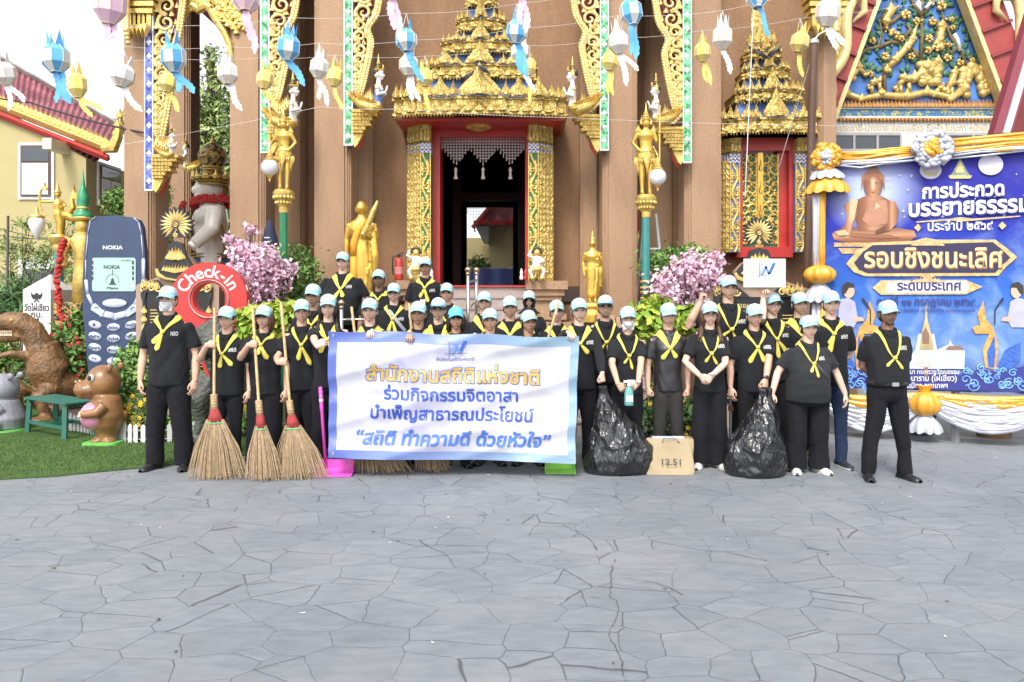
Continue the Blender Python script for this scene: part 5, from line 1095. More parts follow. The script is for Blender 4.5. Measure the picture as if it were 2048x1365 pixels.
# ---- spray bottle
sb = thing('spray_bottle', 'teal spray bottle with white trigger in masked woman hands', 'spray bottle', P(1258, 812, 7.44)); mb = MB(); mb.lathe([(.004, 0), (.040, .002), (.043, .02), (.043, .11), (.034, .15), (.018, .175), (.016, .19)], n=18, sy=.75); mb.build('bottle', M('teal_plastic', (.16, .46, .42), .2, 0, .05, 5, trans=.3), sb, True)
mb = MB(); mb.lathe([(.019, .185), (.019, .205), (.014, .21)], n=12); mb.box(-.016, .055, -.014, .014, .21, .24); mb.box(-.05, -.016, -.012, .012, .215, .235); mb.tube([(.045, 0, .215), (.062, 0, .19), (.055, 0, .165)], [.007, .006, .005], 8); mb.build('trigger', white, sb, 40)
mb = MB(); mb.box(-.03, .03, -.0345, -.0335, .04, .10); mb.build('label', M('label_white', (.55, .68, .66), .5), sb)
# ================================================================== lamp posts, statues
def deity(mb, cr, h, skirt=True, staff=True, arm=1):
    """standing crowned figure of height h at the origin facing -Y"""
    k = h/1.0
    for s in (-1, 1): mb.tube([(s*.05*k, 0, .0), (s*.05*k, 0, .06*k), (s*.055*k, 0, .25*k), (s*.065*k, .01*k, .46*k)], [.03*k, .026*k, .040*k, .062*k], 10); mb.ell((s*.05*k, -.03*k, .015*k), (.024*k, .05*k, .018*k), 8, 5)
    mb.loft([(0, 0, .40*k, .115*k, .075*k), (0, 0, .47*k, .11*k, .075*k), (0, 0, .53*k, .078*k, .055*k), (0, 0, .60*k, .088*k, .06*k), (0, -.01*k, .66*k, .105*k, .068*k), (0, 0, .71*k, .09*k, .05*k), (0, 0, .735*k, .035*k, .032*k), (0, 0, .77*k, .03*k, .03*k)], 16)
    mb.ell((0, -.005*k, .80*k), (.048*k, .054*k, .058*k), 14, 10)
    mb.tube([(-arm*.10*k, 0, .69*k), (-arm*.17*k, .02*k, .58*k), (-arm*.10*k, -.03*k, .50*k)], [.034*k, .028*k, .022*k], 8)
    mb.tube([(arm*.10*k, 0, .69*k), (arm*.15*k, -.02*k, .58*k), (arm*.16*k, -.09*k, .66*k)], [.034*k, .027*k, .022*k], 8); mb.ell((arm*.16*k, -.10*k, .68*k), .024*k, 8, 6); mb.ell((-arm*.09*k, -.04*k, .49*k), .024*k, 8, 6)
    cr.lathe([(.058, .835), (.062, .85), (.05, .86), (.055, .875), (.036, .885), (.040, .90), (.022, .92), (.024, .935), (.012, .95), (.003, 1.03)] and [(a*k, b*k) for a, b in ((.058, .825), (.063, .84), (.05, .855), (.055, .87), (.036, .885), (.040, .90), (.022, .92), (.024, .935), (.012, .95), (.003, 1.03))], n=12)
    for s in (-1, 1):
        cr.flame((s*.062*k, -.01*k, .78*k), .035*k, .12*k, .012*k); cr.flame((s*.10*k, .0, .70*k), .07*k, .09*k, .02*k); cr.flame((s*.10*k, .01*k, .42*k), .10*k, -.20*k, .02*k)
    cr.tube([(0.105*k*math.cos(q*PI/8), .072*k*math.sin(q*PI/8), .475*k) for q in range(16)], .012*k, 6, closed=True); cr.flame((0, -.08*k, .47*k), .09*k, -.26*k, .015*k)
    for q in range(7): cr.flame((-.09*k+.03*q*k, -.06*k, .40*k), .035*k, -.07*k, .01*k)
    if staff: cr.tube([(arm*.16*k, -.10*k, .30*k), (arm*.165*k, -.10*k, .98*k)], .010*k, 6)
teal = M('teal_paint', (.045, .22, .20), .45, 0, .12, 5); dgreen = M('green_paint', (.02, .17, .075), .4, 0, .12, 5)
globe = M('opal_glass', (.70, .71, .72), .15, 0, .04, 6)
def lamp_post(px, Y, pcap, ptop, pole, gx, gpy, label, arm, lean=0.):
    x = PX(px, Y); root = thing('lamp_post', label, 'lamp post', (x, Y, 0), 'green lamp posts with gilded statues'); zc = PZ(pcap, Y); mb = MB(); k = Y/F
    zbp = PZ(600, Y); mb.lathe([(.085, 0), (.075, .3), (.06, zbp)], n=8); mb.lathe([(.0575, zbp), (.052, zc-.22)], n=8); mb.build('pole', pole, root, 30)
    mb = MB(); mb.lathe([(.115, zbp-.34), (.125, zbp-.1), (.08, zbp+.0)], n=8); b0 = mb.build('base', pole, root, 30)
    for a in range(4): mb = MB() if a == 0 else mb; c = V((.118*math.sin(a*PI/2), -.118*math.cos(a*PI/2), zbp-.22)); mb.T = Matrix.Translation(c) @ Matrix.Rotation(a*PI/2, 4, 'Z'); mb.flame((0, 0, -.06), .10, .20, .02); mb.flame((0, 0, .02), .09, -.13, .02)
    mb.build('star_ornament', gold, b0)
    mb = MB()
    for z in (zbp+.02, zbp+.10, zbp+.16, zbp+.24): mb.lathe([(.070, z-.016), (.082, z), (.070, z+.016)], n=16)
    mb.lathe([(.055, zc-.30), (.060, zc-.28), (.060, zc-.22), (.075, zc-.21), (.085, zc-.16), (.11, zc-.14), (.12, zc-.10), (.135, zc-.08), (.14, zc-.03), (.12, zc-.02), (.12, zc)], n=20)
    for q in range(16): a = q*PI/8; mb.ell((.125*math.cos(a), .125*math.sin(a), zc-.10), (.022, .022, .03), 6, 5); mb.ell((.10*math.cos(a), .10*math.sin(a), zc-.17), (.018, .018, .025), 6, 5)
    mb.build('capital', gold, root, 40)
    mb = MB(); mb.lathe([(.122, zc-.125), (.128, zc-.118), (.122, zc-.11)], n=20); mb.build('green_ring', pole, root, True)
    mb = MB(); cr = MB(); h = (pcap-ptop)*k*.97; deity(mb, cr, h, arm=arm); me = remesh(mb, .010, 2, None, [goldsm], 'figure'); me.transform(Matrix.Diagonal((.84, .84, 1, 1))); fo = link('figure', me, root, (0, 0, zc)); cr.v = [(a*.84, b*.84, c) for a, b, c in cr.v]; cr.build('figure_ornament', gold, fo, 40)
    gz = PZ(gpy, Y); gxx = PX(gx, Y)-x; mb = MB(); mb.ell((gxx, -.12, gz), .112, 24, 16); go = mb.build('globe', globe, root, True)
    mb = MB()
    for q in range(7): z = gz-.075+.025*q; r = math.sqrt(max(.0001, .1125**2-(z-gz)**2)); mb.tube([(gxx+r*math.cos(a*PI/12), -.12+r*math.sin(a*PI/12), z) for a in range(24)], .0028, 4, closed=True)
    mb.build('glass_rib', M('rib_glass', (.6, .61, .62), .2), go, True)
    mb = MB(); mb.lathe([(.07, gz+.085), (.075, gz+.105), (.045, gz+.125), (.05, gz+.15), (.022, gz+.18), (.025, gz+.2), (.010, gz+.24), (.003, gz+.30)], (gxx, -.12, 0), 14); mb.lathe([(.001, gz-.20), (.018, gz-.17), (.012, gz-.155), (.03, gz-.13), (.045, gz-.10)], (gxx, -.12, 0), 14); mb.tube([(gxx, -.12, gz+.28), (gxx*.6, -.11, gz+.40), (0, -.06, gz+.30)], .012, 6); mb.build('lamp_holder', gold, root, 40)
lamp_post(567, 10.6, 381, 212, dgreen, 545, 338, 'lamp post with bright green pole and gilded statue, left of doorway', -1)
lamp_post(1292, 10.6, 391, 205, teal, 1312, 357, 'lamp post with faded teal pole and gilded statue, right of doorway', 1)
# small archer lamp at the left
Y = 13.2; x = PX(118, Y); al = thing('lamp_post', 'small lamp post topped by a gilded winged archer, far left', 'lamp post', (x, Y, 0)); zc = PZ(490, Y); mb = MB(); mb.lathe([(.12, 0), (.10, 1.0), (.09, 1.3), (.075, 1.32), (.07, zc)], n=8); mb.build('pole', teal, al, 30)
mb = MB(); mb.lathe([(.075, zc-.1), (.10, zc-.05), (.09, zc), (.15, zc+.05), (.17, zc+.12), (.15, zc+.16)], n=16); mb.lathe([(.13, 1.25), (.15, 1.3), (.09, 1.4)], n=12)
for q in range(3): mb.lathe([(.08, 1.45+.1*q), (.10, 1.48+.1*q), (.08, 1.51+.1*q)], n=12)
mb.build('capital', gold, al, 40); mb = MB(); k = 1.
mb.tube([(.02, 0, 0), (.03, 0, .2), (.0, 0, .36), (-.02, 0, .42)], [.06, .075, .09, .07], 10); mb.tube([(.0, 0, .40), (-.01, 0, .52), (-.01, 0, .60)], [.07, .085, .05], 10); mb.ell((-.02, 0, .68), (.05, .05, .06), 10, 8); mb.tube([(-.05, 0, .57), (-.16, -.03, .56), (-.28, -.05, .56)], [.03, .025, .02], 8); mb.tube([(.04, 0, .57), (.10, .02, .50), (.05, -.04, .46)], [.03, .025, .02], 8)
mb.tube([(.0, 0, .36), (.14, .05, .33), (.30, .05, .26), (.40, .05, .27)], [.07, .08, .05, .01], 10); mb.tube([(.14, .02, .34), (.22, .02, .46), (.20, .02, .60), (.24, .02, .72)], [.04, .05, .04, .008], 8)
fo = link('figure', remesh(mb, .011, 2, None, [goldsm], 'figure'), al, (0, 0, zc+.15)); mb = MB(); mb.lathe([(.055, .70), (.06, .72), (.03, .76), (.02, .82), (.003, .92)], (-.02, 0, 0), 10); mb.tube([(-.20, -.06, .80), (-.26, -.06, .74), (-.29, -.06, .62), (-.28, -.06, .50), (-.24, -.06, .40), (-.10, -.06, .22)], [.012, .02, .02, .02, .015, .008], 6); mb.flame((-.2, -.06, .74), .08, .14, .02); mb.flame((.24, .02, .60), .12, .25, .03); mb.build('figure_ornament', gold, fo, 40)
mb = MB(); mb.lathe([(.001, -.42), (.03, -.36), (.06, -.32), (.11, -.22), (.125, -.14), (.11, -.07), (.08, -.04)], (PX(78, Y)-x, -.06, PZ(430, Y)), 18); mb.build('lantern_globe', globe, al, True); mb = MB(); mb.lathe([(.11, -.06), (.12, -.03), (.06, 0), (.03, .04), (.02, .12)], (PX(78, Y)-x, -.06, PZ(430, Y)), 14); mb.build('lantern_cap', gold, al, True)
# ---- gold monk and Buddha
def robed(px, Y, ptop, pbot, label, monk):
    x = PX(px, Y); zb = PZ(pbot, Y); h = PZ(ptop, Y)-zb; root = thing('gilded_statue', label, 'statue', (x, Y, zb)); k = h/1.78 if not monk else h/1.68; mb = MB()
    for s in (-1, 1): mb.tube([(s*.07*k, .0, .03*k), (s*.07*k, 0, .3*k)], [.05*k, .06*k], 10); mb.ell((s*.075*k, -.06*k, .03*k), (.05*k, .12*k, .035*k), 10, 6)
    mb.loft([(0, 0, .16*k, .175*k, .12*k), (0, 0, .35*k, .165*k, .115*k), (0, 0, .65*k, .165*k, .12*k), (0, 0, .9*k, .16*k, .12*k), (0, 0, 1.05*k, .15*k, .11*k), (0, -.01, 1.22*k, .185*k, .12*k), (0, 0, 1.33*k, .19*k, .095*k), (0, 0, 1.39*k, .09*k, .07*k), (0, 0, 1.46*k, .055*k, .055*k)], 20)
    mb.ell((0, -.01*k, 1.56*k), (.085*k, .10*k, .118*k), 16, 12); mb.ell((0, -.105*k, 1.55*k), (.014*k, .02*k, .03*k), 8, 6)
    for s in (-1, 1): mb.ell((s*.088*k, 0, 1.54*k), (.014*k, .025*k, .055*k), 8, 6); mb.ell((s*.035*k, -.088*k, 1.575*k), (.02*k, .015*k, .01*k), 8, 5)
    mb.ell((0, -.095*k, 1.505*k), (.026*k, .014*k, .010*k), 8, 5)
    mb.tube([(-.19*k, 0, 1.31*k), (-.24*k, .02, 1.05*k), (-.225*k, -.05*k, .80*k)], [.058*k, .048*k, .036*k], 12); mb.ell((-.22*k, -.07*k, .72*k), (.028*k, .045*k, .08*k), 10, 8)
    if monk: mb.tube([(.19*k, 0, 1.31*k), (.24*k, .0, 1.10*k), (.07*k, -.18*k, 1.12*k)], [.06*k, .055*k, .036*k], 12); mb.ell((.06*k, -.2*k, 1.13*k), (.05*k, .04*k, .05*k), 10, 8)
    else: mb.tube([(.19*k, 0, 1.31*k), (.235*k, .02, 1.08*k), (.20*k, -.10*k, 1.0*k), (.17*k, -.17*k, 1.16*k)], [.058*k, .05*k, .04*k, .035*k], 12); mb.ell((.16*k, -.19*k, 1.22*k), (.035*k, .025*k, .07*k), 10, 8)
    # hanging robe edge
    mb.grid(lambda u, v: V((.10*k+.14*k*u+.02*k*math.sin(v*5), (-.10+.13*u)*k-.03*k+.012*k*math.sin(u*22), (1.15-.95*v+.15*u*v)*k)), 10, 14); 
    mb.tube([(.20*k, -.06*k, 1.18*k), (.22*k, -.05*k, .8*k), (.21*k, -.03*k, .42*k)], [.05*k, .065*k, .05*k], 10)
    def folds(co, no): return co+no*((np.sin(co[:, 0]*70/k+co[:, 2]*9/k)*.004*k*((co[:, 2] < 1.2*k)&(co[:, 2] > .15*k)&(co[:, 0] > .02*k)))[:, None])
    link('figure', remesh(mb, .012, 2, folds, [goldsm], 'figure'), root)
    if monk:
        mb = MB(); mb.loft([(-.11*k, -.095*k, .78*k, .05*k, .04*k), (-.10*k, -.105*k, 1.0*k, .06*k, .045*k), (-.03*k, -.115*k, 1.2*k, .06*k, .04*k), (.06*k, -.10*k, 1.36*k, .05*k, .03*k)], 14); mb.loft([(-.11*k, -.09*k, .25*k, .055*k, .05*k), (-.11*k, -.095*k, .78*k, .05*k, .045*k)], 14); mb.build('saffron_sash', M('saffron_cloth', (.72, .33, .03), .6, 0, .15, 8, .3, 50), root, True)
        mb = MB(); mb.tube([(.06*k, -.19*k, 1.05*k), (.08*k, -.19*k, 1.15*k), (.22*k, -.20*k, 1.48*k), (.27*k, -.20*k, 1.60*k), (.29*k, -.2*k, 1.66*k)], [.03*k, .04*k, .045*k, .028*k, .015*k], 12); mb.build('folded_umbrella', gold, root, True)
        mb = MB(); mb.tube([(-.225*k, -.1*k, 1.0*k), (-.225*k, -.12*k, .0)], .013*k, 8); mb.build('staff', goldsm, root)
    else:
        mb = MB(); mb.ell((0, 0, 1.66*k), (.07*k, .075*k, .055*k), 14, 8); mb.lathe([(.045*k, 1.69*k), (.05*k, 1.71*k), (.02*k, 1.75*k), (.025*k, 1.78*k), (.004*k, 1.9*k)], n=12); mb.build('flame_finial', gold, root, True)
    mb = MB(); hb_ = .28; mb.lathe([(.27, -hb_), (.27, -.2), (.22, -.17), (.20, -.1), (.23, -.05), (.22, 0)], n=20); mb.build('pedestal', goldsm, root, 40)
    return root
robed(723, 11.75, 402, 612, 'gilded standing monk statue with saffron sash and folded umbrella', True)
robed(1185, 11.75, 470, 606, 'gilded standing Buddha statue, arm raised, right of the stairs', False)
# ---- kinnari busts on the brackets
whit = M('white_enamel', (.72, .71, .69), .28, 0, .04, 8); blk_hair = M('black_enamel', (.03, .03, .035), .3)
def kinnari(px, ptop, pbot, Y, face, label, robe=None):
    zb = PZ(pbot, Y); h = PZ(ptop, Y)-zb; root = thing('winged_figure', label, 'statue', (PX(px, Y), Y, zb), 'white half-bird figures on the brackets', face*PI/2); k = h/.95; mb = MB()
    mb.loft([(0, 0, .0, .085*k, .075*k), (0, 0, .10*k, .075*k, .065*k), (0, -.01*k, .20*k, .10*k, .075*k), (0, -.015*k, .30*k, .115*k, .08*k), (0, 0, .37*k, .12*k, .06*k), (0, 0, .40*k, .05*k, .045*k), (0, -.005*k, .50*k, .038*k, .038*k)], 16)
    for s in (-1, 1): mb.tube([(s*.125*k, 0, .35*k), (s*.155*k, -.01*k, .17*k), (s*.03*k, -.13*k, .235*k)], [.044*k, .038*k, .03*k], 10); mb.ell((s*.018*k, -.15*k, .31*k), (.016*k, .022*k, .075*k), 8, 6, Matrix.Rotation(.3, 3, 'X'))
    link('bust', remesh(mb, .010, 2, None, [whit], 'bust'), root)
    hv, hf, hmi, _ = head('f', False); B = MB(); sc = k*.95; B.add((hv*sc+np.array([0, -.01*k, .575*k])).tolist(), hf); B.m = hmi; B.build('head', [whit, M('red_enamel', (.45, .06, .05), .4), blk_hair, whit], root, True)
    mb = MB(); mb.ell((0, .025*k, .62*k), (.078*k, .085*k, .085*k), 14, 10); mb.lathe([(.05*k, .68*k), (.045*k, .74*k), (.03*k, .77*k)], n=12); mb.build('hair', blk_hair, root, True)
    mb = MB(); mb.lathe([(.082*k, .635*k), (.09*k, .655*k), (.075*k, .67*k)], (0, .0, 0), 16); mb.lathe([(.045*k, .70*k), (.055*k, .715*k), (.035*k, .73*k)], n=12); mb.lathe([(.035*k, .76*k), (.04*k, .775*k), (.02*k, .80*k), (.022*k, .815*k), (.004*k, .95*k)], n=12)
    for s in (-1, 1): mb.T = Matrix.Translation((s*.08*k, .0, .56*k)) @ Matrix.Rotation(PI/2, 4, 'Z'); mb.flame((0, 0, 0), .06*k, .2*k, .012*k); mb.T = None
    mb.flame((0, -.085*k, .65*k), .08*k, .10*k, .015*k); mb.lathe([(.06*k, .385*k), (.085*k, .375*k), (.075*k, .35*k)], n=16)
    for s in (-1, 1): mb.T = Matrix.Translation((s*.137*k, 0, .28*k)); mb.lathe([(.045*k, -.012*k), (.05*k, 0), (.045*k, .012*k)], n=10); mb.T = None
    mb.build('gilt_jewellery', gold, root, 40)
    mb = MB(); bd = MB()
    bd.tube([(0, -.05*k, .02*k), (0, .10*k, -.05*k), (0, .30*k, .02*k), (0, .46*k, .14*k), (0, .58*k, .28*k)], [(.10*k, .09*k), (.13*k, .13*k), (.10*k, .10*k), (.05*k, .06*k), (.005*k, .008*k)], 14, up=(1, 0, 0))
    for s in (-1, 1):
        for q in range(9):
            for t in range(3): a = V((s*(.10-.008*q)*k, (.0+.052*q)*k, (.03-.05*t)*k+.012*q*k)); bd.tube([a, a+V((s*.02*k, .06*k, .02*k+.01*q*k)), a+V((0, .13*k, .05*k+.016*q*k))], [(.022*k, .008*k), (.026*k, .01*k), (.003*k, .002*k)], 6, up=(s, 0, 0))
    bd.build('wing_and_tail', gold, root, 50)
    if robe: mb = MB(); mb.loft([(0, 0, .005*k, .09*k, .08*k), (0, 0, .10*k, .081*k, .071*k), (0, -.01*k, .20*k, .106*k, .082*k), (0, -.015*k, .27*k, .117*k, .088*k)], 16); mb.build('blue_bodice', M('blue_enamel', (.13, .22, .55), .35), root, True)
kinnari(757, 108, 212, 11.55, 1, 'white half-bird figure in blue bodice left of the doorway crown', True)
kinnari(1145, 112, 214, 11.55, -1, 'white half-bird figure facing the doorway crown from the right')
kinnari(586, 140, 245, 11.45, 1, 'white half-bird figure above the bright green lamp post')
kinnari(1312, 145, 238, 11.45, -1, 'white half-bird figure above the faded teal lamp post')
kinnari(343, 246, 308, 11.5, 1, 'white half-bird figure on the blue mosaic bracket')
kinnari(372, 270, 335, 15.2, -1, 'half-bird figure on the inner porch pillar, behind the blue bracket')
# ---- giant guardian bust inside the porch
Y = 13.6; gx = PX(425, Y); zb = PZ(530, Y); gg_ = thing('guardian_statue', 'giant white warrior statue with black gilt crown and red garland', 'statue', (gx, Y, zb)); k = (PZ(275, Y)-zb)/2.1; mb = MB()
mb.loft([(0, 0, -.2, .30*k, .25*k), (0, 0, .15*k, .30*k, .25*k), (0, -.02, .40*k, .30*k, .24*k), (0, -.03, .70*k, .40*k, .28*k), (0, 0, .92*k, .42*k, .22*k), (0, 0, 1.0*k, .2*k, .18*k), (0, 0, 1.12*k, .15*k, .15*k)], 24)
for s in (-1, 1): mb.ell((s*.20*k, -.20*k, .76*k), (.19*k, .11*k, .14*k), 14, 10); mb.tube([(s*.42*k, 0, .86*k), (s*.56*k, -.05*k, .55*k), (s*.52*k, -.30*k, .30*k)], [.16*k, .13*k, .10*k], 14)
mb.ell((-.02, -.05*k, 1.25*k), (.20*k, .23*k, .24*k), 18, 12); mb.ell((-.02, -.28*k, 1.22*k), (.05*k, .05*k, .07*k), 10, 8); mb.ell((0, -.22*k, 1.08*k), (.10*k, .08*k, .06*k), 10, 8)
link('body', remesh(mb, .02, 3, None, [M('cream_enamel', (.82, .79, .72), .25, 0, .06, 4, stain=.2)], 'body'), gg_).rotation_euler = (0, 0, -1.15)
mb = MB(); mb.lathe([(.22*k, 1.30*k), (.25*k, 1.36*k), (.32*k, 1.42*k), (.20*k, 1.50*k), (.14*k, 1.55*k), (.15*k, 1.6*k), (.22*k, 1.72*k), (.23*k, 1.82*k), (.16*k, 1.93*k), (.05*k, 2.0*k)], n=28); mb.loft([(.0, .12*k, 1.05*k, .20*k, .14*k), (0, .12*k, 1.34*k, .23*k, .16*k)], 16); c = mb.build('crown', carved('black_gilt_lacquer', (.016, .016, .018), (.40, .27, .06), 13, .35, .2, .6, .2, .55), gg_, 50)
mb = MB()
for z, r in ((1.36, .255), (1.42, .325), (1.56, .145), (1.60, .155), (1.31, .235)): mb.tube([(r*k*math.cos(q*PI/14), r*k*math.sin(q*PI/14), z*k) for q in range(28)], .014*k, 6, closed=True)
mb.lathe([(.05*k, 1.98*k), (.06*k, 2.0*k), (.02*k, 2.06*k), (.003*k, 2.16*k)], n=12)
for q in range(12): a = q*PI/6; mb.T = Matrix.Rotation(a, 4, 'Z') @ Matrix.Translation((0, -.31*k, 1.40*k)); mb.flame((0, 0, -.02), .10*k, .16*k, .02*k); mb.T = None
mb.build('crown_trim', gold, c, 40)
mb = MB(); r = random.Random(3)
for i in range(260): a = r.uniform(0, 2*PI); c_ = V((.33*k*math.cos(a), .24*k*math.sin(a)-.02, 1.02*k+.05*k*math.cos(a+1)+r.uniform(-.05, .05)*k)); mb.ell(c_, .035*k, 6, 4)
for i in range(90): t = r.random(); mb.ell(V((-.36*k-.12*k*t, -.24*k, (1.0-.32*t)*k))+V((r.uniform(-.03, .03), r.uniform(-.03, .03), 0))*k, .034*k, 6, 4)
mb.build('red_garland', M('red_garland', (.42, .03, .025), .8, 0, .3, 30), gg_, True)
mb = MB(); mb.loft([(0, 0, -.3, .315*k, .27*k), (0, 0, .12*k, .315*k, .265*k)], 20); mb.build('sash', M('blue_brocade', (.06, .09, .24), .5, 0, .7, 22), gg_, True); mb = MB()
for z in (.02, .12, .17): mb.tube([(.322*k*math.cos(q*PI/12), .272*k*math.sin(q*PI/12), z*k) for q in range(24)], .016*k, 6, closed=True)
mb.tube([(.10*k, -.3*k, .98*k), (.22*k, -.34*k, .8*k), (.28*k, -.26*k, .5*k), (.27*k, -.2*k, .2*k)], .018*k, 6); mb.build('belt_chain', M('old_gold', (.35, .25, .08), .45, .5), gg_, True)
mb = MB(); mb.box(-.5, .5, -.5, .5, -zb, -.2); mb.build('plinth', stone, gg_)
# ================================================================== garden: memorial boards, ring, phone, statues, plants
gleaf = M('gold_leaf_paint', (.62, .45, .16), .45, .3, .15, 12)
def memorial(cpx, Y, ptop, pg, half_px, label, head_txt):
    x = PX(cpx, Y); k = Y/F; root = thing('memorial_board', label, 'memorial board', (x, Y, 0), 'black and gold memorial boards'); zt = PZ(ptop, Y); zg = PZ(pg, Y); hw = half_px*k; H = zt-zg
    z0 = zg-.05
    st = [(-hw-.10, 0), (-hw-.10, z0-.12), (-hw*.62, z0-.02), (-hw*.45, z0+.12), (-hw*.30, zg+H*.22), (0, zg+H*.36), (hw*.30, zg+H*.22), (hw*.45, z0+.12), (hw*.62, z0-.02), (hw+.10, z0-.12), (hw+.10, 0)]
    mb = MB(); mb.prism(st, .0, .22); mb.build('stone_frame', M('render_beige', (.36, .25, .18), .85, 0, .1, 4, .3, 90), root)
    mb = MB(); mb.box(-hw+.04, hw-.04, -.02, .0, .3, z0-.22); p = mb.build('panel', M('black_granite', (.012, .012, .014), .25, 0, .3, 30), root)
    mb = MB(); r = random.Random(int(cpx)); z = z0-.46
    add_text(mb, head_txt, .09, 0, -.024, z0-.36, hw*1.0, .012)
    for row in range(26):
        zz = z-.042*row
        for col in range(5):
            w_ = hw*.30*r.uniform(.55, .95) if col % 2 == 0 else hw*.13*r.uniform(.6, 1); xs = -hw*.78+hw*.33*col; mb.box(xs, xs+w_, -.0235, -.0205, zz, zz+.012)
    mb.build('name_list', gleaf, p)
    bl = MB(); gd = MB(); zf = zg+H*.10
    bell = [(-hw*.62, zf-H*.06), (-hw*.50, zf-H*.02), (-hw*.30, zf+H*.16), (-hw*.20, zf+H*.34), (0, zf+H*.38), (hw*.20, zf+H*.34), (hw*.30, zf+H*.16), (hw*.50, zf-H*.02), (hw*.62, zf-H*.06), (hw*.54, zf-H*.17), (0, zf-H*.27), (-hw*.54, zf-H*.17)]
    bl.prism(bell, -.06, -.001)
    cz = zg+H*.73; R_ = H*.285; st = []
    for i in range(36): a = math.radians(-60+i*300/35); rr_ = R_*(1.0 if i % 2 else .80); st.append((rr_*math.sin(a+math.pi*0)*1., cz+rr_*math.cos(a)) if True else 0)
    st = [(R_*(1. if i % 2 else .8)*math.sin(math.radians(-148+i*296/36)), cz+R_*(1. if i % 2 else .8)*math.cos(math.radians(-148+i*296/36))) for i in range(37)]
    bl.prism(st[::-1], -.05, -.002)
    for i in range(18):
        a = math.radians(-140+i*280/17); d = V((math.sin(a), 0, math.cos(a))); n = V((d.z, 0, -d.x)); o = V((0, -.056, cz)); L_ = R_*.88
        gd.add([o+d*R_*.16, o+d*L_*.62+n*R_*.085, o+d*L_, o+d*L_*.62-n*R_*.085, o+d*L_*.6+V((0, -.012, 0))], [(0, 1, 4), (1, 2, 4), (2, 3, 4), (3, 0, 4)])
    gd.tube([(R_*.10*math.cos(q*PI/6), -.058, cz+R_*.10*math.sin(q*PI/6)) for q in range(12)], .008, 5, closed=True); gd.ell((0, -.056, cz), .012, 8, 5)
    gd.tube(spiral(0, -.058, cz-R_*.55, R_*.14, 1.8, 90, 1, 22), .008, 5); gd.tube([(0, -.058, cz-R_*.2), (.012, -.058, cz-R_*.3), (-.012, -.058, cz-R_*.4)], .008, 5)
    # lotus bud and lotus flower
    zb = zf+H*.17
    for s in (-1, 0, 1):
        for i, (dx, hh, ww) in enumerate(((.0, .30, .10), (.055, .25, .10), (.10, .19, .08))): gd.flame((s*dx*2.1*hw*.8, -.064-.004*i, zb-H*.10+H*.012*i), hw*.22, H*hh*.8, .02)
    for i in range(9): u = (i-4)/4; gd.flame((u*hw*.34, -.066-.006*(1-abs(u)), zf-H*.12+H*.04*abs(u)), hw*.12, H*(.14-.05*abs(u)), .015)
    for s in (-1, 1): gd.tube([(s*hw*.56, -.066, zf-H*.05), (s*hw*.50, -.066, zf-H*.14), (s*hw*.30, -.066, zf-H*.20), (0, -.066, zf-H*.225)], [.02, .03, .02, .012], 6)
    bo = bl.build('lotus_crest', black, root); gd.build('gold_relief', gleaf, bo, 30)
    sc = MB(); bk = MB()
    for s in (-1, 1):
        pl = [(s*hw*.55, z0-.05), (s*hw*1.02, z0-.12), (s*(hw+.02), z0-.26), (s*(hw-.02), z0-.40), (s*hw*.88, z0-.22), (s*hw*.2, z0-.22)]; bk.prism(pl if s > 0 else pl[::-1], -.045, -.022)
        for q in range(5): c_ = (s*hw*(.52+.10*q), z0-.16+.02*(q % 2)); sc.tube(spiral(c_[0], -.05, c_[1], .055, 1.3, 60*q, s, 16), [.016-.0007*j for j in range(17)], 5); sc.flame((c_[0]+s*.03, -.045, c_[1]), .06, .11, .02)
        bk.box(min(s*hw*.90, s*hw*1.0), max(s*hw*.90, s*hw*1.0), -.035, -.021, .3, z0-.3)
        for q in range(12): sc.flame((s*hw*.95, -.036, z0-.5-.11*q), .07, .12, .015)
    b2 = bk.build('side_border', black, root); sc.build('scroll_relief', gleaf, b2)
memorial(355, 10.7, 416, 545, 68, 'black and gold memorial board behind the red ring', 'รายนามผู้บริจาค')
memorial(1516, 10.2, 436, 552, 88, 'black and gold memorial board below the red shuttered window', 'รายนามผู้บริจาค')
# ---- red location-pin ring reading Check-in
Y = 9.25; cx, cz = PX(418, Y), PZ(598, Y); k = Y/F; RO, RI, DP = 73*k, 32*k, .26; ring = thing('photo_sign', 'big red location pin ring lettered Check-in beside blossom tree', 'sign', (cx, Y, 0), rz=.14)
def pin(r, tail, n=56): return [((r if not (tail and abs(((a+90) % 360+180) % 360-180) < 52) else r)*math.cos(math.radians(a)), r*math.sin(math.radians(a))) for a in [i*360/n for i in range(n)]]
out = []
for i in range(72):
    a = math.radians(i*5-90+25) if False else math.radians(-60+i*300/71); out.append((RO*math.cos(a), cz+RO*math.sin(a)))
out.append((0, cz-RO*2.35)); inn_ = [(RI*math.cos(math.radians(-60+i*360/73)), cz+RI*math.sin(math.radians(-60+i*360/73))) for i in range(73)]
inn_ = []
for i in range(73):
    a = math.radians(-60+i*300/71) if i < 72 else math.radians(-90); inn_.append((RI*math.cos(a), cz+RI*math.sin(a)))
mb = MB(); n = 73; vs = [(x, 0, z) for x, z in out]+[(x, 0, z) for x, z in inn_]+[(x, DP, z) for x, z in out]+[(x, DP, z) for x, z in inn_]
mb.add(vs, [f for i in range(n) for j in [(i+1) % n] for f in ((i, n+i, n+j, j), (2*n+i, 2*n+j, 3*n+j, 3*n+i), (i, j, 2*n+j, 2*n+i), (n+i, 3*n+i, 3*n+j, n+j))])
mb.build('ring', M('red_vinyl', (.56, .035, .03), .35, 0, .06, 3), ring, 40)
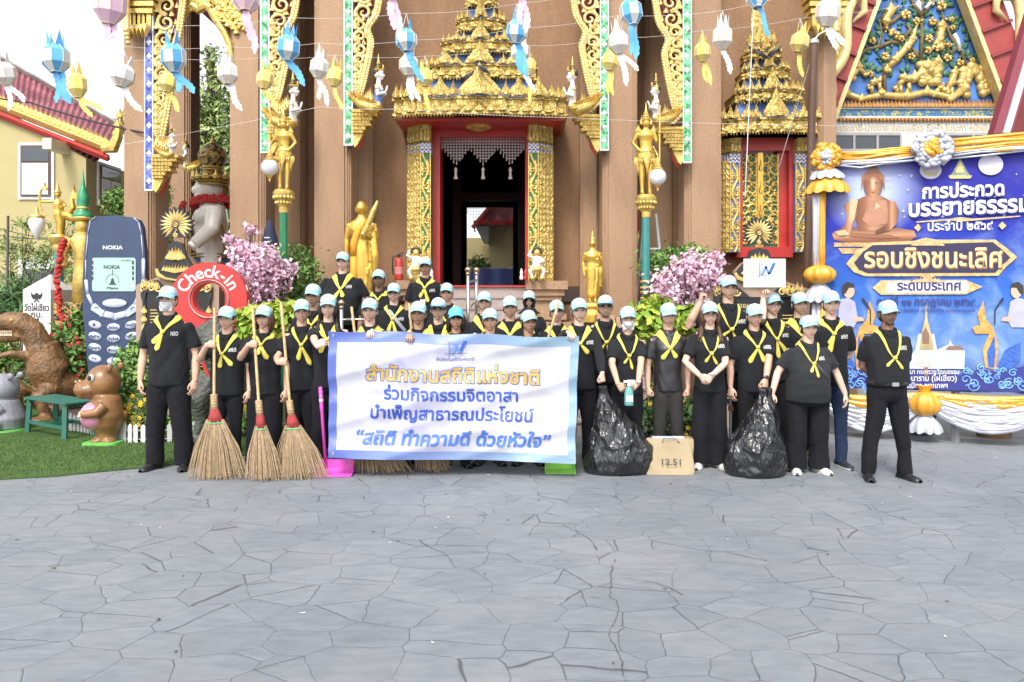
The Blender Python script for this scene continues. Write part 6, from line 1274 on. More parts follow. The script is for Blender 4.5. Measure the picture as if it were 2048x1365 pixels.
mb = MB(); mb.tube([((RI+.032)*math.cos(q*PI/36), -.003, cz+(RI+.032)*math.sin(q*PI/36)) for q in range(72)], [(.030, .004)]*72, 8, up=(0, 1, 0), closed=True)
for (a0, a1) in ((12, 22), (-12, -2), (-32, -25)): mb.tube([(RO*1.002*math.cos(math.radians(a0+(a1-a0)*q/6)), DP*(.3+.1*q/6), cz+RO*1.002*math.sin(math.radians(a0+(a1-a0)*q/6))) for q in range(7)], .012, 5)
mb.build('white_rim', white, ring, True)
mb = MB(); word = 'Check-in'; adv = {'C': .74, 'h': .62, 'e': .58, 'c': .56, 'k': .56, '-': .44, 'i': .34, 'n': .62}; tot = sum(adv[c] for c in word); a = 163.; span = 142.; rm = (RO+RI)/2-.055
for ch in word:
    da = span*adv[ch]/tot; am = math.radians(a-da/2); a -= da; vs, fs = text_mesh(ch, .20, .018); lo, hi = vs[:, 0].min(), vs[:, 0].max(); vs = vs-np.array([(lo+hi)/2, 0, 0])
    th = am-PI/2; mb.add([(rm*math.cos(am)+p[0]*math.cos(th)-p[1]*math.sin(th), -.004-p[2]*.2, cz+rm*math.sin(am)+p[0]*math.sin(th)+p[1]*math.cos(th)) for p in vs], fs)
mb.build('lettering', white, ring)
# ---- giant mobile phone display
Y = 10.9; x = PX(231, Y); ph = thing('phone_display', 'giant dark blue keypad phone display standing in the shrubs', 'photo prop', (x, Y, 0)); k = Y/F
def pp(px, py): return ((px-231)*k, 1.65-(py-595)*k)
def rbox(px0, px1, py0, py1, r, n=6, r2=None):
    o = []; r2 = r2 or r
    for cx_, cy_, a0, rr_ in ((px1-r, py0+r, 0, r), (px0+r, py0+r, 90, r), (px0+r2, py1-r2, 180, r2), (px1-r2, py1-r2, 270, r2)):
        for i in range(n+1): a = math.radians(a0+90*i/n); o.append(pp(cx_+rr_*math.cos(a), cy_-rr_*math.sin(a)))
    return o
body = [pp(a, b) for a, b in ((195, 433), (182, 437), (174, 450), (169, 500), (165, 560), (166, 620), (172, 700), (178, 760), (190, 775), (231, 778), (272, 775), (283, 760), (289, 700), (292, 640), (291, 560), (289, 500), (284, 455), (277, 440), (264, 435), (231, 431))]
navy = M('phone_navy', (.028, .048, .105), .35, 0, .15, 3, .05, 20); silv = M('phone_silver', (.46, .50, .62), .35, 0, .06, 5)
mb = MB(); mb.prism(body[::-1], 0, .10); pbd = mb.build('body', navy, ph, 30); mb = MB()
trim = [pp(a, b) for a, b in ((192, 434), (181, 442), (176, 470), (172, 520), (172, 560), (176, 590), (186, 612), (204, 628), (231, 634), (255, 628), (272, 612), (283, 590), (287, 560), (287, 520), (283, 470), (278, 446), (268, 436))]
for i in range(16):
    (a0, b0), (a1, b1) = trim[i], trim[i+1]; wid = 1.8+(5.5 if 3 < i < 13 else 0)+(7 if 5 < i < 11 else 0); mb.tube([(a0, -.004, b0), (a1, -.004, b1)], [(wid*k*.5, .012)]*2, 6, up=(b0-b1, 0, a1-a0)); mb.ell((a1, -.004, b1), (wid*k*.5, .012, wid*k*.5), 8, 5)
mb.build('silver_trim', silv, ph, True)
mb = MB(); mb.prism(rbox(185, 272, 516, 583, 5), -.012, .002); scr = mb.build('screen', M('lcd_green', (.34, .50, .45), .3, 0, .04, 3), ph)
mb = MB(); X_, Z_ = pp(225, 538); add_text(mb, 'NOKIA', .07, X_, -.015, Z_, 33*k, .028); X_, Z_ = pp(226, 579); add_text(mb, 'Menu', .05, X_, -.015, Z_, 22*k, .025); X_, Z_ = pp(253, 523); add_text(mb, 'วัดไผ่เขียว', .03, X_, -.015, Z_, 21*k, .005)
for i in range(4):
    for px_, hh in ((186, 9), (267, 9)): a, b = pp(px_, 522+10.5*i), 0; mb.box(a[0]-(.016-.002*i), a[0]+.012, -.016, -.0125, a[1]-.05, a[1])
bell_ = [pp(a, b) for a, b in ((218, 570), (222, 566), (224, 558), (226, 556), (228, 558), (230, 566), (234, 570))]; mb.prism(bell_, -.016, -.0125); a, b = pp(226, 551); mb.tube([(a, -.014, b), (a, -.014, b+.07)], .004, 5)
mb.tube([(pp(226, 562)[0]+13*k*math.cos(math.radians(-20+q*22)), -.0145, pp(226, 562)[1]+13*k*math.sin(math.radians(-20+q*22))) for q in range(11)], .0025, 4)
mb.build('screen_print', M('lcd_ink', (.03, .06, .05), .6), scr)
mb = MB(); X_, Z_ = pp(226, 499); add_text(mb, 'NOKIA', .07, X_, -.004, Z_, 40*k, .035); mb.build('lettering', white, ph)
mb = MB(); a, b = pp(230, 607); mb.ell((a, -.012, b), (25*k, .022, 9*k), 20, 8); mb.build('menu_key', silv, ph, True)
for s in (-1, 1):
    mb = MB(); pl = [pp(231+s*q, b) for q, b in ((20, 622), (44, 610), (48, 620), (26, 634))]; mb.prism(pl if s < 0 else pl[::-1], -.022, .002); o = mb.build('soft_key', M('key_silver', (.40, .44, .55), .35), ph); mb = MB(); a, b = pp(231+s*36, 618); mb.tube([(a-.02, -.025, b-.02*s), (a-.02, -.025, b+.02), (a+.02, -.025, b+.02)], .005, 5); mb.build('key_mark', black, o)
keys = ['1', '2abc', 'def3', '4ghi', '5jkl', 'mno6', '7pqrs', '8tuv', 'wxyz9', '*+', '0', '#']
for i, t in enumerate(keys):
    r_, c_ = divmod(i, 3); px_, py_ = (190.5, 227.5, 263.5)[c_], 650+22.6*r_+(5 if c_ == 1 else 0); a, b = pp(px_, py_); mb = MB(); mb.ell((a, -.004, b), (13.5*k, .026, 8*k), 18, 8, Matrix.Rotation((.28, 0, -.28)[c_], 3, 'Y')); o = mb.build('key', silv, ph, True); mb = MB(); add_text(mb, t, .055, a, -.032, b-.016, min(22*k, len(t)*5.0*k), .02); mb.build('key_print', navy, o)
mb = MB(); mb.box(-.30, .30, .02, .09, .0, pp(231, 776)[1]); mb.build('stand', black, ph)
# ---- white kilometre stone
Y = 12.6; x = PX(80, Y); k = Y/F; ms = thing('milestone', 'white kilometre stone with black winged emblem and Thai lettering', 'milestone', (x, Y, 0)); mb = MB(); hw = 34*k; zt = PZ(580, Y); za = PZ(548, Y)
mb.add([(-hw, 0, 0), (hw*.62, 0, 0), (hw*.62, 0, zt), (-hw, 0, zt), (hw*1.0, .5, 0), (hw*1.0, .5, zt), (-hw*.7, .5, zt), (-hw*.7, .5, 0), (hw*.1, .25, za)], [(0, 1, 2, 3), (1, 4, 5, 2), (3, 2, 8), (2, 5, 8), (5, 6, 8), (6, 3, 8), (4, 7, 6, 5), (7, 0, 3, 6)]); mb.build('stone', white, ms)
mb = MB(); cx_ = -hw*.19
add_text(mb, 'วัดไผ่เขียว', .14, cx_, -.004, PZ(622, Y), hw*1.45, .025); add_text(mb, 'กม.', .13, cx_, -.004, PZ(635, Y), None, .02); add_text(mb, '4', .17, cx_, -.004, PZ(652, Y), None, .04)
zc = PZ(592, Y); 
for s in (-1, 1):
    pl = [(cx_+s*.0, zc-.04), (cx_+s*.05, zc-.06), (cx_+s*.085, zc-.01), (cx_+s*.09, zc+.06), (cx_+s*.06, zc+.02), (cx_+s*.03, zc+.02), (cx_+s*.015, zc+.045), (cx_, zc+.045)]; mb.prism(pl[::(1 if s > 0 else -1)], -.006, .0)
    pl = [(cx_, zc-.04), (cx_+s*.05, zc-.1), (cx_+s*.03, zc-.105), (cx_, zc-.07)]; mb.prism(pl[::(-1 if s > 0 else 1)], -.006, .0)
mb.build('lettering', black, ms)
# ---- hippos, bench, dinosaurs
def paint_patch(m_a): return m_a
hip_b = M('hippo_brown', (.25, .125, .05), .3, 0, .3, 5, .1, 20, stain=.3); hip_g = M('hippo_grey', (.23, .23, .26), .32, 0, .25, 5, .1, 20, stain=.3); pinkw = M('hippo_pink', (.62, .25, .36), .3, 0, .10, 4)
Y = 8.95; hp = thing('hippo_statue', 'brown standing hippo statue with pink belly on green base', 'statue', (PX(207, Y), Y, 0)); mb = MB()
mb.ell((.0, 0, .70), (.185, .18, .195), 22, 14); mb.ell((-.14, -.06, .625), (.15, .14, .095), 18, 12); mb.ell((-.19, -.07, .66), (.085, .11, .07), 14, 10); mb.ell((-.16, -.06, .565), (.10, .11, .045), 14, 8)
mb.loft([(.03, 0, .06, .10, .10), (.03, 0, .14, .115, .11), (.02, 0, .22, .18, .16), (.015, 0, .33, .205, .185), (.02, 0, .42, .18, .17), (.03, 0, .52, .16, .15), (.02, 0, .56, .15, .15)], 22)
for s in (-1, 1): mb.ell((.02+s*.065, -.03, .05), (.075, .10, .045), 12, 8); mb.ell((.13, s*.13, .87), (.04, .03, .05), 10, 8)
mb.tube([(.08, -.15, .46), (.02, -.20, .38), (-.08, -.22, .37)], [.065, .06, .045], 12); mb.ell((-.10, -.22, .37), (.05, .045, .045), 10, 8); mb.tube([(-.10, .13, .45), (-.16, .10, .38)], [.06, .045], 10); mb.ell((.22, .05, .33), (.03, .03, .05), 8, 6)
hb_ = link('body', remesh(mb, .012, 3, None, [hip_b], 'body'), hp); hb_.data.materials.append(pinkw)
mb = MB(); mb.ell((-.06, -.055, .335), (.16, .165, .165), 20, 12); mb.build('pink_belly', pinkw, hp, True)
for s in (-1, 1):
    mb = MB(); mb.ell((-.045, s*.145-.03, .765), (.034, .022, .042), 12, 8); e = mb.build('eye', EYEW, hp, True); mb = MB(); mb.ell((-.055, s*.160-.032, .765), (.024, .012, .030), 10, 6); mb.build('pupil', black, e, True)
mb = MB(); mb.ell((-.255, -.10, .715), (.012, .018, .012), 8, 5); mb.ell((-.255, -.02, .715), (.012, .018, .012), 8, 5)
for q in range(3): mb.ell((-.135+.0*q, -.25+.012*q, .355+.018*q), (.022, .015, .014), 8, 5)
mb.build('toe_nails', M('bone', (.62, .52, .38), .4), hp, True)
mb = MB(); mb.loft([(.01, -.0, 0, .20, .17, 5), (.01, 0, .04, .195, .165, 5), (.01, 0, .045, .18, .155, 5)], 24); mb.build('base', M('base_green', (.12, .42, .07), .5), hp, 40)
Y = 9.9; h2 = thing('hippo_statue', 'grey seated hippo statue cut off by the photo edge', 'statue', (PX(4, Y), Y, 0)); mb = MB()
mb.ell((.0, 0, .52), (.20, .19, .19), 20, 14); mb.ell((-.13, -.08, .46), (.16, .15, .10), 16, 10); mb.loft([(0, 0, .03, .25, .22), (0, 0, .16, .28, .25), (.0, 0, .28, .23, .21), (0, 0, .38, .19, .18)], 22); mb.ell((-.02, -.24, .10), (.16, .12, .07), 14, 8); mb.tube([(.10, -.16, .30), (.0, -.26, .20)], [.07, .05], 10)
for s in (-1, 1): mb.ell((.165, s*.10, .68), (.045, .03, .045), 10, 7)
link('body', remesh(mb, .012, 3, None, [hip_g], 'body'), h2); mb = MB(); mb.ell((-.02, -.178, .57), (.032, .022, .036), 12, 8); e = mb.build('eye', EYEW, h2, True); mb = MB(); mb.ell((-.025, -.195, .57), (.022, .012, .026), 10, 6); mb.build('pupil', black, e, True); mb = MB(); mb.loft([(0, -.02, 0, .30, .30), (0, -.02, .03, .29, .29)], 24); mb.build('base', M('base_green', None), h2)
bench_g = M('bench_green', (.025, .13, .095), .45, 0, .12, 6); A = G(72, 862); Bn = V((.6, -1.4, 0))
bp_ = V((PX(130, 9.7), 9.6, 0)); bn = thing('park_bench', 'empty dark green slatted bench on the artificial lawn', 'bench', bp_, rz=-.62); mb = MB()
for i in range(6): mb.box(-.52, .52, -.19+.065*i, -.14+.065*i, .415, .435)
for s in (-1, 1): mb.box(s*.42-.02, s*.42+.02, -.18, .18, .385, .412)
mb.build('seat', bench_g, bn)
for sx_ in (-1, 1):
    for sy_ in (-1, 1): mb = MB(); mb.bar((sx_*.44, sy_*.15, .412), (sx_*.46, sy_*.17, 0), .05); mb.build('leg', bench_g, bn)
mb = MB(); mb.bar((-.44, -.16, .14), (.44, -.16, .14), .035); mb.bar((-.44, .16, .14), (.44, .16, .14), .035); mb.bar((0, -.15, .14), (0, .15, .14), .035); mb.build('stretcher', bench_g, bn)
trex = M('dinosaur_brown', (.17, .088, .035), .45, 0, .6, 7, 1., 30); Y = 10.9; dx_ = PX(60, Y); td = thing('dinosaur_statue', 'brown toothed dinosaur statue with open jaws by the lawn', 'statue', (dx_, Y, 0)); k = Y/F
def q_(px, py, dy=0.): return V(((px-60)*k, dy, 1.65-(py-595)*k))
mb = MB(); mb.tube([q_(75, 700, .1), q_(58, 660, .05), q_(42, 645), q_(20, 642), q_(-8, 648), q_(-25, 655)], [.17, .16, .15, .13, .10, .05], 14); mb.tube([q_(45, 668), q_(15, 676), q_(-20, 680)], [.10, .07, .045], 12); mb.tube([q_(75, 690, .1), q_(85, 740, .15), q_(88, 775, .2), q_(150, 790, .6)], [.20, .27, .26, .12], 16); mb.tube([q_(62, 715), q_(35, 706, -.15), q_(12, 712, -.2)], [.07, .05, .035], 10)
for o_ in (0, 26): mb.tube([q_(60+o_*1.6, 770, -.1+.01*o_), q_(40+o_*1.9, 795, -.15), q_(50+o_*1.9, 822, -.1), q_(52+o_*1.9, 838, -.12)], [.15, .10, .07, .06], 12); mb.ell(q_(48+o_*1.9, 836, -.18), (.14, .16, .05), 12, 7)
tb = link('body', remesh(mb, .016, 2, lambda co, no: co+no*nz(co, 3, 30, .0016)[:, None], [trex], 'body'), td); mb = MB()
for i in range(14):
    for s, z in ((1, 661), (-1, 671)): c_ = q_(-22+4.2*i, z, -.085-.002*i); mb.tube([c_, c_+V((0, 0, -.045*s))], [.012, .001], 6)
mb.build('tooth', M('tooth', (.66, .60, .45), .4), td); mb = MB(); mb.ell(q_(36, 640, -.14), (.03, .02, .025), 10, 7); mb.build('eye', M('amber', (.45, .25, .03), .2), td, True); mb = MB(); mb.ell(q_(-2, 667), (.22, .07, .035), 12, 7); mb.build('mouth', M('mouth_red', (.30, .06, .06), .4), td, True)
d2m = M('dinosaur_grey', (.085, .09, .075), .5, 0, .4, 7, .7, 60); Y = 9.0; d2 = thing('dinosaur_statue', 'grey green dinosaur statue half hidden behind the masked man', 'statue', (PX(420, Y), Y, 0)); k = Y/F
def q_(px, py, dy=0.): return V(((px-420)*k, dy, 1.65-(py-595)*k))
mb = MB(); mb.tube([q_(372, 720, .5), q_(388, 675, .3), q_(410, 668, .2), q_(432, 700, .2), q_(450, 770, .3), q_(480, 815, .4), q_(500, 850, .5)], [.10, .16, .21, .24, .22, .13, .07], 16); mb.tube([q_(425, 760, .0), q_(402, 800, -.1), q_(408, 840, -.05), q_(398, 872, -.05)], [.17, .13, .08, .06], 12); mb.ell(q_(386, 880, -.12), (.15, .14, .06), 12, 8)
for t in range(3): mb.tube([q_(384, 880, -.14), q_(366+6*t, 887, -.22-.05*t)], [.05, .025], 8)
mb.tube([q_(455, 780, .4), q_(440, 830, .4), q_(445, 872, .4)], [.14, .09, .06], 12); link('body', remesh(mb, .014, 2, lambda co, no: co+no*nz(co, 8, 34, .003)[:, None], [d2m], 'body'), d2)
mb = MB(); mb.tube([q_(455, 800, .22), q_(478, 838, .36), q_(496, 862, .46)], [.08, .07, .04], 10); mb.build('yellow_underside', M('dinosaur_yellow', (.45, .36, .05), .45, 0, .3, 8), d2, True)
# ---- white picket edging
fpts = [V(G(*p)) for p in ((120, 862), (160, 866), (200, 876), (245, 887), (290, 888), (335, 887), (385, 880), (430, 877), (470, 872), (520, 862))]
fe = thing('picket_fence', 'low white picket edging along the flower bed', 'fence', fpts[4]); mb = MB(); rl = MB(); r = random.Random(2); pth = catmull(fpts, 12)
acc = 0; 
for a, b in zip(pth, pth[1:]):
    acc += (b-a).length
    if acc > .062:
        acc = 0; d = (b-a).normalized(); nrm = V((-d.y, d.x, 0)); hh = .225+r.uniform(-.012, .012); c_ = b-fpts[4]; w2 = d*.024; vs = []
        for o in (-.006, .006): vs += [c_-w2+nrm*o, c_+w2+nrm*o, c_+w2+nrm*o+V((0, 0, hh-.02)), c_+nrm*o+V((0, 0, hh)), c_-w2+nrm*o+V((0, 0, hh-.02))]
        mb.add(vs, [(0, 1, 2, 3, 4), (9, 8, 7, 6, 5)]+[(i, i+5, (i+1) % 5+5, (i+1) % 5) for i in range(5)])
mb.build('pickets', white, fe); 
for z in (.05, .15): rl.tube([p-fpts[4]+V((0, .014, z)) for p in pth], [(.006, .012)]*len(pth), 4)
rl.build('rail', white, fe)
mb = MB(); bed = [p for p in pth[::4]]; back = [V((p.x*1.12-.1, p.y+1.6, 0)) for p in bed]; k = len(bed); mb.add([(p.x, p.y+.03, .06) for p in bed]+[(p.x, p.y, .09) for p in back], [(i, i+1, k+i+1, k+i) for i in range(k-1)]); tag(mb.build('soil', M('bed_soil', (.06, .042, .03), .95, 0, .4, 20)), kind='structure')
# ================================================================== plants
def leafmat(name, c, v=.45): return M(name, c, .55, 0, v, 2.5, spec=.3)
LF = {'mid': [leafmat('leaf_mid', (.085, .18, .04)), leafmat('leaf_mid_light', (.19, .30, .07))], 'dark': [leafmat('leaf_dark', (.05, .11, .035)), leafmat('leaf_dark_light', (.10, .19, .06))], 'lime': [leafmat('leaf_lime', (.22, .34, .045)), leafmat('leaf_yellow', (.42, .46, .06))], 'pale': [leafmat('leaf_pale', (.20, .29, .09)), leafmat('leaf_pale_light', (.32, .40, .14))], 'pink': [leafmat('blossom_pink', (.62, .36, .46), .2), leafmat('blossom_pale', (.76, .58, .66), .15)]}
def leaves(mb, n, lobes, size, seed, flat=.5, shell=.55, aspect=.5, droop=0.):
    r = np.random.RandomState(seed); vol = np.array([a[1][0]*a[1][1]*a[1][2] if isinstance(a[1], tuple) else a[1]**3 for a in lobes])**.67; pick = r.choice(len(lobes), n, p=vol/vol.sum())
    C_ = np.array([tuple(a[0]) for a in lobes])[pick]; Rr = np.array([a[1] if isinstance(a[1], tuple) else (a[1],)*3 for a in lobes])[pick]
    d = r.normal(size=(n, 3)); d /= np.linalg.norm(d, axis=1)[:, None]; rad = shell+(1.12-shell)*r.random(n)**.7; rad *= 1+.5*(r.random(n) < .14)*r.random(n); rad *= 1+.16*np.sin(d[:, 0]*7+seed)*np.sin(d[:, 2]*6+1.3*seed)
    p = C_+d*Rr*rad[:, None]; nr = d*.7+r.normal(size=(n, 3))*.7; nr[:, 2] += flat; nr /= np.linalg.norm(nr, axis=1)[:, None]; t = np.cross(nr, r.normal(size=(n, 3))); t[:, 2] -= droop; t /= np.linalg.norm(t, axis=1)[:, None]+1e-9; b = np.cross(nr, t); s = size*(.45+1.1*r.random(n))[:, None]
    vs = np.stack([p-t*s, p+b*s*aspect*.8+t*s*.1+nr*s*.12, p+t*s, p-b*s*aspect*.8+t*s*.1+nr*s*.12], 1).reshape(-1, 3); b0 = len(mb.v); mb.v += [tuple(v) for v in vs.tolist()]; mb.f += [(b0+4*i, b0+4*i+1, b0+4*i+2, b0+4*i+3) for i in range(n)]; mb.m += [int(x) for x in (r.random(n) < .42)]
def plant(name, label, cat, base, lobes, n, size, mats, seed, trunk=None, group=None, flowers=None, crown='foliage', **k):
    root = thing(name, label, cat, base, group); mb = MB(); leaves(mb, n, lobes, size, seed, **k); mb.build(crown, LF[mats], root)
    mb = MB(); r = random.Random(seed); tr_ = trunk or .02; c0 = V(lobes[0][0])
    for i, (c_, rr_) in enumerate(lobes):
        c_ = V(c_); mb.tube([(r.uniform(-.04, .04), r.uniform(-.04, .04), 0), V((c_.x*.25, c_.y*.25, c_.z*.45)), c_], [tr_, tr_*.75, tr_*.25], 7)
        for q in range(4): e = c_+V((r.uniform(-1, 1), r.uniform(-1, 1), r.uniform(-.4, 1)))*(rr_ if not isinstance(rr_, tuple) else rr_[0])*.8; mb.tube([V((c_.x*.6, c_.y*.6, c_.z*.7)), e], [tr_*.4, tr_*.1], 5)
    mb.build('trunk' if name.endswith('tree') else 'stem', M('bark', (.09, .06, .042), .9, 0, .3, 12, .5, 30), root)
    if flowers:
        mb = MB(); rr2 = np.random.RandomState(seed+1); 
        for i in range(flowers[1]):
            c_, rd = lobes[rr2.randint(len(lobes))]; d = rr2.normal(size=3); d /= np.linalg.norm(d); d[1] = -abs(d[1]); p = V(c_)+V(d*np.array(rd if isinstance(rd, tuple) else (rd,)*3)*1.05)
            for q in range(5): a = q*1.257; mb.ell(p+V((.016*math.cos(a), 0, .016*math.sin(a))), (.013, .007, .013), 5, 3)
        mb.build('flowers', flowers[0], root)
    return root
def lobepx(base, items): return [(P(a, b, base[1]+dy)-V(base), r) for a, b, dy, r in items]
b = (PX(520, 10.4), 10.4, 0); plant('blossom_tree', 'pink blossom tree between red ring and bright green lamp post', 'tree', b, lobepx(b, [(480, 500, 0, (.18, .18, .14)), (510, 530, -.1, (.32, .28, .26)), (545, 555, 0, (.26, .25, .25)), (490, 560, .1, (.22, .2, .22)), (520, 590, 0, (.26, .25, .22)), (500, 462, 0, (.09, .09, .08)), (456, 478, 0, (.08, .08, .05)), (580, 540, .1, (.10, .1, .09))]), 3400, .030, 'pink', 3, .035, 'pink blossom trees', flat=.1, shell=.25, aspect=.9, crown='blossom')
b = (PX(1370, 10.3), 10.3, 0); plant('blossom_tree', 'pink blossom tree right of the faded teal lamp post', 'tree', b, lobepx(b, [(1345, 570, 0, (.28, .25, .26)), (1385, 545, -.1, (.30, .28, .28)), (1420, 560, 0, (.22, .2, .2)), (1370, 605, 0, (.30, .25, .25)), (1400, 640, 0, (.22, .2, .22)), (1430, 520, 0, (.12, .12, .10)), (1330, 610, 0, (.16, .16, .2))]), 3600, .030, 'pink', 5, .035, 'pink blossom trees', flat=.1, shell=.25, aspect=.9, crown='blossom')
b = (PX(580, 11.0), 11.0, 0); plant('shrub', 'dense green shrub behind the left pink blossom tree', 'shrub', b, lobepx(b, [(575, 530, 0, (.30, .3, .28)), (600, 560, 0, (.26, .25, .35)), (545, 560, 0, (.25, .25, .3)), (590, 610, 0, (.4, .3, .4))]), 5200, .035, 'mid', 6)
b = (PX(1345, 11.0), 11.0, 0); plant('shrub', 'dense green shrub behind the right pink blossom tree', 'shrub', b, lobepx(b, [(1330, 530, 0, (.35, .3, .2)), (1375, 520, 0, (.30, .3, .2)), (1330, 580, 0, (.25, .25, .4)), (1400, 540, .1, (.25, .25, .25))]), 5200, .035, 'mid', 7)
b = (PX(545, 9.0), 9.0, 0); plant('shrub', 'yellow green leafy shrub behind the broom holders', 'shrub', b, lobepx(b, [(500, 640, 0, (.16, .16, .14)), (545, 630, 0, (.20, .2, .14)), (580, 625, 0, (.14, .16, .12)), (520, 665, 0, (.22, .2, .15)), (575, 660, .1, (.2, .2, .2))]), 900, .065, 'lime', 8, aspect=.75)
b = (PX(1310, 9.0), 9.0, 0); plant('shrub', 'yellow green leafy shrub behind the woman in shiny blouse', 'shrub', b, lobepx(b, [(1290, 640, 0, (.20, .2, .18)), (1365, 640, 0, (.16, .2, .16)), (1310, 615, 0, (.14, .14, .10)), (1300, 690, 0, (.25, .2, .2)), (1380, 625, 0, (.08, .1, .08))]), 900, .06, 'lime', 9, aspect=.75)
b = (PX(1330, 8.9), 8.9, 0); plant('shrub', 'low dark bedding plants with yellow flowers behind the paper bag', 'shrub', b, lobepx(b, [(1290, 850, 0, (.2, .2, .25)), (1350, 850, 0, (.25, .2, .22)), (1395, 840, 0, (.2, .2, .25)), (1330, 800, .1, (.2, .2, .2))]), 2200, .04, 'dark', 10, flowers=(M('yellow_flower', (.75, .50, .03), .6), 16))
b = (PX(255, 9.5), 9.5, 0); plant('shrub', 'bright green shrub beside the masked man left of the fence', 'shrub', b, lobepx(b, [(262, 730, 0, (.17, .2, .2)), (285, 760, 0, (.15, .2, .25)), (250, 790, 0, (.16, .2, .25)), (290, 820, 0, (.15, .2, .2)), (270, 700, .1, (.1, .1, .1))]), 2600, .042, 'mid', 11)
b = (PX(275, 9.22), 9.22, 0); plant('flowering_plant', 'small yellow flowered plant at the picket edging', 'plant', b, lobepx(b, [(275, 810, 0, (.12, .1, .12)), (285, 840, 0, (.12, .1, .12)), (265, 845, 0, (.1, .1, .1))]), 1000, .03, 'pale', 12, aspect=.25, droop=-.4, flowers=(M('yellow_flower', None), 26))
b = (PX(150, 11.3), 11.3, 0); plant('shrub', 'rose bush with small red flowers in front of the phone display', 'shrub', b, lobepx(b, [(155, 640, 0, (.14, .15, .14)), (140, 665, 0, (.18, .15, .15)), (160, 690, 0, (.16, .15, .18)), (120, 670, 0, (.12, .1, .12)), (150, 735, 0, (.18, .15, .2))]), 1700, .042, 'mid', 13, shell=.3, flowers=(M('red_flower', (.45, .03, .04), .6), 30))
b = (PX(380, 9.35), 9.35, 0); plant('shrub', 'leafy plants in the bed behind the masked man', 'shrub', b, lobepx(b, [(370, 830, 0, (.14, .15, .18)), (395, 780, 0, (.12, .12, .2)), (490, 830, 0, (.14, .12, .16)), (350, 850, 0, (.15, .12, .12))]), 1600, .04, 'mid', 14, flowers=(M('white_flower', (.7, .7, .7), .6), 10))
b = (PX(20, 11.8), 11.8, 0); plant('shrub', 'green garden shrub at the photo edge behind the brown dinosaur', 'shrub', b, lobepx(b, [(10, 740, 0, (.25, .2, .3)), (-20, 700, 0, (.3, .2, .3)), (35, 790, 0, (.3, .2, .2)), (110, 720, 0, (.3, .2, .35)), (170, 760, 0, (.3, .2, .3)), (215, 800, 0, (.3, .2, .3))]), 4200, .045, 'mid', 15)
b = (PX(25, 14.5), 14.5, 0); plant('bamboo_tree', 'airy pale bamboo behind the kilometre stone', 'bamboo', b, lobepx(b, [(20, 500, 0, (.4, .3, .3)), (75, 520, .2, (.45, .3, .3)), (120, 490, .2, (.35, .3, .3)), (60, 450, 0, (.3, .3, .15)), (140, 540, .2, (.3, .3, .3)), (20, 570, 0, (.5, .4, .35)), (160, 440, .3, (.2, .2, .3))]), 2600, .055, 'pale', 16, shell=.1, aspect=.28, group='trees')
b = (PX(30, 14.0), 14.0, 0); plant('palm_shrub', 'dark feathery palm beside the kilometre stone', 'palm', b, lobepx(b, [(35, 590, 0, (.35, .3, .35)), (5, 610, 0, (.4, .3, .3)), (55, 620, 0, (.3, .3, .3))]), 1500, .12, 'dark', 17, shell=.1, aspect=.12, droop=.5)
b = (PX(262, 13.2), 13.2, 0); plant('shrub', 'green shrub between yellow house and the porch pillar', 'shrub', b, lobepx(b, [(240, 410, 0, (.25, .25, .25)), (262, 430, 0, (.25, .25, .4)), (310, 490, .3, (.3, .3, .3)), (320, 400, .4, (.18, .2, .5)), (240, 395, 0, (.15, .15, .15))]), 3000, .045, 'mid', 18)
b = (PX(425, 22), 22, 0); plant('garden_tree', 'tall airy green tree seen through the left porch', 'tree', b, lobepx(b, [(425, 190, 0, (.75, .6, .9)), (400, 235, 0, (.8, .6, .7)), (450, 240, 0, (.8, .6, .9)), (430, 300, 0, (1.0, .7, .9)), (385, 265, 0, (.5, .5, .5)), (440, 130, 0, (.35, .4, .4)), (415, 100, 0, (.22, .2, .15)), (395, 360, 0, (1.1, .8, .9)), (440, 380, 0, (1., .8, 1.)), (380, 450, 0, (1.2, .8, 1.))]), 8500, .075, 'pale', 19, .14, shell=.25)
b = (PX(385, 24), 24, 0); plant('garden_tree', 'darker green tree low in the porch opening', 'tree', b, lobepx(b, [(385, 250, 0, (.7, .6, .6)), (400, 300, 0, (.9, .7, .8)), (470, 320, 0, (.9, .7, .9)), (350, 420, 0, (1.2, .8, 1.2)), (450, 450, 0, (1.5, .8, 1.2)), (300, 480, 0, (.8, .8, 1.))]), 6000, .085, 'mid', 20, .14, shell=.3)
b = (PX(950, 27), 27, 0); plant('garden_tree', 'small bright tree seen through the temple doors', 'tree', b, lobepx(b, [(955, 535, 0, (.35, .4, .35)), (965, 550, 0, (.4, .4, .4)), (945, 560, 0, (.4, .4, .4))]), 1600, .07, 'mid', 21, .05)
b = (PX(1642, 10.9), 10.9, 0); plant('shrub', 'clipped green shrub behind the brown mast', 'shrub', b, lobepx(b, [(1645, 555, 0, (.16, .2, .25)), (1640, 610, 0, (.22, .2, .3)), (1630, 660, 0, (.2, .2, .3))]), 2200, .03, 'mid', 22)
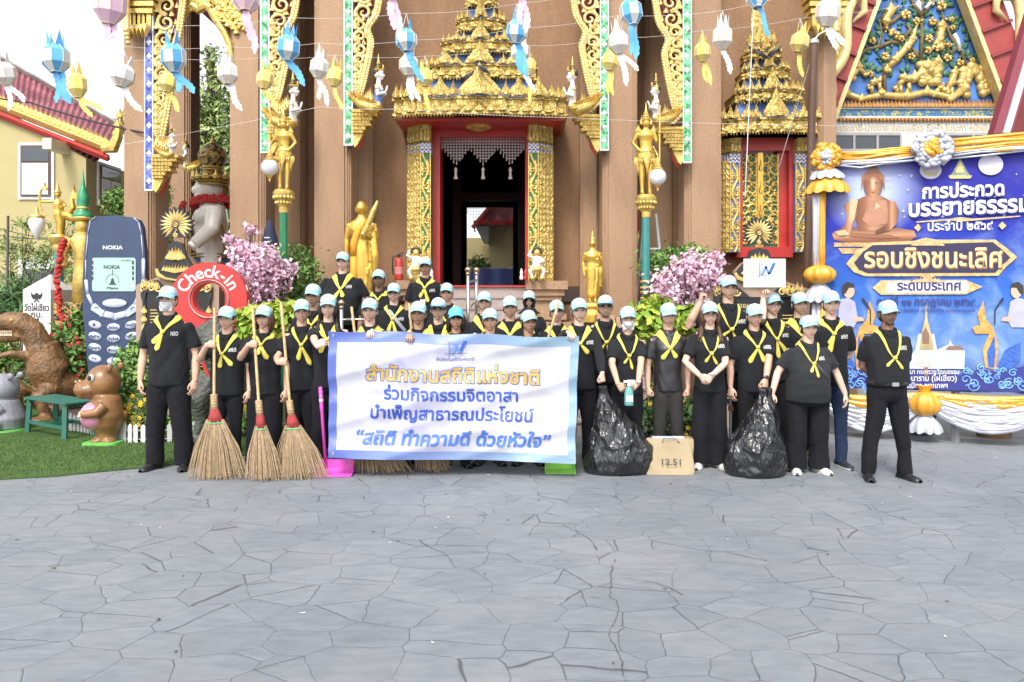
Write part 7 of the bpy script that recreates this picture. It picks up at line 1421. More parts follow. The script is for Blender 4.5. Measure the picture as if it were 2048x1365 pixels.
# ================================================================== poster wall
PA, PB = V((PX(1650, 9.6), 9.6, 0)), V((PX(2048, 8.7)+.75, 8.55, 0)); PW = (PB-PA).length; PANG = math.atan2(PB.y-PA.y, PB.x-PA.x)
po = thing('event_poster', 'huge blue Thai poster with seated Buddha and gold lettering', 'poster', PA, rz=PANG)
import numpy.linalg as _la
def ppt(px, py):                              # photo pixel -> (x, z) on the poster sheet
    d = V(((px-1024)/F, 1, 0)); u = (PB-PA).normalized(); t = (PA.x*u.y-PA.y*u.x)/(d.x*u.y-d.y*u.x); q = d*t; return ((q-PA).dot(u), CH+(HZ-py)/F*q.y)
ZT0, ZB0 = ppt(1650, 322)[1], ppt(1700, 772)[1]
m = bpy.data.materials.new('poster_print'); m.use_nodes = True; n = m.node_tree; b = n.nodes['Principled BSDF']; L = n.links.new; tc = n.nodes.new('ShaderNodeTexCoord'); sx = n.nodes.new('ShaderNodeSeparateXYZ'); L(tc.outputs['Object'], sx.inputs[0])
no_ = n.nodes.new('ShaderNodeTexNoise'); no_.inputs['Scale'].default_value = 2.6; no_.inputs['Detail'].default_value = 9; no_.inputs['Roughness'].default_value = .6; no_.inputs['Distortion'].default_value = .5; L(tc.outputs['Object'], no_.inputs['Vector'])
mr = n.nodes.new('ShaderNodeMapRange'); mr.inputs[1].default_value = .4; mr.inputs[2].default_value = 3.3; L(sx.outputs['Z'], mr.inputs[0])
r = n.nodes.new('ShaderNodeValToRGB'); e = r.color_ramp.elements; e[0].position = 0; e[0].color = (.012, .022, .16, 1); e[1].position = 1; e[1].color = (.028, .022, .24, 1)
for p, c in ((.12, (.014, .03, .22, 1)), (.2, (.12, .22, .46, 1)), (.45, (.03, .12, .44, 1)), (.7, (.02, .03, .31, 1))): q = e.new(p); q.color = c
L(mr.outputs[0], r.inputs[0]); cl = n.nodes.new('ShaderNodeValToRGB'); cl.color_ramp.elements[0].position = .47; cl.color_ramp.elements[1].position = .68; L(no_.outputs['Fac'], cl.inputs[0])
fd = n.nodes.new('ShaderNodeMapRange'); fd.inputs[1].default_value = 2.75; fd.inputs[2].default_value = 1.6; fd.inputs[3].default_value = .06; fd.inputs[4].default_value = .5; L(sx.outputs['Z'], fd.inputs[0]); mu = n.nodes.new('ShaderNodeMath'); mu.operation = 'MULTIPLY'; L(cl.outputs[0], mu.inputs[0]); L(fd.outputs[0], mu.inputs[1])
mx = n.nodes.new('ShaderNodeMix'); mx.data_type = 'RGBA'; mx.inputs[7].default_value = (.34, .45, .64, 1); L(mu.outputs[0], mx.inputs[0]); L(r.outputs[0], mx.inputs[6])
# printed halo round the seated figure
hx, hz2 = ppt(1745, 385); vd = n.nodes.new('ShaderNodeVectorMath'); vd.operation = 'DISTANCE'; vd.inputs[1].default_value = (hx, 0, hz2); mp = n.nodes.new('ShaderNodeMapping'); mp.inputs['Scale'].default_value = (1, 0, 1); L(tc.outputs['Object'], mp.inputs[0]); L(mp.outputs[0], vd.inputs[0])
hr = n.nodes.new('ShaderNodeMapRange'); hr.inputs[1].default_value = .16; hr.inputs[2].default_value = .55; hr.inputs[3].default_value = .9; hr.inputs[4].default_value = 0; L(vd.outputs['Value'], hr.inputs[0]); hm_ = n.nodes.new('ShaderNodeMix'); hm_.data_type = 'RGBA'; hm_.inputs[7].default_value = (.42, .48, .66, 1); L(hr.outputs[0], hm_.inputs[0]); L(mx.outputs[2], hm_.inputs[6]); L(hm_.outputs[2], b.inputs['Base Color']); b.inputs['Roughness'].default_value = .6; b.inputs['Specular IOR Level'].default_value = .2
mb = MB(); mb.grid(lambda u, v: V((-.02+(PW+.02)*u, .010*math.sin(u*17)*math.sin(v*5+1), ZB0-.02+(ZT0-ZB0+.04)*v)), 60, 30); sheet = mb.build('sheet', m, po, True)
mb = MB()
for x in (.0, PW*.5, PW): mb.bar((x, .06, 0), (x, .06, ZT0+.05), .06)
for z in (.6, 1.9, ZT0): mb.bar((0, .06, z), (PW, .06, z), .05)
mb.box(-.02, PW, .028, .032, ZB0, ZT0); mb.build('scaffold', M('scaffold_grey', (.3, .3, .32), .5), po)
def pm(name, c, v=.1, s=6): return M('ink_'+name, c, .42, 0, v, s)
def ppoly(polys, name, mat, y=-.016, par=None):
    mb = MB()
    for pl in polys: q = [ppt(*p) for p in pl]; ar = sum(a[0]*b_[1]-b_[0]*a[1] for a, b_ in zip(q, q[1:]+q[:1])); mb.prism(q if ar > 0 else q[::-1], y, y+.003)
    return mb.build(name, mat, par or sheet)
def pell(cx, cy, rx, ry, n=24, a0=0, a1=360): return [(cx+rx*math.cos(math.radians(a0+(a1-a0)*i/n)), cy+ry*math.sin(math.radians(a0+(a1-a0)*i/n))) for i in range(n if a1-a0 == 360 else n+1)]
def ptext(t, pxc, pyb, wpx, bold, name, mat, y=-.02, h=1., tilt=0.):
    vs, fs = text_mesh(t, 1, bold); lo, hi = vs[:, 0].min(), vs[:, 0].max(); s = wpx/(hi-lo); mb = MB(); o = []
    for a, b_, c in vs: px_ = pxc+(a-(lo+hi)/2)*s; x, z = ppt(px_, pyb-b_*s*h+(px_-pxc)*tilt); o.append((x, y-max(0, c)*.03, z))
    mb.add(o, fs); return mb.build(name, mat, sheet)
cop2 = pm('copper_dark', (.24, .09, .04)); cop3 = pm('copper_light', (.66, .36, .20)); robe = pm('robe_brown', (.36, .17, .10), .2)
# seated figure
def cgrad(nm, p0, p1, ax='X', f=.7):
    a, b_ = (ppt(p0, 420)[0], ppt(p1, 420)[0]) if ax == 'X' else (ppt(1745, p0)[1], ppt(1745, p1)[1])
    return grad_mat('ink_'+nm, [(0, (.10*f, .028*f, .012*f)), (.35, (.33*f, .115*f, .05*f)), (.55, (.62*f, .31*f, .16*f)), (1, (.14*f, .045*f, .018*f))], ax, a, b_, .12)
ppoly([[(1664, 468), (1676, 460), (1700, 455), (1745, 462), (1796, 456), (1828, 462), (1833, 474), (1815, 485), (1760, 487), (1700, 487), (1668, 480)]], 'figure_legs', cgrad('copper_legs', 490, 452, 'Z'), -.014)
ppoly([[(1712, 402), (1735, 390), (1757, 390), (1780, 402), (1784, 430), (1776, 462), (1716, 462), (1710, 430)]], 'seated_figure', cgrad('copper_torso', 1706, 1786), -.017)
ppoly([[(1688, 412), (1700, 401), (1718, 399), (1718, 420), (1708, 446), (1700, 466), (1688, 474), (1674, 472), (1672, 464), (1690, 452), (1694, 436)]], 'figure_arm', cgrad('copper_arm', 1676, 1722), -.020); ppoly([[(1774, 400), (1790, 404), (1798, 422), (1793, 448), (1780, 462), (1750, 470), (1752, 462), (1774, 450), (1777, 430)]], 'figure_arm', cgrad('copper_far_arm', 1768, 1800), -.025)
ppoly([pell(1746, 372, 19, 24)], 'figure_head', cgrad('copper_face', 1724, 1768), -.019); ppoly([[(1722, 382), (1724, 352), (1736, 342), (1744, 330), (1747, 322), (1750, 330), (1757, 342), (1768, 352), (1770, 382), (1764, 362), (1746, 354), (1728, 362)]], 'figure_hair', cop2, -.021)
ppoly([[(1736, 366), (1742, 364), (1742, 367), (1736, 369)], [(1750, 364), (1757, 366), (1757, 369), (1750, 367)], [(1740, 384), (1752, 384), (1746, 388)], [(1700, 466), (1780, 470), (1800, 476), (1760, 478), (1700, 474)]], 'figure_lines', cop2, -.022)
ppoly([[(1744, 400), (1780, 402), (1794, 418), (1782, 446), (1740, 454), (1724, 440)]], 'figure_robe', robe, -.019); ppoly([[(1700, 400), (1716, 400), (1708, 440), (1698, 452)], [(1752, 404), (1760, 414), (1750, 420)], [(1670, 464), (1690, 460), (1700, 470), (1676, 472)], [(1742, 360), (1750, 360), (1749, 380), (1743, 380)]], 'figure_light', cop3, -.023)
ppoly([[(1668, 486), (1836, 486), (1836, 494), (1668, 494)], [(1676, 497), (1828, 497), (1820, 508), (1684, 508)]], 'figure_seat', pm('seat_gold', (.48, .28, .11), .5, 20), -.017)
# emblems
ppoly([pell(1861, 341, 22, 18)], 'seal', pm('seal_grey', (.44, .40, .50)), -.016); ppoly([[(1846, 340), (1852, 346), (1870, 346), (1876, 340), (1872, 352), (1850, 352)]], 'seal_mark', pm('seal_olive', (.34, .30, .12), .3), -.019)
ppoly([[(1920, 316), (1934, 344), (1940, 352), (1920, 358), (1900, 352), (1906, 344)]], 'temple_seal', pm('seal_green', (.20, .26, .20), .4, 16), -.016); ppoly([[(1920, 322), (1929, 346), (1911, 346)], [(1896, 352), (1944, 352), (1940, 358), (1900, 358)]], 'temple_seal_gold', pm('seal_gold', (.58, .42, .15), .3), -.019)
ppoly([pell(1981, 330, 25, 21)], 'seal', pm('seal_white', (.48, .45, .58)), -.016)
wt = pm('white', (.60, .60, .63), .04); dk = pm('shadow_blue', (.02, .02, .16))
for t, c, yb, w_ in (('การประกวด', 1926, 394, 164), ('บรรยายธรรรม', 1938, 428, 242)): ptext(t, c+2, yb+2.5, w_, .05, 'headline_shade', dk, -.017, 1.05, -.045); ptext(t, c, yb, w_, .035, 'headline', wt, -.021, 1.05, -.045)
ptext('ประจำปี ๒๕๖๙', 1920, 461, 130, .022, 'lettering', wt, -.02, 1.1, -.025); gi = pm('gold', (.55, .36, .15), .4, 20)
ppoly([[(1832, 444), (1900, 438), (1920, 435), (1945, 438), (2040, 432), (2040, 434), (1945, 442), (1920, 444), (1900, 442), (1832, 446)], [(1836, 448), (1842, 456), (1836, 464), (1828, 456)], [(2004, 444), (2012, 452), (2004, 460), (1996, 452)]], 'ornament', gi, -.018)
ppoly([[(1692, 528), (1712, 505), (1740, 486), (1830, 482), (1850, 476), (1872, 480), (1990, 480), (2012, 496), (2034, 515), (2012, 534), (1996, 552), (1870, 553), (1855, 559), (1840, 553), (1730, 553), (1708, 545)]], 'title_frame', gi, -.020); ppoly([[(1708, 526), (1726, 504), (1745, 491), (1985, 485), (2004, 500), (2020, 516), (2004, 530), (1990, 546), (1735, 547), (1718, 540)]], 'title_panel', pm('title_navy', (.016, .012, .055)), -.024)
ptext('รอบชิงชนะเลิศ', 1867, 537, 278, .040, 'title_shade', pm('brown_edge', (.22, .09, .03)), -.027, 1.12); ptext('รอบชิงชนะเลิศ', 1866, 535, 276, .018, 'title', pm('peach_gold', (.74, .52, .25), .25, 14), -.030, 1.12)
fl = MB()
for cx_, cy_, s in ((1855, 487, .09), (1855, 560, .09)):
    for i in range(9): x, z = ppt(cx_+(i-4)*7, cy_); fl.flame((x, -.026, z-.03), .05, s*(1-.16*abs(i-4)), .008)
fl.build('lotus_ornament', pm('copper_gold', (.60, .34, .18), .4, 20), sheet)
ppoly([[(1745, 576), (1762, 561), (1930, 560), (1965, 574), (1932, 589), (1762, 590)]], 'subtitle_frame', gi, -.018); ppoly([[(1776, 564), (1932, 563), (1938, 574), (1932, 586), (1776, 587), (1770, 576)]], 'subtitle_panel', wt, -.021); ptext('ระดับประเทศ', 1858, 581, 128, .03, 'subtitle', pm('ink_navy', (.03, .02, .14)), -.024, 1.05)
ptext('ศุกร์ที่ ๑๑ กรกฎาคม ๒๕๖๙', 1852, 611, 196, .015, 'date_line', pm('ink_navy', None), -.02, 1.15); ptext('วัดเวฬุวนาราม (ไผ่เขียว) เขตดอนเมือง กรุงเทพมหานคร', 1852, 624, 196, .006, 'address_line', pm('ink_navy', None), -.02, 1.1)
# speakers, chedi, serpents, waves
for s, cx_ in ((1, 1700), (-1, 2030)):
    ppoly([[(cx_-22*s, 600), (cx_-14*s, 598), (cx_-4*s, 596), (cx_+10*s, 604), (cx_+16*s, 640), (cx_+8*s, 655), (cx_-24*s, 655)]], 'speaker_shirt', pm('shirt_lilac', (.36, .36, .52), .12), -.018); ppoly([pell(cx_-2*s, 583, 11, 14)], 'speaker_face', pm('face', (.60, .36, .25)), -.020); ppoly([[(cx_-16*s, 588), (cx_-16*s, 572), (cx_-6*s, 564), (cx_+8*s, 568), (cx_+9*s, 576), (cx_-2*s, 576), (cx_-9*s, 588)]], 'speaker_hair', pm('hair', (.02, .015, .015)), -.022)
    ppoly([[(cx_+22*s, 598), (cx_+27*s, 596), (cx_+42*s, 620), (cx_+42*s, 650), (cx_+40*s, 650), (cx_+39*s, 620)]], 'microphone', pm('black', (.015, .015, .02)), -.022); ppoly([[(cx_+8*s, 632), (cx_+26*s, 636), (cx_+28*s, 642), (cx_+8*s, 644)]], 'speaker_hand', pm('face', None), -.023)
ppoly([[(1838, 700), (1844, 660), (1849, 640), (1852, 600), (1855, 640), (1860, 660), (1868, 700)]], 'chedi_spire', pm('spire_gold', (.42, .34, .16), .3), -.02); ppoly([[(1815, 720), (1830, 700), (1836, 668), (1868, 668), (1874, 700), (1890, 692), (1896, 690), (1900, 678), (1905, 690), (1930, 702), (1928, 738), (1790, 738), (1792, 720)]], 'chedi_wall', pm('chedi_white', (.44, .48, .56), .12, 10), -.018)
ppoly([[(1844, 668), (1851, 655), (1858, 668), (1858, 688), (1844, 688)], [(1890, 700), (1928, 700), (1920, 692), (1898, 692)], [(1848, 735), (1856, 735), (1856, 752), (1848, 752)]], 'chedi_detail', pm('detail_brown', (.22, .12, .08)), -.022)
for s, cx_ in ((1, 1990), (-1, 1715)):
    ppoly([[(cx_-20*s, 735), (cx_-25*s, 700), (cx_-12*s, 668), (cx_-40*s, 668), (cx_-46*s, 655), (cx_-30*s, 650), (cx_-36*s, 630), (cx_-24*s, 602), (cx_-18*s, 640), (cx_-4*s, 655), (cx_+6*s, 690), (cx_+2*s, 740)]], 'serpent', pm('serpent_gold', (.55, .28, .07), .45, 18), -.019); ppoly([[(cx_-14*s, 735), (cx_-17*s, 705), (cx_-2*s, 672), (cx_+0*s, 700), (cx_-2*s, 735)], [(cx_+4*s, 735), (cx_+20*s, 700), (cx_+50*s, 685), (cx_+50*s, 720), (cx_+30*s, 740)]], 'serpent_scales', pm('scale_blue', (.03, .10, .40), .6, 40), -.022)
ppoly([[(1640, 772), (1640, 735), (1680, 720), (1720, 735), (1750, 722), (1790, 740), (1850, 732), (1885, 742), (1920, 752), (1960, 738), (2000, 744), (2060, 730), (2110, 740), (2110, 785), (1640, 775)]], 'navy_foot', pm('foot_navy', (.025, .03, .20)), -.017)
ptext('จัดโดย', 1846, 733, 34, .02, 'lettering', pm('pale_gold', (.65, .50, .30)), -.022); ptext('กรมการศาสนา กระทรวงวัฒนธรรม', 1842, 748, 152, .02, 'lettering', wt, -.022, 1.1); ptext('วัดเวฬุวนาราม (ไผ่เขียว)', 1845, 762, 136, .02, 'lettering', wt, -.022, 1.1); ptext('ดอนเมือง กรุงเทพฯ', 1845, 776, 100, .02, 'lettering', wt, -.022, 1.1)
mb = MB(); r = random.Random(8)
for i in range(46):
    px_, py_ = r.uniform(1930, 2060) if i % 2 else r.uniform(1650, 1760), r.uniform(735, 775); x, z = ppt(px_, py_); mb.tube(spiral(x, -.022, z, r.uniform(.03, .07), 1.3, r.uniform(0, 360), r.choice((-1, 1)), 14), .008, 4)
mb.build('waves', pm('wave_blue', (.16, .36, .78), .4), sheet)
st = []
for i in range(30): px_, py_ = r.uniform(1660, 2060), r.uniform(335, 440); q = r.uniform(.8, 2.6); st += [[(px_-q*2, py_), (px_, py_-.5), (px_+q*2, py_), (px_, py_+.5)], [(px_-.5, py_), (px_, py_-q*2), (px_+.5, py_), (px_, py_+q*2)]]
ppoly(st, 'stars', wt, -.014)
# ---- satin drapery
satin_g = M('gold_satin', (.70, .33, .035), .32, .15, .12, 4, .25, 12, .6); satin_s = M('silver_satin', (.46, .47, .53), .34, .25, .08, 4, .25, 12, .6)
dr = thing('drapery', 'gold and silver satin swags and rosettes framing the poster', 'drapery', PA, rz=PANG)
def swag(mb, pts, w_, seed, amp=.02):
    r = random.Random(seed)
    for j in range(9):
        o = (j-4)/4*w_*.5; mb.tube([V(p)+V((0, -.04-r.uniform(0, .04), o+r.uniform(-amp, amp))) for p in pts], [w_*.11+r.uniform(0, w_*.05) for _ in pts], 7)
def px3(px, py, y=-.03): x, z = ppt(px, py); return V((x, y, z))
g1 = MB(); s1 = MB()
swag(g1, [px3(1660, 318), px3(1720, 316), px3(1780, 311), px3(1840, 303)], .10, 1); swag(s1, [px3(1660, 328), px3(1720, 328), px3(1780, 323), px3(1845, 314)], .08, 2); swag(g1, [px3(1880, 298), px3(1950, 292), px3(2010, 287), px3(2120, 278)], .14, 3); swag(s1, [px3(1880, 311), px3(1960, 304), px3(2030, 297), px3(2120, 291)], .09, 4)
for k, (mb, x) in enumerate(((g1, 1644), (s1, 1633))):
    r = random.Random(k)
    for j in range(6): mb.tube([px3(x+(j-2.5)*1.8*(1.4 if py < 400 or 650 < py else .8), py, -.05-r.uniform(0, .04)) for py in (345, 420, 500, 548)], [.028, .024, .020, .018], 7); mb.tube([px3(x+(j-2.5)*2.2, py, -.05-r.uniform(0, .04)) for py in (590, 650, 720, 790)], [.018, .028, .03, .03], 7)
def cup(mb, px, py0, py1, hw0, hw1, seed, n=22):       # gathered, fluted cup of cloth
    c0 = px3(px, py0, -.08); c1 = px3(px, py1, -.08); kk = 9.4/F
    mb.grid(lambda u, v: (lambda a, rr_: V((c0.x+(c1.x-c0.x)*v+rr_*math.cos(a)*(1+.10*v*math.sin(a*9+seed)), -.08+rr_*.7*math.sin(a)*(1+.10*v*math.sin(a*9+seed)), c0.z+(c1.z-c0.z)*v+.012*math.sin(a*11+seed)*v)))(2*PI*u, (hw0+(hw1-hw0)*math.sin(v*PI/2))*kk), 72, 8)
cup(s1, 1654, 338, 360, 14, 32, 1); cup(g1, 1655, 352, 388, 14, 40, 2)
for mb, px_, py_, rx, ry, sd in ((g1, 1640, 550, 30, 20, 3), (g1, 1848, 806, 28, 24, 5)): x, z = ppt(px_, py_); mb.grid(lambda u, v: V((x+rx*9.3/F*math.cos(2*PI*u)*math.sin(PI*v)*(1+.08*math.sin(u*50+sd)), -.10+.13*math.sin(2*PI*u)*math.sin(PI*v)*(1+.08*math.sin(u*50+sd)), z-ry*9.3/F*math.cos(PI*v))), 60, 12)
cup(g1, 1848, 770, 790, 16, 6, 6); cup(s1, 1640, 566, 604, 8, 30, 4); cup(s1, 1848, 826, 862, 10, 30, 7)
for a_, b_ in (((1650, 788), (1845, 786)), ((1850, 786), (2110, 792))):       # bottom swags
    for mb, dz0, sag_, cnt, seed in ((g1, 0, 26, 11, 1), (s1, 16, 52, 13, 2)):
        r = random.Random(seed+int(a_[0]))
        for j in range(cnt):
            u0 = j/cnt; mb.tube([px3(a_[0]+(b_[0]-a_[0])*t, a_[1]+(b_[1]-a_[1])*t+dz0*u0*1.6+(sag_*(.25+.75*u0))*(1-(2*t-1)**2), -.05-.05*math.sin(PI*t)-r.uniform(0, .02)) for t in [i/12 for i in range(13)]], .030, 7)
g1.build('gold_cloth', satin_g, dr, True); s1.build('silver_cloth', satin_s, dr, True)
for px_, py_, Ro, outer, inner, sd in ((1652, 318, 27, satin_g, satin_s, 1), (1862, 302, 34, satin_s, satin_g, 2)):
    c_ = px3(px_, py_, -.12); kk = 9.4/F; r = random.Random(sd)
    for q, (r0, r1, mt, cnt) in enumerate(((.45, 1., outer, 90), (0, .52, inner, 45))):
        mb = MB()
        for i in range(cnt):
            a = r.uniform(0, 2*PI); rr_ = Ro*kk*r.uniform(r0, r1); t = a+PI/2+r.uniform(-.5, .5); ln = Ro*kk*r.uniform(.15, .30); p = V((c_.x+rr_*math.cos(a), c_.y-.05*(1-rr_/(Ro*kk))-r.uniform(0, .03), c_.z+rr_*math.sin(a))); d = V((math.cos(t), 0, math.sin(t)))*ln
            mb.tube([p-d, p+V((0, -.02, 0)), p+d], [(.004, .02), (.010, .034), (.004, .02)], 6, up=(0, -1, 0))
        mb.ell(c_+V((0, .03, 0)), (Ro*kk*r1, .05, Ro*kk*r1), 20, 8); mb.build('rosette', mt, dr, True)
# pots before the poster
def pot(px, pyb, rt, rb, h, mat, label):
    Y = F*CH/(pyb-HZ); k = Y/F; root = thing('plant_pot', label, 'pot', (PX(px, Y), Y+.2, 0)); mb = MB(); mb.lathe([(rb*k, 0), (rt*k*.95, h*k*.86), (rt*k*1.06, h*k*.87), (rt*k*1.06, h*k), (rt*k*.92, h*k), (rt*k*.9, h*k*.8), (.01, h*k*.8)], n=28); mb.build('pot', mat, root, 40); mb = MB(); mb.lathe([(rt*k*.93, h*k*.84), (.01, h*k*.88)], n=20); mb.build('soil', M('bed_soil', None), root)
pot(1757, 866, 36, 28, 62, M('red_pot', (.30, .02, .035), .35), 'dark red plant pot behind the man in jeans'); pot(1858, 874, 32, 24, 52, M('charcoal_pot', (.045, .045, .05), .6), 'charcoal plant pot under the gold satin bundle'); pot(2008, 880, 48, 30, 56, M('clay_pot', (.16, .09, .045), .6, 0, .35, 14), 'wide brown patterned pot under the silver swag')
# ---- brown mast, stand behind the women
mb = MB(); mb.tube([(0, 0, 0), (P(1628, 88, 10.6)-V((PX(1606, 10.6), 10.6, 0)))], [.055, .05], 12); ms_ = thing('mast', 'brown steel mast leaning slightly, left of the poster', 'mast', (PX(1606, 10.6), 10.6, 0)); mb.build('pole', M('mast_brown', (.10, .05, .032), .55, 0, .2, 4), ms_, 50); mb = MB(); t_ = P(1628, 88, 10.6)-V((PX(1606, 10.6), 10.6, 0)); mb.lathe([(.06, 0), (.065, .03), (.05, .06), (.02, .07)], t_, 12); mb.tube([t_+V((.0, 0, .05)), t_+V((.06, -.02, .12)), t_+V((.14, -.04, .16))], .012, 6); mb.build('cap', steel, ms_, 40)
sd_ = thing('steel_stand', 'grey steel stand leg between the long haired woman and her neighbour', 'stand', (PX(1462, 8.3), 8.3, 0)); mb = MB(); mb.tube([(-.01, 0, 0), (0, 0, PZ(738, 8.3))], .016, 8); mb.box(-.035, .035, -.02, .02, PZ(738, 8.3), PZ(730, 8.3)); mb.build('leg', M('galvanised', (.42, .43, .45), .4, .6), sd_); mb = MB(); mb.box(-.025, .02, -.02, .02, PZ(822, 8.3), PZ(812, 8.3)); mb.build('clamp', M('rusty_clamp', (.25, .10, .04), .7), sd_)
# ---- stair rails, extinguisher, figurines, bell, ladder, closed parasol
def rail(px0, px1, Y0, ptop, base, label, Y1=None):
    root = thing('handrail', label, 'handrail', (PX(px0, Y0), Y0, base), 'steel handrails on the stairs'); o = V((PX(px0, Y0), Y0, base)); mb = MB(); tops = []
    for px_, Y in ((px0, Y0), (px1, Y1 or Y0)): t = P(px_, ptop, Y)-o; b_ = V((t.x, t.y, 0 if Y == Y0 else (Y-Y0)*.58)); mb.tube([b_, t], .024, 10); tops.append((b_, t))
    mb.build('post', steel, root, True); mb = MB()
    for _, t in tops: mb.ell(t+V((0, 0, .035)), .042, 14, 10); mb.lathe([(.03, -.03), (.034, -.015), (.02, 0)], t, 12)
    mb.build('ball_finial', M('brass_ball', (.55, .42, .28), .2, .9), root, True); mb = MB()
    for f_ in (.12, .45, .8): a, b_ = tops[0][1].lerp(tops[0][0], f_), tops[1][1].lerp(tops[1][0], f_); mb.tube([a, b_], .014, 8)
    mb.build('crossbar', steel, root, True)
rail(936, 953, 10.75, 545, .832, 'pair of slim steel posts with brass balls on the stairs', 11.3)
rail(683, 752, 9.72, 612, .166, 'steel handrail at the left foot of the stairs'); rail(1120, 1186, 9.72, 662, .166, 'low steel handrail at the right foot of the stairs')
Y = 12.0; fe_ = thing('fire_extinguisher', 'red fire extinguisher on the ledge by the gilded column', 'fire extinguisher', (PX(798, Y), Y, PZ(561, Y))); mb = MB(); mb.lathe([(.06, 0), (.065, .02), (.065, .27), (.05, .32), (.025, .34)], n=18); mb.build('cylinder', redp, fe_, True); mb = MB(); mb.lathe([(.022, .34), (.022, .38)], n=10); mb.bar((-.02, 0, .385), (.07, 0, .41), .018); mb.bar((-.02, 0, .37), (.06, 0, .365), .014); mb.build('valve', black, fe_); mb = MB(); mb.tube([(-.02, 0, .37), (-.09, 0, .35), (-.10, 0, .2), (-.085, 0, .08)], .010, 8); mb.build('hose', black, fe_, True); mb = MB(); mb.lathe([(.0655, .09), (.0655, .20)], n=18, cap=False); mb.build('label', M('pale_red_label', (.5, .2, .18), .5), fe_)
for px_, s, lb in ((832, 1, 'small white dancing guardian figurine left of the door'), (1074, -1, 'small white dancing guardian figurine right of the door')):
    Y = 11.85; root = thing('figurine', lb, 'statue', (PX(px_, Y), Y, PZ(560, Y)), 'white guardian figurines at the door'); mb = MB(); mb.tube([(-.07, 0, .03), (-.10, -.02, .12), (-.03, 0, .20)], [.03, .035, .05], 10); mb.tube([(.07, 0, .03), (.10, -.02, .12), (.03, 0, .20)], [.03, .035, .05], 10); mb.loft([(0, 0, .18, .075, .06), (0, 0, .26, .065, .05), (0, 0, .33, .06, .04), (0, 0, .36, .03, .03)], 14); mb.tube([(-.05, 0, .32), (-.13, -.02, .36), (-.09, -.02, .44)], [.028, .024, .02], 8); mb.tube([(.05, 0, .32), (.10, -.05, .27), (.03, -.08, .25)], [.028, .024, .02], 8)
    link('body', remesh(mb, .009, 2, None, [whit], 'body'), root); mb = MB(); mb.ell((0, -.01, .40), (.05, .05, .055), 12, 8); mb.build('gold_face', gold, root, True); mb = MB(); mb.tube([(.06*math.cos(math.radians(a)), 0, .41+.065*math.sin(math.radians(a))) for a in range(-20, 201, 20)], .02, 7); mb.build('black_hair', blk_hair, root, True); mb = MB(); mb.loft([(0, 0, .12, .11, .08), (0, 0, .2, .085, .065)], 12); mb.ell((-.07, -.04, .02), (.05, .07, .02), 8, 5); mb.ell((.07, -.04, .02), (.05, .07, .02), 8, 5); mb.build('gilt_skirt', gold, root, True)
    for q in range(2):
        mb = MB(); xx = -s*-.17-.0+s*(.06*q); mb.lathe([(.025, 0), (.03, .03), (.018, .08), (.025, .11), (.004, .17)], (xx, .0, .0), 10); mb.build('votive_doll', whit if q else redp, root, True)
Y = 12.9; be = thing('temple_bell', 'gilt bell hung under a steel ladder frame behind the teal lamp post', 'bell', (PX(1277, Y), Y, PZ(518, Y))); mb = MB(); mb.lathe([(.14, 0), (.145, .03), (.12, .08), (.115, .30), (.10, .38), (.06, .42), (.02, .44)], n=20); mb.build('bell', gold, be, 40); mb = MB(); mb.tube([(0, 0, .44), (0, 0, .7)], .015, 6); mb.build('hanger', redp, be)
la = thing('ladder_frame', 'aluminium A-frame ladder behind the teal lamp post', 'ladder', (PX(1300, 12.6), 12.6, .85)); mb = MB()
for s in (-1, 1): mb.bar((s*.10, .0, PZ(428, 12.6)-.85), (s*.30, -.1, .0), .035); mb.bar((s*.10, .05, PZ(428, 12.6)-.85), (s*.30, .3, .0), .035)
for q in range(4): z = .3+.42*q; w2 = .30-.1*z; mb.bar((-w2, -.08, z), (w2, -.08, z), .025)
mb.build('frame', M('aluminium', (.5, .51, .52), .35, .7), la)
Y = 11.6; cp = thing('closed_parasol', 'folded navy parasol with white print by the brown pillar', 'parasol', (PX(540, Y), Y, 0)); mb = MB(); z0, z1 = PZ(500, Y), PZ(440, Y); mb.lathe([(.03, z0-.03), (.13, z0), (.12, z0+.12), (.06, z1-.1), (.02, z1)], n=14, pw=2); mb.build('canopy', M('navy_canvas', (.015, .02, .055), .8), cp, True); mb = MB(); mb.tube([(0, 0, 0), (0, 0, z0)], .02, 8); mb.build('pole', steel, cp); mb = MB(); 
for q in range(3): mb.box(-.05, .03, -.135+.012*q, -.128+.012*q, z0+.04+.06*q, z0+.055+.06*q)
mb.build('print', white, cp)
# ================================================================== buildings around
yel = M('yellow_render', (.43, .36, .18), .9, 0, .05, 1.5, .15, 90, .2, stain=.06); roofm = None
m = bpy.data.materials.new('red_corrugated_roof'); m.use_nodes = True; n = m.node_tree; b = n.nodes['Principled BSDF']; L = n.links.new; tc = n.nodes.new('ShaderNodeTexCoord'); nn_ = n.nodes.new('ShaderNodeTexNoise'); nn_.inputs['Scale'].default_value = 1.4; nn_.inputs['Detail'].default_value = 8; L(tc.outputs['Object'], nn_.inputs['Vector']); r = n.nodes.new('ShaderNodeValToRGB'); e = r.color_ramp.elements; e[0].position = .35; e[1].position = .7; e[0].color = (.19, .045, .06, 1); e[1].color = (.36, .12, .14, 1); L(nn_.outputs['Fac'], r.inputs[0]); L(r.outputs[0], b.inputs['Base Color']); b.inputs['Roughness'].default_value = .6; roofm = m
Y = 17.; ho = thing('yellow_house', 'pale yellow two storey house with red roof and gilt bargeboard', 'house', (PX(85, Y), Y, 0))
O_ = V((PX(85, Y), Y, 0))
def hq(px, py, y=0.): return P(px, py, Y+y)-O_
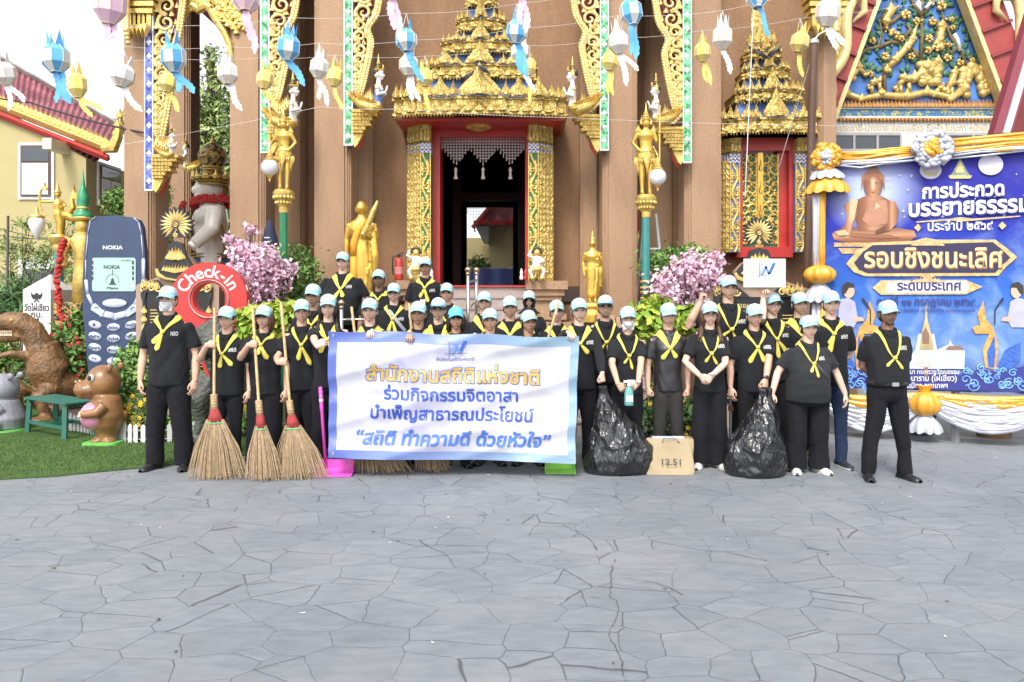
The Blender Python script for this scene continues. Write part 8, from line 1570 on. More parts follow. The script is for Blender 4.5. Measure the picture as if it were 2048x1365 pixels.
mb = MB(); a, b_ = hq(-90, 240), hq(172, 300); w0 = [(a.x, 0), (b_.x, 0), (b_.x, hq(172, 318).z), (a.x, hq(-90, 165).z)]; mb.prism(w0, 0, .3); mb.prism([(b_.x-.3, 0), (hq(172, 0, 2.8).x*1.0+1.25, 0), (hq(172, 0).x+1.7, hq(0, 330).z), (b_.x-.3, hq(0, 318).z)], 2.2, 2.5); mb.box(b_.x-.3, b_.x-.002, .3, 2.2, 0, hq(0, 318).z); mb.build('wall', yel, ho)
for (x0, x1, y0, y1, dy, lab) in ((44, 104, 292, 394, 0, 1),):
    s = (Y+dy)/Y; c0, c1 = hq(x0, y1, dy), hq(x1, y0, dy); mb = MB(); mb.box(c0.x-.06, c1.x+.06, dy-.04, dy+.1, c0.z-.06, c1.z+.06); wi = mb.build('window', white, ho); mb = MB(); mb.box(c0.x, c1.x, dy-.06, dy-.03, c0.z, c1.z); f_ = mb.build('frame', M('brown_frame', (.10, .05, .04), .6), wi); mb = MB(); zm = c0.z+(c1.z-c0.z)*.66; mb.box(c0.x+.04, c1.x-.04, dy-.07, dy-.058, zm+.03, c1.z-.04); mb.build('pane', M('dark_glass', (.05, .06, .07), .08), wi); mb = MB(); nsl = 12
    for q in range(nsl): xa = c0.x+.04+(c1.x-c0.x-.08)*q/nsl; mb.box(xa, xa+(c1.x-c0.x-.08)/nsl-.006, dy-.075, dy-.058, c0.z+.04, zm-.01)
    mb.build('blind', M('white_blind', (.70, .70, .72), .7), wi)
mb = MB(); xw = b_.x; z0_, z1_ = 3.72, 4.55; mb.box(xw-.02, xw+.04, .44, 1.46, z0_-.07, z1_+.07); wi = mb.build('window', white, ho); mb = MB(); mb.box(xw+.03, xw+.06, .50, 1.40, z0_, z1_); mb.build('frame', M('brown_frame', None), wi); mb = MB(); mb.box(xw+.05, xw+.07, .54, 1.36, z1_-.26, z1_-.03); mb.build('pane', M('dark_glass', None), wi); mb = MB(); mb.box(xw+.05, xw+.07, .54, .93, z0_+.03, z1_-.29); mb.box(xw+.05, xw+.07, .96, 1.36, z0_+.03, z1_-.29); mb.build('blind', M('white_blind', None), wi)
#
mb = MB(); c0, c1 = hq(38, 600), hq(130, 515); mb.box(c0.x, c1.x, -.05, .02, c0.z, c1.z); wi = mb.build('window', white, ho); mb = MB(); mb.box(c0.x+.12, c1.x-.1, -.07, -.04, c0.z, c1.z-.25); mb.build('pane', M('dark_glass', None), wi)
mb = MB(); r0, r1 = hq(-90, 175), hq(222, 300); q0, q1 = hq(-90, 70, 3.0), hq(248, 262, 3.0)
nw = 60
def roofp(u, v): p = (r0*(1-u)+r1*u)*(1-v)+(q0*(1-u)+q1*u)*v; return p+V((0, 0, .025*math.sin(u*nw*PI*2/2)))
mb.grid(roofp, 360, 2); mb.grid(lambda u, v: roofp(1-u, v)-V((0, 0, .06)), 60, 1); rf = mb.build('roof', roofm, ho)
mb = MB(); mb.tube([q0+V((0, 0, .02)), q1+V((0, 0, .02))], [(.05, .16)]*2, 6); mb.tube([hq(190, 240, 3.1), hq(262, 243, 3.1)], [.07, .07], 6); mb.build('ridge', M('grey_ridge', (.30, .28, .27), .8, 0, .3, 3), rf)
mb = MB(); a, b_ = hq(165, 262, 2.9), hq(320, 345, 2.0); mb.grid(lambda u, v: V((hq(165, 0, 2.9).x+.95*u, 3.2-1.6*v, hq(0, 243, 2.9).z+(hq(0, 330, 1.5).z-hq(0, 243, 2.9).z)*v-.45*u*0+.03*math.sin(u*30))), 60, 2); mb.build('roof', roofm, ho)
mb = MB(); d = (r1-r0); mb.tube([r0+V((0, -.12, -.02)), r1+V((0, -.12, -.02))], [(.05, .11)]*2, 4, ph=PI/4); mb.build('bargeboard', M('gilt_board', (.60, .42, .13), .5, .3, .2, 6), ho); mb = MB(); mb.tube([r0+V((0, -.10, -.20)), r1+V((0.0, -.10, -.20))], [(.06, .09)]*2, 4, ph=PI/4); mb.build('fascia', redp, ho)
mb = MB()
for i in range(34): p = r0.lerp(r1, (i+.5)/34); mb.flame((p.x, -.14, p.z+.05), .16, .22, .03)
mb.tube([r1+V((-.1, -.14, 0)), r1+V((.12, -.14, .0)), r1+V((.22, -.14, .25)), r1+V((.26, -.14, .6)), r1+V((.34, -.14, .85))], [.10, .12, .10, .05, .01], 8)
for q in range(4): p = r1+V((.16+.04*q, -.18, .1+.18*q)); mb.flame(p, .16, .2, .04)
mb.build('gilt_finial', gold, ho, 40); mb = MB(); p = hq(132, 295); mb.box(p.x-.09, p.x+.09, -.7, .0, p.z-.16, p.z+.06); mb.build('beam_end', M('cream_paint', (.68, .62, .42), .6), ho)
# green and gold guardian beyond the phone
Y = 12.6; gu = thing('guardian_statue', 'green and gold crowned guardian statue half hidden by the phone display', 'statue', (PX(166, Y), Y, 0)); zc = PZ(560, Y); mb = MB(); mb.tube([(0, 0, zc-.4), (0, 0, zc+.1), (0, 0, zc+.4), (0, -.02, zc+.62), (0, 0, zc+.75)], [.17, .14, .12, .19, .08], 14); mb.ell((0, -.02, zc+.85), (.10, .10, .13), 12, 9); mb.tube([(-.2, 0, zc+.66), (-.30, -.03, zc+.4), (-.22, -.15, zc+.2)], [.08, .07, .05], 10); mb.build('body', gold, gu, True); mb = MB(); mb.lathe([(.13, .95), (.17, 1.0), (.11, 1.06), (.07, 1.12), (.09, 1.2), (.08, 1.35), (.04, 1.45), (.03, 1.5), (.002, 1.75)], (0, 0, zc), 14); mb.build('crown', M('jade_green', (.04, .25, .12), .4, .2, .3, 14), gu, True); mb = MB(); mb.lathe([(.135, .93), (.18, .97), (.12, 1.0)], (0, 0, zc), 14); mb.lathe([(.08, 1.10), (.10, 1.13), (.075, 1.15)], (0, 0, zc), 14); mb.build('gilt_trim', gold, gu, True); mb = MB(); r = random.Random(4)
for i in range(170): t = r.random(); mb.ell((-.20-.10*math.sin(t*PI)+r.uniform(-.03, .03), -.18+r.uniform(-.03, .03), zc+.62-1.35*t), .035, 6, 4)
mb.build('red_garland', M('red_garland', None), gu, True); mb = MB(); mb.box(-.35, .45, -.2, .4, 0, zc-.35); mb.build('plinth', M('black_gilt_lacquer', None), gu)
mb = MB(); mb.box(-.45, .9, -.3, .5, 0, .75); mb.box(-.5, .95, -.35, .55, .75, .83); tg = thing('planter_wall', 'low brown stepped planter wall behind the red flowers', 'wall', (PX(100, 12.2), 12.2, 0)); mb.build('wall', stone, tg)
# ---- white hall with the painted pediment, right
Y = 17.5; hl = thing('temple_hall', 'white hall with blue gilded pediment behind the poster', 'hall', (PX(1835, Y), Y, 0)); O2 = V((PX(1835, Y), Y, 0)); kk = Y/F
def r2(px, py): return ((px-1835)*kk, CH+(HZ-py)*kk)
wh = M('hall_white', (.58, .56, .52), .8, 0, .05, 2, .1, 60); mb = MB(); x0, _ = r2(1560, 0); x1, _ = r2(2120, 0); mb.box(x0, x1, .0, .3, 0, r2(0, 217)[1]); mb.build('wall', wh, hl)
for (a, b_) in ((1660, 1800), (1838, 1998)):
    (xa, za), (xb, zb_) = r2(a, 299), r2(b_, 272); mb = MB(); mb.box(xa, xb, -.03, .02, za, zb_); wi = mb.build('window', M('dark_glass', None), hl); mb = MB()
    for q in range(4): xx = xa+(xb-xa)*q/3; mb.box(xx-.025, xx+.025, -.05, -.02, za, zb_)
    mb.box(xa, xb, -.052, -.022, zb_-.001, zb_+.06); mb.box(xa, xb, -.052, -.022, za-.05, za+.001); mb.build('frame', M('window_grey', (.35, .33, .33), .6), wi)
    mb = MB(); mb.box(xa-.1, xb+.1, -.10, -.001, za-.16, za-.06); mb.build('sill', wh, wi)
mb = MB(); xs = r2(1675, 0)[0]; xe = r2(2010, 0)[0]; za, zb_ = r2(0, 262)[1], r2(0, 244)[1]
n = 46
for i in range(n): xx = xs+(xe-xs)*(i+.5)/n; mb.flame((xx, -.05, r2(0, 237)[1]), .11, -.11, .03); mb.flame((xx, -.07, r2(0, 217)[1]), .10, .18, .04)
mb.build('gilt_frieze', M('red_gold', (.50, .26, .09), .45, .4, .3, 10), hl, 40)
mb = MB(); mb.box(xs-2, xe+.3, -.04, .1, r2(0, 236)[1], r2(0, 218)[1]); pbm = mb.build('frieze_band', carved('frieze_paint', (.40, .36, .10), (.05, .16, .30), 9, .5, .1, .6), hl); mb = MB()
for py in (217, 237): z = r2(0, py)[1]; mb.box(xs-2, xe+.3, -.065, .08, z-.03, z+.03)
mb.build('white_moulding', white, pbm)
mb = MB(); add_text(mb, 'ประชาชี-นางขาย ออนเนรัชว ซื่อฟ้า ใบระกา หน้าบัน', .2, r2(1830, 0)[0], -.004, r2(0, 263)[1], 300*kk, .005, thick=.4); mb.build('lettering', M('gilt_letters', (.40, .27, .10), .6), hl)
mb = MB(); tri = [r2(1640, 216), r2(2010, 216), r2(1838, -200)]; mb.prism(tri, .005, .3); ped = mb.build('pediment', M('mural_blue', (.06, .17, .46), .6, 0, .5, 1.4), hl)
mg = MB(); ml = MB(); mt = MB(); mw = MB(); r = random.Random(12)
def m3(px, py, y=-.02): x, z = r2(px, py); return V((x, y, z))
for pts in ([(1840, 130), (1843, 70), (1841, 20), (1850, -30)], [(1842, 35), (1826, 10), (1815, -20)], [(1846, 30), (1862, 8), (1870, -20)], [(1930, 135), (1922, 105), (1900, 75), (1888, 45), (1880, 20)], [(1915, 95), (1900, 108), (1890, 92)], [(1712, 122), (1730, 100), (1755, 95), (1763, 70), (1758, 40), (1775, 20)], [(1755, 97), (1780, 85), (1800, 88)], [(1765, 60), (1790, 40), (1806, 28)], [(1768, 190), (1768, 130)], [(1700, 150), (1712, 122), (1700, 110)], [(1806, 78), (1820, 60), (1812, 50)], [(1835, 118), (1826, 98)]): mt.tube([m3(*p) for p in pts], [.05-.006*i for i in range(len(pts))], 7)
fls = [(1809, 32, 11), (1786, 70, 12), (1800, 80, 7), (1880, 14, 11), (1862, 45, 9), (1855, 80, 9), (1853, 103, 8), (1892, 118, 9), (1917, 127, 8), (1902, 58, 6), (1900, 42, 6), (1768, 115, 9), (1742, 84, 8), (1830, 45, 8), (1820, 115, 8), (1895, 92, 6), (1738, 150, 7), (1941, 123, 6), (1702, 128, 7), (1860, 5, 6), (1790, -10, 8)]
for px_, py_, rr_ in fls:
    c_ = m3(px_, py_, -.06); R_ = rr_*kk
    for q in range(6): a = q*PI/3+r.random(); mg.ell(c_+V((R_*.6*math.cos(a), 0, R_*.6*math.sin(a))), (R_*.42, .05, R_*.42), 8, 5)
    mg.ell(c_+V((0, -.04, 0)), (R_*.3, .05, R_*.3), 8, 5)
    for q in range(9): a = r.uniform(0, 6.28); d = r.uniform(1.0, 2.0); p = c_+V((R_*d*math.cos(a), .03, R_*d*math.sin(a))); ml.ell(p, (R_*.40, .03, R_*.22), 7, 4, Matrix.Rotation(a, 3, 'Y'))
for i in range(240):
    px_, py_ = r.uniform(1675, 1980), r.uniform(-30, 150)
    if abs(px_-1838) < (py_+190)*.42-6: p = m3(px_, py_, -.015); ml.ell(p, (.10, .03, .055), 7, 4, Matrix.Rotation(r.uniform(0, 3), 3, 'Y'))
for pts, w0 in (([(1770, 142), (1790, 120), (1808, 100), (1822, 82), (1830, 55), (1836, 45)], [.10, .12, .12, .12, .04, .04]), ([(1772, 62), (1768, 45), (1778, 25), (1790, 18)], [.04, .12, .16, .06]), ([(1872, 100), (1876, 80), (1880, 58), (1886, 45)], [.10, .13, .14, .05]), ([(1860, 102), (1868, 92)], [.04, .10]), ([(1888, 88), (1878, 98)], [.03, .10]), ([(1790, 178), (1805, 160), (1825, 158), (1838, 150), (1852, 140), (1872, 128)], [.07, .12, .14, .14, .18, .14]), ([(1735, 175), (1745, 168), (1758, 160)], [.07, .10, .08]), ([(1890, 185), (1900, 165), (1905, 150), (1912, 140)], [.10, .12, .12, .06]), ([(1865, 190), (1875, 180), (1880, 172)], [.08, .08, .06]), ([(1690, 170), (1700, 155), (1715, 138), (1728, 150)], [.12, .12, .12, .08]), ([(1690, 190), (1720, 200), (1760, 192), (1810, 196), (1850, 186), (1900, 198), (1925, 180)], [.14, .10, .12, .14, .12, .12, .16])): w0 = [w*.66 for w in w0]; mg.tube([m3(*p, -.05) for p in pts], w0, 9); [mg.ell(m3(p[0]+r.uniform(-5, 5), p[1]+r.uniform(-4, 4), -.07), w*r.uniform(.7, 1.1), 9, 6) for p, w in zip(pts, w0) for _ in (0, 1)]; [mg.flame(m3(p[0], p[1], -.1), w*1.6, w*2.2, .03) for p, w in zip(pts, w0) if w > .06]
for px_, py_ in ((1798, 190), (1790, 192), (1815, 186), (1740, 188), (1756, 185), (1900, 195)): mg.tube([m3(px_, py_-18, -.05), m3(px_+2, py_, -.05)], [.05, .04], 7)
for i in range(46): t = r.random(); a = math.radians(200*t-10); px_, py_ = 1945+22*math.cos(a)+r.uniform(-9, 9), 180-38*math.sin(a)+r.uniform(-8, 8); mg.ell(m3(px_, min(py_, 208), -.04), (r.uniform(.08, .13), .09, r.uniform(.08, .13)), 9, 6)
for i in range(26): mg.ell(m3(1850+r.uniform(-14, 26), r.uniform(128, 168), -.05), (.12, .09, .10), 9, 6)
for pts in ([(1830, 8), (1840, 22), (1836, 10), (1832, 4)], [(1848, 20), (1858, 8), (1864, 12)], [(1905, 70), (1912, 82), (1917, 104)]): mw.tube([m3(*p, -.06) for p in pts], .045, 7)
mg.build('gilt_relief', M('relief_gold', (.58, .40, .13), .4, .45, .25, 7, .2, 20), ped, True); ml.build('leaf_relief', M('relief_green', (.05, .15, .09), .5, 0, .4, 6), ped, True); mt.build('branch_relief', M('relief_brown', (.15, .11, .04), .6, .1, .3, 8), ped, True); mw.build('white_squirrel_relief', white, ped, True)
rb = M('rake_red', (.30, .045, .04), .6, 0, .15, 3); cg = M('cream_gilt', (.68, .54, .25), .45, .2, .2, 6)
for s, base_, apex in ((1, (2036, 235), (1872, -205)), (-1, (1640, 240), (1806, -205))):
    a, b_ = m3(*base_, 0), m3(*apex, 0); d = (b_-a).normalized(); nrm = V((d.z, 0, -d.x))*s; w2 = .34 if s > 0 else .14
    mb = MB(); mb.prism([(q.x, q.z) for q in (a-nrm*w2*1., a+nrm*w2, b_+nrm*w2, b_-nrm*w2)][::(1 if s > 0 else -1)], -.35, .3); ra = mb.build('rake_board', rb, hl); mb = MB()
    for i in range(9): p = a.lerp(b_, (i+.5)/9); mb.tube([p-nrm*w2+V((0, -.38, 0)), p+nrm*w2*1.02+V((0, -.38, 0))], .05, 4)
    mb.build('rake_rib', M('rib_red', (.24, .035, .035), .6), ra); mb = MB(); mb.prism([(q.x, q.z) for q in (a-nrm*(w2+.09), a-nrm*w2, b_-nrm*w2, b_-nrm*(w2+.09))][::(1 if s > 0 else -1)], -.38, -.1); mb.build('inner_moulding', cg, ra)
    mb = MB(); pts = []
    for i in range(41): t = i/40; pts.append(a.lerp(b_, t)+nrm*(w2+.10+.13*math.sin(t*PI*5.2+.6))+V((0, -.42, 0)))
    mb.tube(pts, [.11]*41, 8)
    for i in range(44): t = (i+.5)/44; p = a.lerp(b_, t)+nrm*(w2+.12+.13*math.sin(t*PI*5.2+.6))+V((0, -.36, 0)); e_ = p+nrm*.42+d*.22; mb.tube([p, p.lerp(e_, .6)+d*.03, e_], [(.05, .09), (.04, .08), (.01, .015)], 6, up=(0, 1, 0))
    for t in (.12, .48): p = a.lerp(b_, t)+nrm*.3+V((0, -.45, 0)); mb.tube([p+nrm*.2, p-nrm*.12+d*.1, p-nrm*.25-d*.15, p-nrm*.1-d*.45], [.11, .11, .08, .02], 8)
    mb.build('naga_bargeboard', cg, ra, True)
mb = MB(); a, b_, c_ = m3(1655, 216, .6), m3(1838, -210, .6), m3(1600, -60, .6); mb.add([m3(1640, 330, .4), m3(1640, 330, 9), m3(1600, -240, 9)+V((6, 0, 0)), m3(1818, -215, .4)], [(0, 1, 2, 3)]); mb.add([m3(2040, 330, .4), m3(1856, -215, .4), m3(1856, -215, 9), m3(2040, 330, 9)], [(0, 1, 2, 3)]); mb.build('roof', roofm, hl)
# red bargeboard of the near pavilion, upper right
Y = 10.9; pv = thing('pavilion_roof', 'dark red pavilion gable edge with white stripe, upper right', 'roof', P(2075, 150, Y)); o = P(2075, 150, Y)
def v3(px, py, dy=0.): return P(px, py, Y+dy)-o
mb = MB(); q = [v3(1983, 268), v3(2020, 268), v3(2140, -140), v3(2105, -140)]; mb.prism([(p.x, p.z) for p in q], -.05, .1); mb.build('outer_board', M('maroon_paint', (.23, .045, .065), .5, 0, .1, 3), pv); mb = MB(); q = [v3(2000, 268), v3(2013, 268), v3(2133, -140), v3(2120, -140)]; mb.prism([(p.x, p.z) for p in q], -.08, -.051); mb.build('white_stripe', M('silver_paint', (.55, .55, .58), .5), pv); mb = MB(); q = [v3(2021, 268), v3(2200, 268), v3(2260, -140), v3(2141, -140)]; mb.prism([(p.x, p.z) for p in q], -.04, .1); mb.build('gable_board', M('dark_red_boards', (.14, .018, .016), .55, 0, .25, 4), pv)
mb = MB(); p = v3(2200, 268); mb.box(p.x-.15, p.x+.15, -.1, .2, -o.z, p.z); mb.build('post', rb, pv)
# house glimpsed through the far doorway
Y = 30.; rh = thing('rear_house', 'pale yellow house glimpsed through the temple doors', 'house', (PX(1000, Y), Y, 0)); o = V((PX(1000, Y), Y, 0))
def v3(px, py, dy=0.): return P(px, py, Y+dy)-o
mb = MB(); mb.box(v3(978, 0).x, 4, 0, 1, 0, v3(0, 455).z); mb.box(-6, v3(978, 0).x-.002, 1.5, 2.5, 0, v3(0, 470).z); mb.build('wall', yel, rh); mb = MB(); mb.prism([(v3(952, 0).x, v3(0, 455).z), (4, v3(0, 455).z), (4, v3(0, 405).z), (v3(990, 0).x, v3(0, 420).z)], -1.2, 1); mb.build('roof', roofm, rh); mb = MB(); mb.tube([v3(948, 462)+V((0, -1.25, 0)), v3(985, 418)+V((0, -1.25, 0))], .09, 6); mb.tube([v3(950, 452)+V((0, -1.25, 0)), V((4, -1.25, v3(0, 452).z))], [(.05, .10)]*2, 4); mb.build('fascia', redp, rh); mb = MB(); mb.prism([(v3(952, 0).x, v3(0, 457).z), (v3(978, 0).x, v3(0, 457).z), (v3(978, 0).x, v3(0, 490).z), (v3(968, 0).x, v3(0, 488).z)][::-1], -1.0, -.02); mb.build('eave', M('grey_soffit', (.30, .29, .25), .8), rh)
cl_ = thing('cloth_screen', 'plain blue cloth screen behind the far doorway', 'screen', (PX(980, 26.5), 26.5, 0)); mb = MB(); mb.grid(lambda u, v: V((-2+4*u, .05*math.sin(u*40), PZ(537, 26.5)*v)), 80, 4); mb.build('cloth', M('periwinkle_cloth', (.20, .26, .62), .8), cl_, True); mb = MB(); mb.bar((-2, .06, 0), (-2, .06, 2.6), .05); mb.bar((2, .06, 0), (2, .06, 2.6), .05); mb.bar((-2, .06, PZ(537, 26.5)), (2, .06, PZ(537, 26.5)), .04); mb.build('frame', steel, cl_)
# closed court beyond, so that the horizon is not bare
def far_tree(px, Y, h, w_, seed, label, mats='dark'):
    b = (PX(px, Y), Y, 0); r = random.Random(seed); lob = [((r.uniform(-.4, .4)*w_, r.uniform(-.3, .3)*w_, h*r.uniform(.45, .85)), w_*r.uniform(.35, .55)) for _ in range(8)]; plant('garden_tree', label, 'tree', b, lob, 5000, .16, mats, seed, .2, 'trees behind the temple', shell=.35)
far_tree(-20, 27, 7, 3, 31, 'broad tree rising beside the yellow house roof, beyond the photo edge', 'mid'); far_tree(230, 30, 5.2, 3, 32, 'tree behind the yellow house, in the gap by the pillar'); far_tree(2180, 20, 7, 3, 34, 'tree beyond the right edge of the poster', 'mid')
# ================================================================== lanterns on their strings
LC = {'blue': M('lantern_blue', (.10, .36, .66), .65, 0, .08, 8), 'white': M('lantern_white', (.70, .70, .69), .65, 0, .06, 8), 'pink': M('lantern_pink', (.68, .44, .56), .65, 0, .08, 8), 'yellow': M('lantern_yellow', (.72, .56, .13), .65, 0, .08, 8)}
pat_g = carved('lantern_lace_grey', (.42, .40, .34), (.68, .66, .60), 110, .7, 0, .1); pat_o = carved('lantern_lace_orange', (.50, .28, .12), (.74, .58, .24), 110, .7, 0, .1); pat_p = carved('lantern_lace_pink', (.50, .30, .30), (.70, .62, .60), 110, .7, 0, .1); strip = M('lantern_edge', (.66, .56, .30), .6); PAT = {'blue': pat_g, 'white': pat_p, 'pink': LC['pink'], 'yellow': pat_o}
LY = {'pink': 7.5, 'blue': 8.6, 'white': 9.7, 'yellow': 10.8}; WHERE = {}
def lantern(px, py0, py1, wpx, tails, col, label):
    Y = LY[col]; k = Y/F; pyc = (py0+py1)/2; r = random.Random(int(px*3+py0)); root = thing('paper_lantern', label, 'lantern', P(px, pyc, Y), col+' paper lanterns on strings', r.uniform(0, .8)); R_ = wpx*k*.5; H = (py1-py0)*k*1.12; mb = MB(); prof = [(.50, .5), (1.0, .24), (1.0, -.20), (.42, -.52)]
    for r0, z in prof:
        for j in range(8): a = j*PI/4; mb.v.append((R_*r0*math.cos(a), R_*r0*math.sin(a), H*z))
    for i in range(3):
        for j in range(8): mb.f.append((i*8+j, (i+1)*8+j, (i+1)*8+(j+1) % 8, i*8+(j+1) % 8)); mb.m.append(j % 2 if i else 0)
    tilt = Matrix.Rotation(r.uniform(.05, .22), 4, V((r.uniform(-1, 1), r.uniform(-1, 1), 0)).normalized()); mb.v = [tuple(tilt @ V(v)) for v in mb.v]; bo = mb.build('body', [LC[col], PAT[col]], root)
    eg = MB(); eg.T = tilt
    for j in range(8):
        a = j*PI/4; eg.tube([(R_*r0*1.01*math.cos(a), R_*r0*1.01*math.sin(a), H*z) for r0, z in prof], .0035, 4)
    eg.tube([(R_*.43*math.cos(j*PI/4), R_*.43*math.sin(j*PI/4), H*-.52) for j in range(8)], .005, 4, closed=True); eg.build('edging', strip if col != 'blue' else white, bo)
    hn = MB(); hn.T = tilt
    for j in range(4): a = j*PI/2+PI/4; c_, s_ = math.cos(a), math.sin(a); q = R_*.52; hn.add([(q*c_-.3*R_*s_, q*s_+.3*R_*c_, H*.48), (q*c_+.3*R_*s_, q*s_-.3*R_*c_, H*.48), (q*c_*1.25, q*s_*1.25, H*1.05), (q*c_*.9, q*s_*.9, H*.6)], [(0, 1, 2), (1, 3, 2), (3, 0, 2)])
    hn.build('horn', LC[col] if col != 'pink' else white, root)
    for i, (tx, ty) in enumerate(tails):
        mb = MB(); e = P(tx, ty, Y)-P(px, pyc, Y); s0 = tilt @ V((R_*.2*(1 if tx > px else -1)*(.3+.5*i), -R_*.1, H*-.50)); ww = R_*r.uniform(.26, .34); n = 12; vs = []; ph = r.uniform(0, 6); inv = Matrix.Rotation(-root.rotation_euler.z, 3, 'Z'); e = inv @ e; ax = inv @ V((math.cos(ph*.1), .5, .2)); sd2 = V((0, 0, 0))
        for j in range(n+1):
            t = j/n; p = s0.lerp(e, t)+V((0, 0, .0))+ax*(.015*math.sin(t*6+ph)); hw = ww*(1 if j % 2 == 0 else .74)*(1 if t < .85 else (1-t)*5+.25); d = (e-s0).normalized(); sd = d.cross(inv @ V((.15*math.sin(ph), -1, .1))).normalized(); vs += [p-sd*hw, p+sd*hw, p-sd*hw+V((.003, .003, 0)), p+sd*hw+V((.003, .003, 0))]
        mb.add(vs, [f for j in range(n) for f in ((4*j, 4*j+1, 4*j+5, 4*j+4), (4*j+2, 4*j+6, 4*j+7, 4*j+3), (4*j, 4*j+4, 4*j+6, 4*j+2), (4*j+1, 4*j+3, 4*j+7, 4*j+5))]); mb.build('tail', LC[col], root)
    top = V((0, 0, H*.5+wpx*k*.8)); cd_ = MB()
    for j in range(4): a = j*PI/2+PI/4; cd_.tube([tilt @ V((R_*.5*math.cos(a), R_*.5*math.sin(a), H*.5)), top], .0022, 4)
    cd_.build('cord', white, root); WHERE.setdefault(col, []).append(P(px, pyc, Y)+top)
LN = [(10, 128, 166, 40, [(20, 222), (50, 205)], 'white', 'white lantern cut by the photo edge above the red house roof'), (112, 94, 142, 53, [(116, 206), (138, 208)], 'blue', 'blue lantern high over the yellow house roof'), (155, 150, 192, 36, [(182, 235), (205, 222)], 'yellow', 'yellow lantern tilted below the blue one over the house'), (220, -22, 42, 60, [(216, 125), (242, 120)], 'pink', 'pink lantern at the top edge beside the leftmost pillar'), (245, 132, 171, 46, [(282, 224)], 'white', 'white lantern before the leftmost pillar'), (347, 92, 140, 47, [(362, 185), (388, 187)], 'blue', 'blue lantern in front of the gilt porch arch'), (337, 148, 182, 36, [(360, 224)], 'yellow', 'yellow lantern partly behind blue tails in the porch'), (455, 128, 166, 40, [(482, 222), (470, 190)], 'white', 'white lantern beside the second pillar from the left'), (492, -24, 22, 52, [(498, 80), (510, 108)], 'pink', 'pink lantern on the top edge above the second pillar'), (577, 74, 117, 45, [(612, 172), (600, 160)], 'blue', 'blue lantern over the green mosaic strip by the second pillar'), (530, 143, 176, 33, [(535, 200), (556, 225)], 'yellow', 'yellow lantern low on the second pillar edge'), (638, 118, 153, 37, [(658, 213), (640, 200)], 'white', 'white lantern in front of the third pillar'), (670, 137, 170, 31, [(682, 220)], 'yellow', 'yellow lantern touching the white one on the third pillar'), (786, -52, -6, 52, [(786, 60), (800, 80)], 'pink', 'pink lantern above the frame, tails left of the crown'), (813, 62, 100, 41, [(845, 165), (835, 155)], 'blue', 'blue lantern left of the doorway spire'), (817, 113, 148, 37, [(822, 203), (838, 203)], 'white', 'white lantern hidden behind blue tails left of the crown'), (850, 140, 170, 32, [(856, 226)], 'yellow', 'yellow lantern over the left flank of the doorway crown'), (1034, 44, 83, 42, [(1045, 150), (1056, 155)], 'blue', 'blue lantern right of the doorway spire'), (1041, 88, 122, 37, [(1068, 184)], 'white', 'white lantern hidden behind blue tails right of the crown'), (1056, 118, 150, 30, [(1062, 208)], 'yellow', 'yellow lantern over the right flank of the doorway crown'), (1046, -62, -10, 50, [(1042, 50), (1054, 66)], 'pink', 'pink lantern above the frame, tails right of the crown'), (1262, 2, 47, 43, [(1272, 120), (1262, 110)], 'blue', 'blue lantern high before the fourth pillar'), (1236, 65, 104, 39, [(1255, 172), (1278, 142)], 'white', 'white lantern with spread tails before the fourth pillar'), (1221, 104, 138, 32, [(1216, 190), (1226, 192)], 'yellow', 'yellow lantern on the green mosaic of the fourth pillar'), (1405, 88, 120, 31, [(1412, 165), (1424, 170)], 'yellow', 'yellow lantern before the fifth pillar'), (1445, 55, 94, 39, [(1463, 148)], 'white', 'white lantern between fifth pillar and window crown'), (1514, -28, 14, 42, [(1540, 75)], 'blue', 'blue lantern on the top edge above the window spire'), (1655, 3, 48, 45, [(1672, 100), (1690, 92)], 'white', 'white lantern before the rightmost pillar capital'), (1600, 68, 102, 36, [(1604, 155)], 'yellow', 'yellow lantern right of the window spire')]
for l in LN: lantern(*l)
def wire(name, label, pts, rad, mat, sag=.05, cat='string'):
    o = V(pts[0]); root = thing(name, label, cat, o); mb = MB(); full = []
    for a, b_ in zip(pts, pts[1:]):
        for i in range(8): t = i/8; full.append(V(a).lerp(V(b_), t)-o-V((0, 0, sag*4*t*(1-t))))
    full.append(V(pts[-1])-o); mb.tube(full, rad, 5); mb.build('line', mat, root)
strg = M('white_string', (.62, .62, .60), .7); cabl = M('black_cable', (.012, .012, .012), .5)
for col, ps in WHERE.items():
    ps = sorted(ps, key=lambda p: p.x); wire('lantern_string', 'thin white string carrying the %s lanterns' % col, [ps[0]+V((-2.5, 0, -.1))]+ps+[ps[-1]+V((2.5, 0, .35))], .0018, strg, .03)
wire('lantern_string', 'lone white string sagging low across the pillars', [P(240, 290, 11.2), P(640, 214, 11.2), P(800, 218, 11.2), P(1140, 236, 11.2), P(1690, 252, 11.2)], .0025, strg, .02)
wire('lantern_string', 'taut white cord falling across the red shuttered window', [P(1508, 0, 10.7), P(1490, 395, 10.7)], .006, strg, 0); wire('lantern_string', 'thin cord slanting from the mast top across the window', [P(1622, 118, 10.6), P(1558, 335, 11.4)], .004, strg, 0)
wire('power_cable', 'black cable sagging from the left edge to the porch pillar', [P(-60, 180, 13.0), P(60, 205, 12.6), P(300, 268, 11.9)], .014, cabl, .04, 'cable')
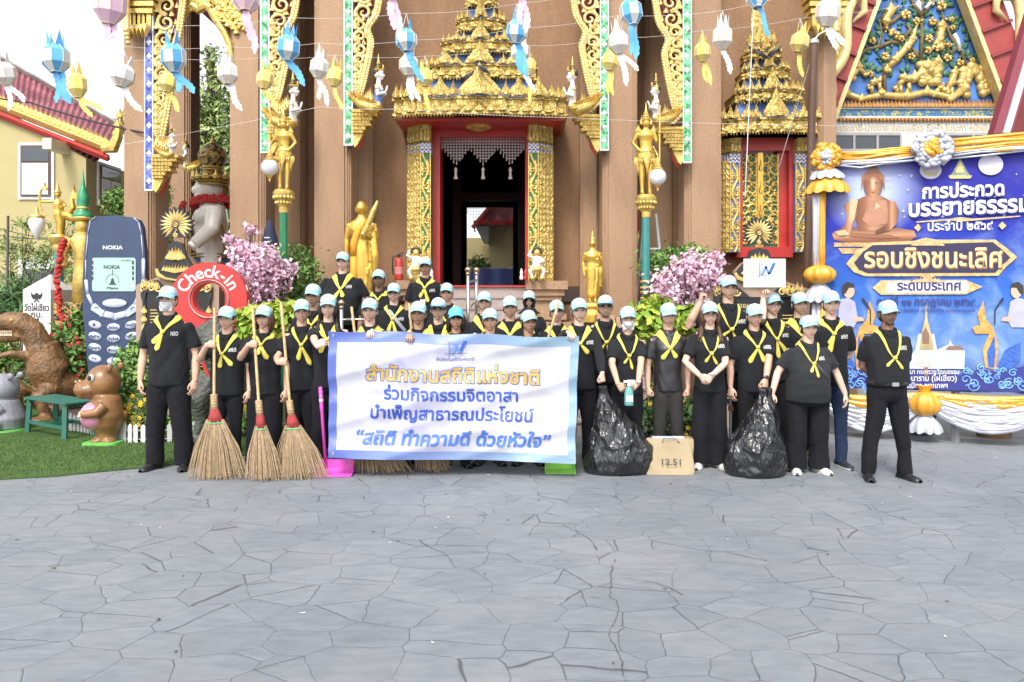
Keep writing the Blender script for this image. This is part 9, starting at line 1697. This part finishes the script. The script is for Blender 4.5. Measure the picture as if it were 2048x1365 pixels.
for a, b_, lb in (((-10, 455), (140, 482), 'upper thin cable before the yellow house wall'), ((-10, 470), (150, 478), 'middle thin cable before the yellow house wall'), ((-10, 505), (150, 495), 'lower thin cable before the yellow house wall')): wire('power_cable', lb, [P(*a, 15.5), P(*b_, 15.5)], .010, cabl, .04, 'cable')
gp = thing('garden_pole', 'thin dark pole standing before the yellow house wall', 'pole', (PX(12, 14), 14, 0)); mb = MB(); mb.tube([(0, 0, 0), (P(16, 432, 14)-V((PX(12, 14), 14, 0)))], .022, 7); mb.build('pole', M('dark_pole', (.10, .08, .07), .7), gp)
# ---- pigeons
def pigeon(px, py, Y, s, label, yaw=0):
    yaw = random.Random(px).uniform(-.7, .7)
    root = thing('pigeon', label, 'pigeon', P(px, py, Y), 'grey pigeons on the gilded crowns', yaw); root.scale = (.62, .62, .62); mb = MB(); mb.tube([(-s*.13, 0, .13), (-s*.10, 0, .10), (-s*.03, 0, .05), (s*.05, 0, -.01), (s*.13, 0, -.07), (s*.20, 0, -.12)], [.020, .028, .055, .055, .03, .012], 10); mb.ell((-s*.135, 0, .135), (.028, .026, .026), 10, 7); mb.tube([(-s*.15, 0, .135), (-s*.185, 0, .125)], [.009, .002], 6)
    link('body', remesh(mb, .007, 2, None, [M('pigeon_grey', (.06, .065, .075), .6, 0, .3, 20)], 'body'), root); mb = MB()
    for q in (-1, 1): mb.tube([(-s*.02, q*.045, .05), (s*.08, q*.045, -.02), (s*.17, q*.025, -.09)], [(.018, .04), (.016, .045), (.004, .01)], 8)
    mb.build('wing', M('wing_dark', (.035, .036, .042), .6), root, True); mb = MB()
    for q in (-1, 1): mb.tube([(0, q*.02, -.03), (-s*.0, q*.02, -.09)], .006, 5)
    mb.build('leg', M('pigeon_leg', (.30, .08, .07), .6), root)
pigeon(965, 140, 11.45, 1, 'pigeon perched on the central gable of the doorway crown'); pigeon(936, 156, 11.7, -1, 'pigeon tucked in the blue gap of the doorway crown'); pigeon(1524, 112, 12.2, 1, 'pigeon left of the window spire'); pigeon(1548, 106, 12.2, -1, 'pigeon right of the window spire')
# scraps of greenery spilling from the bag
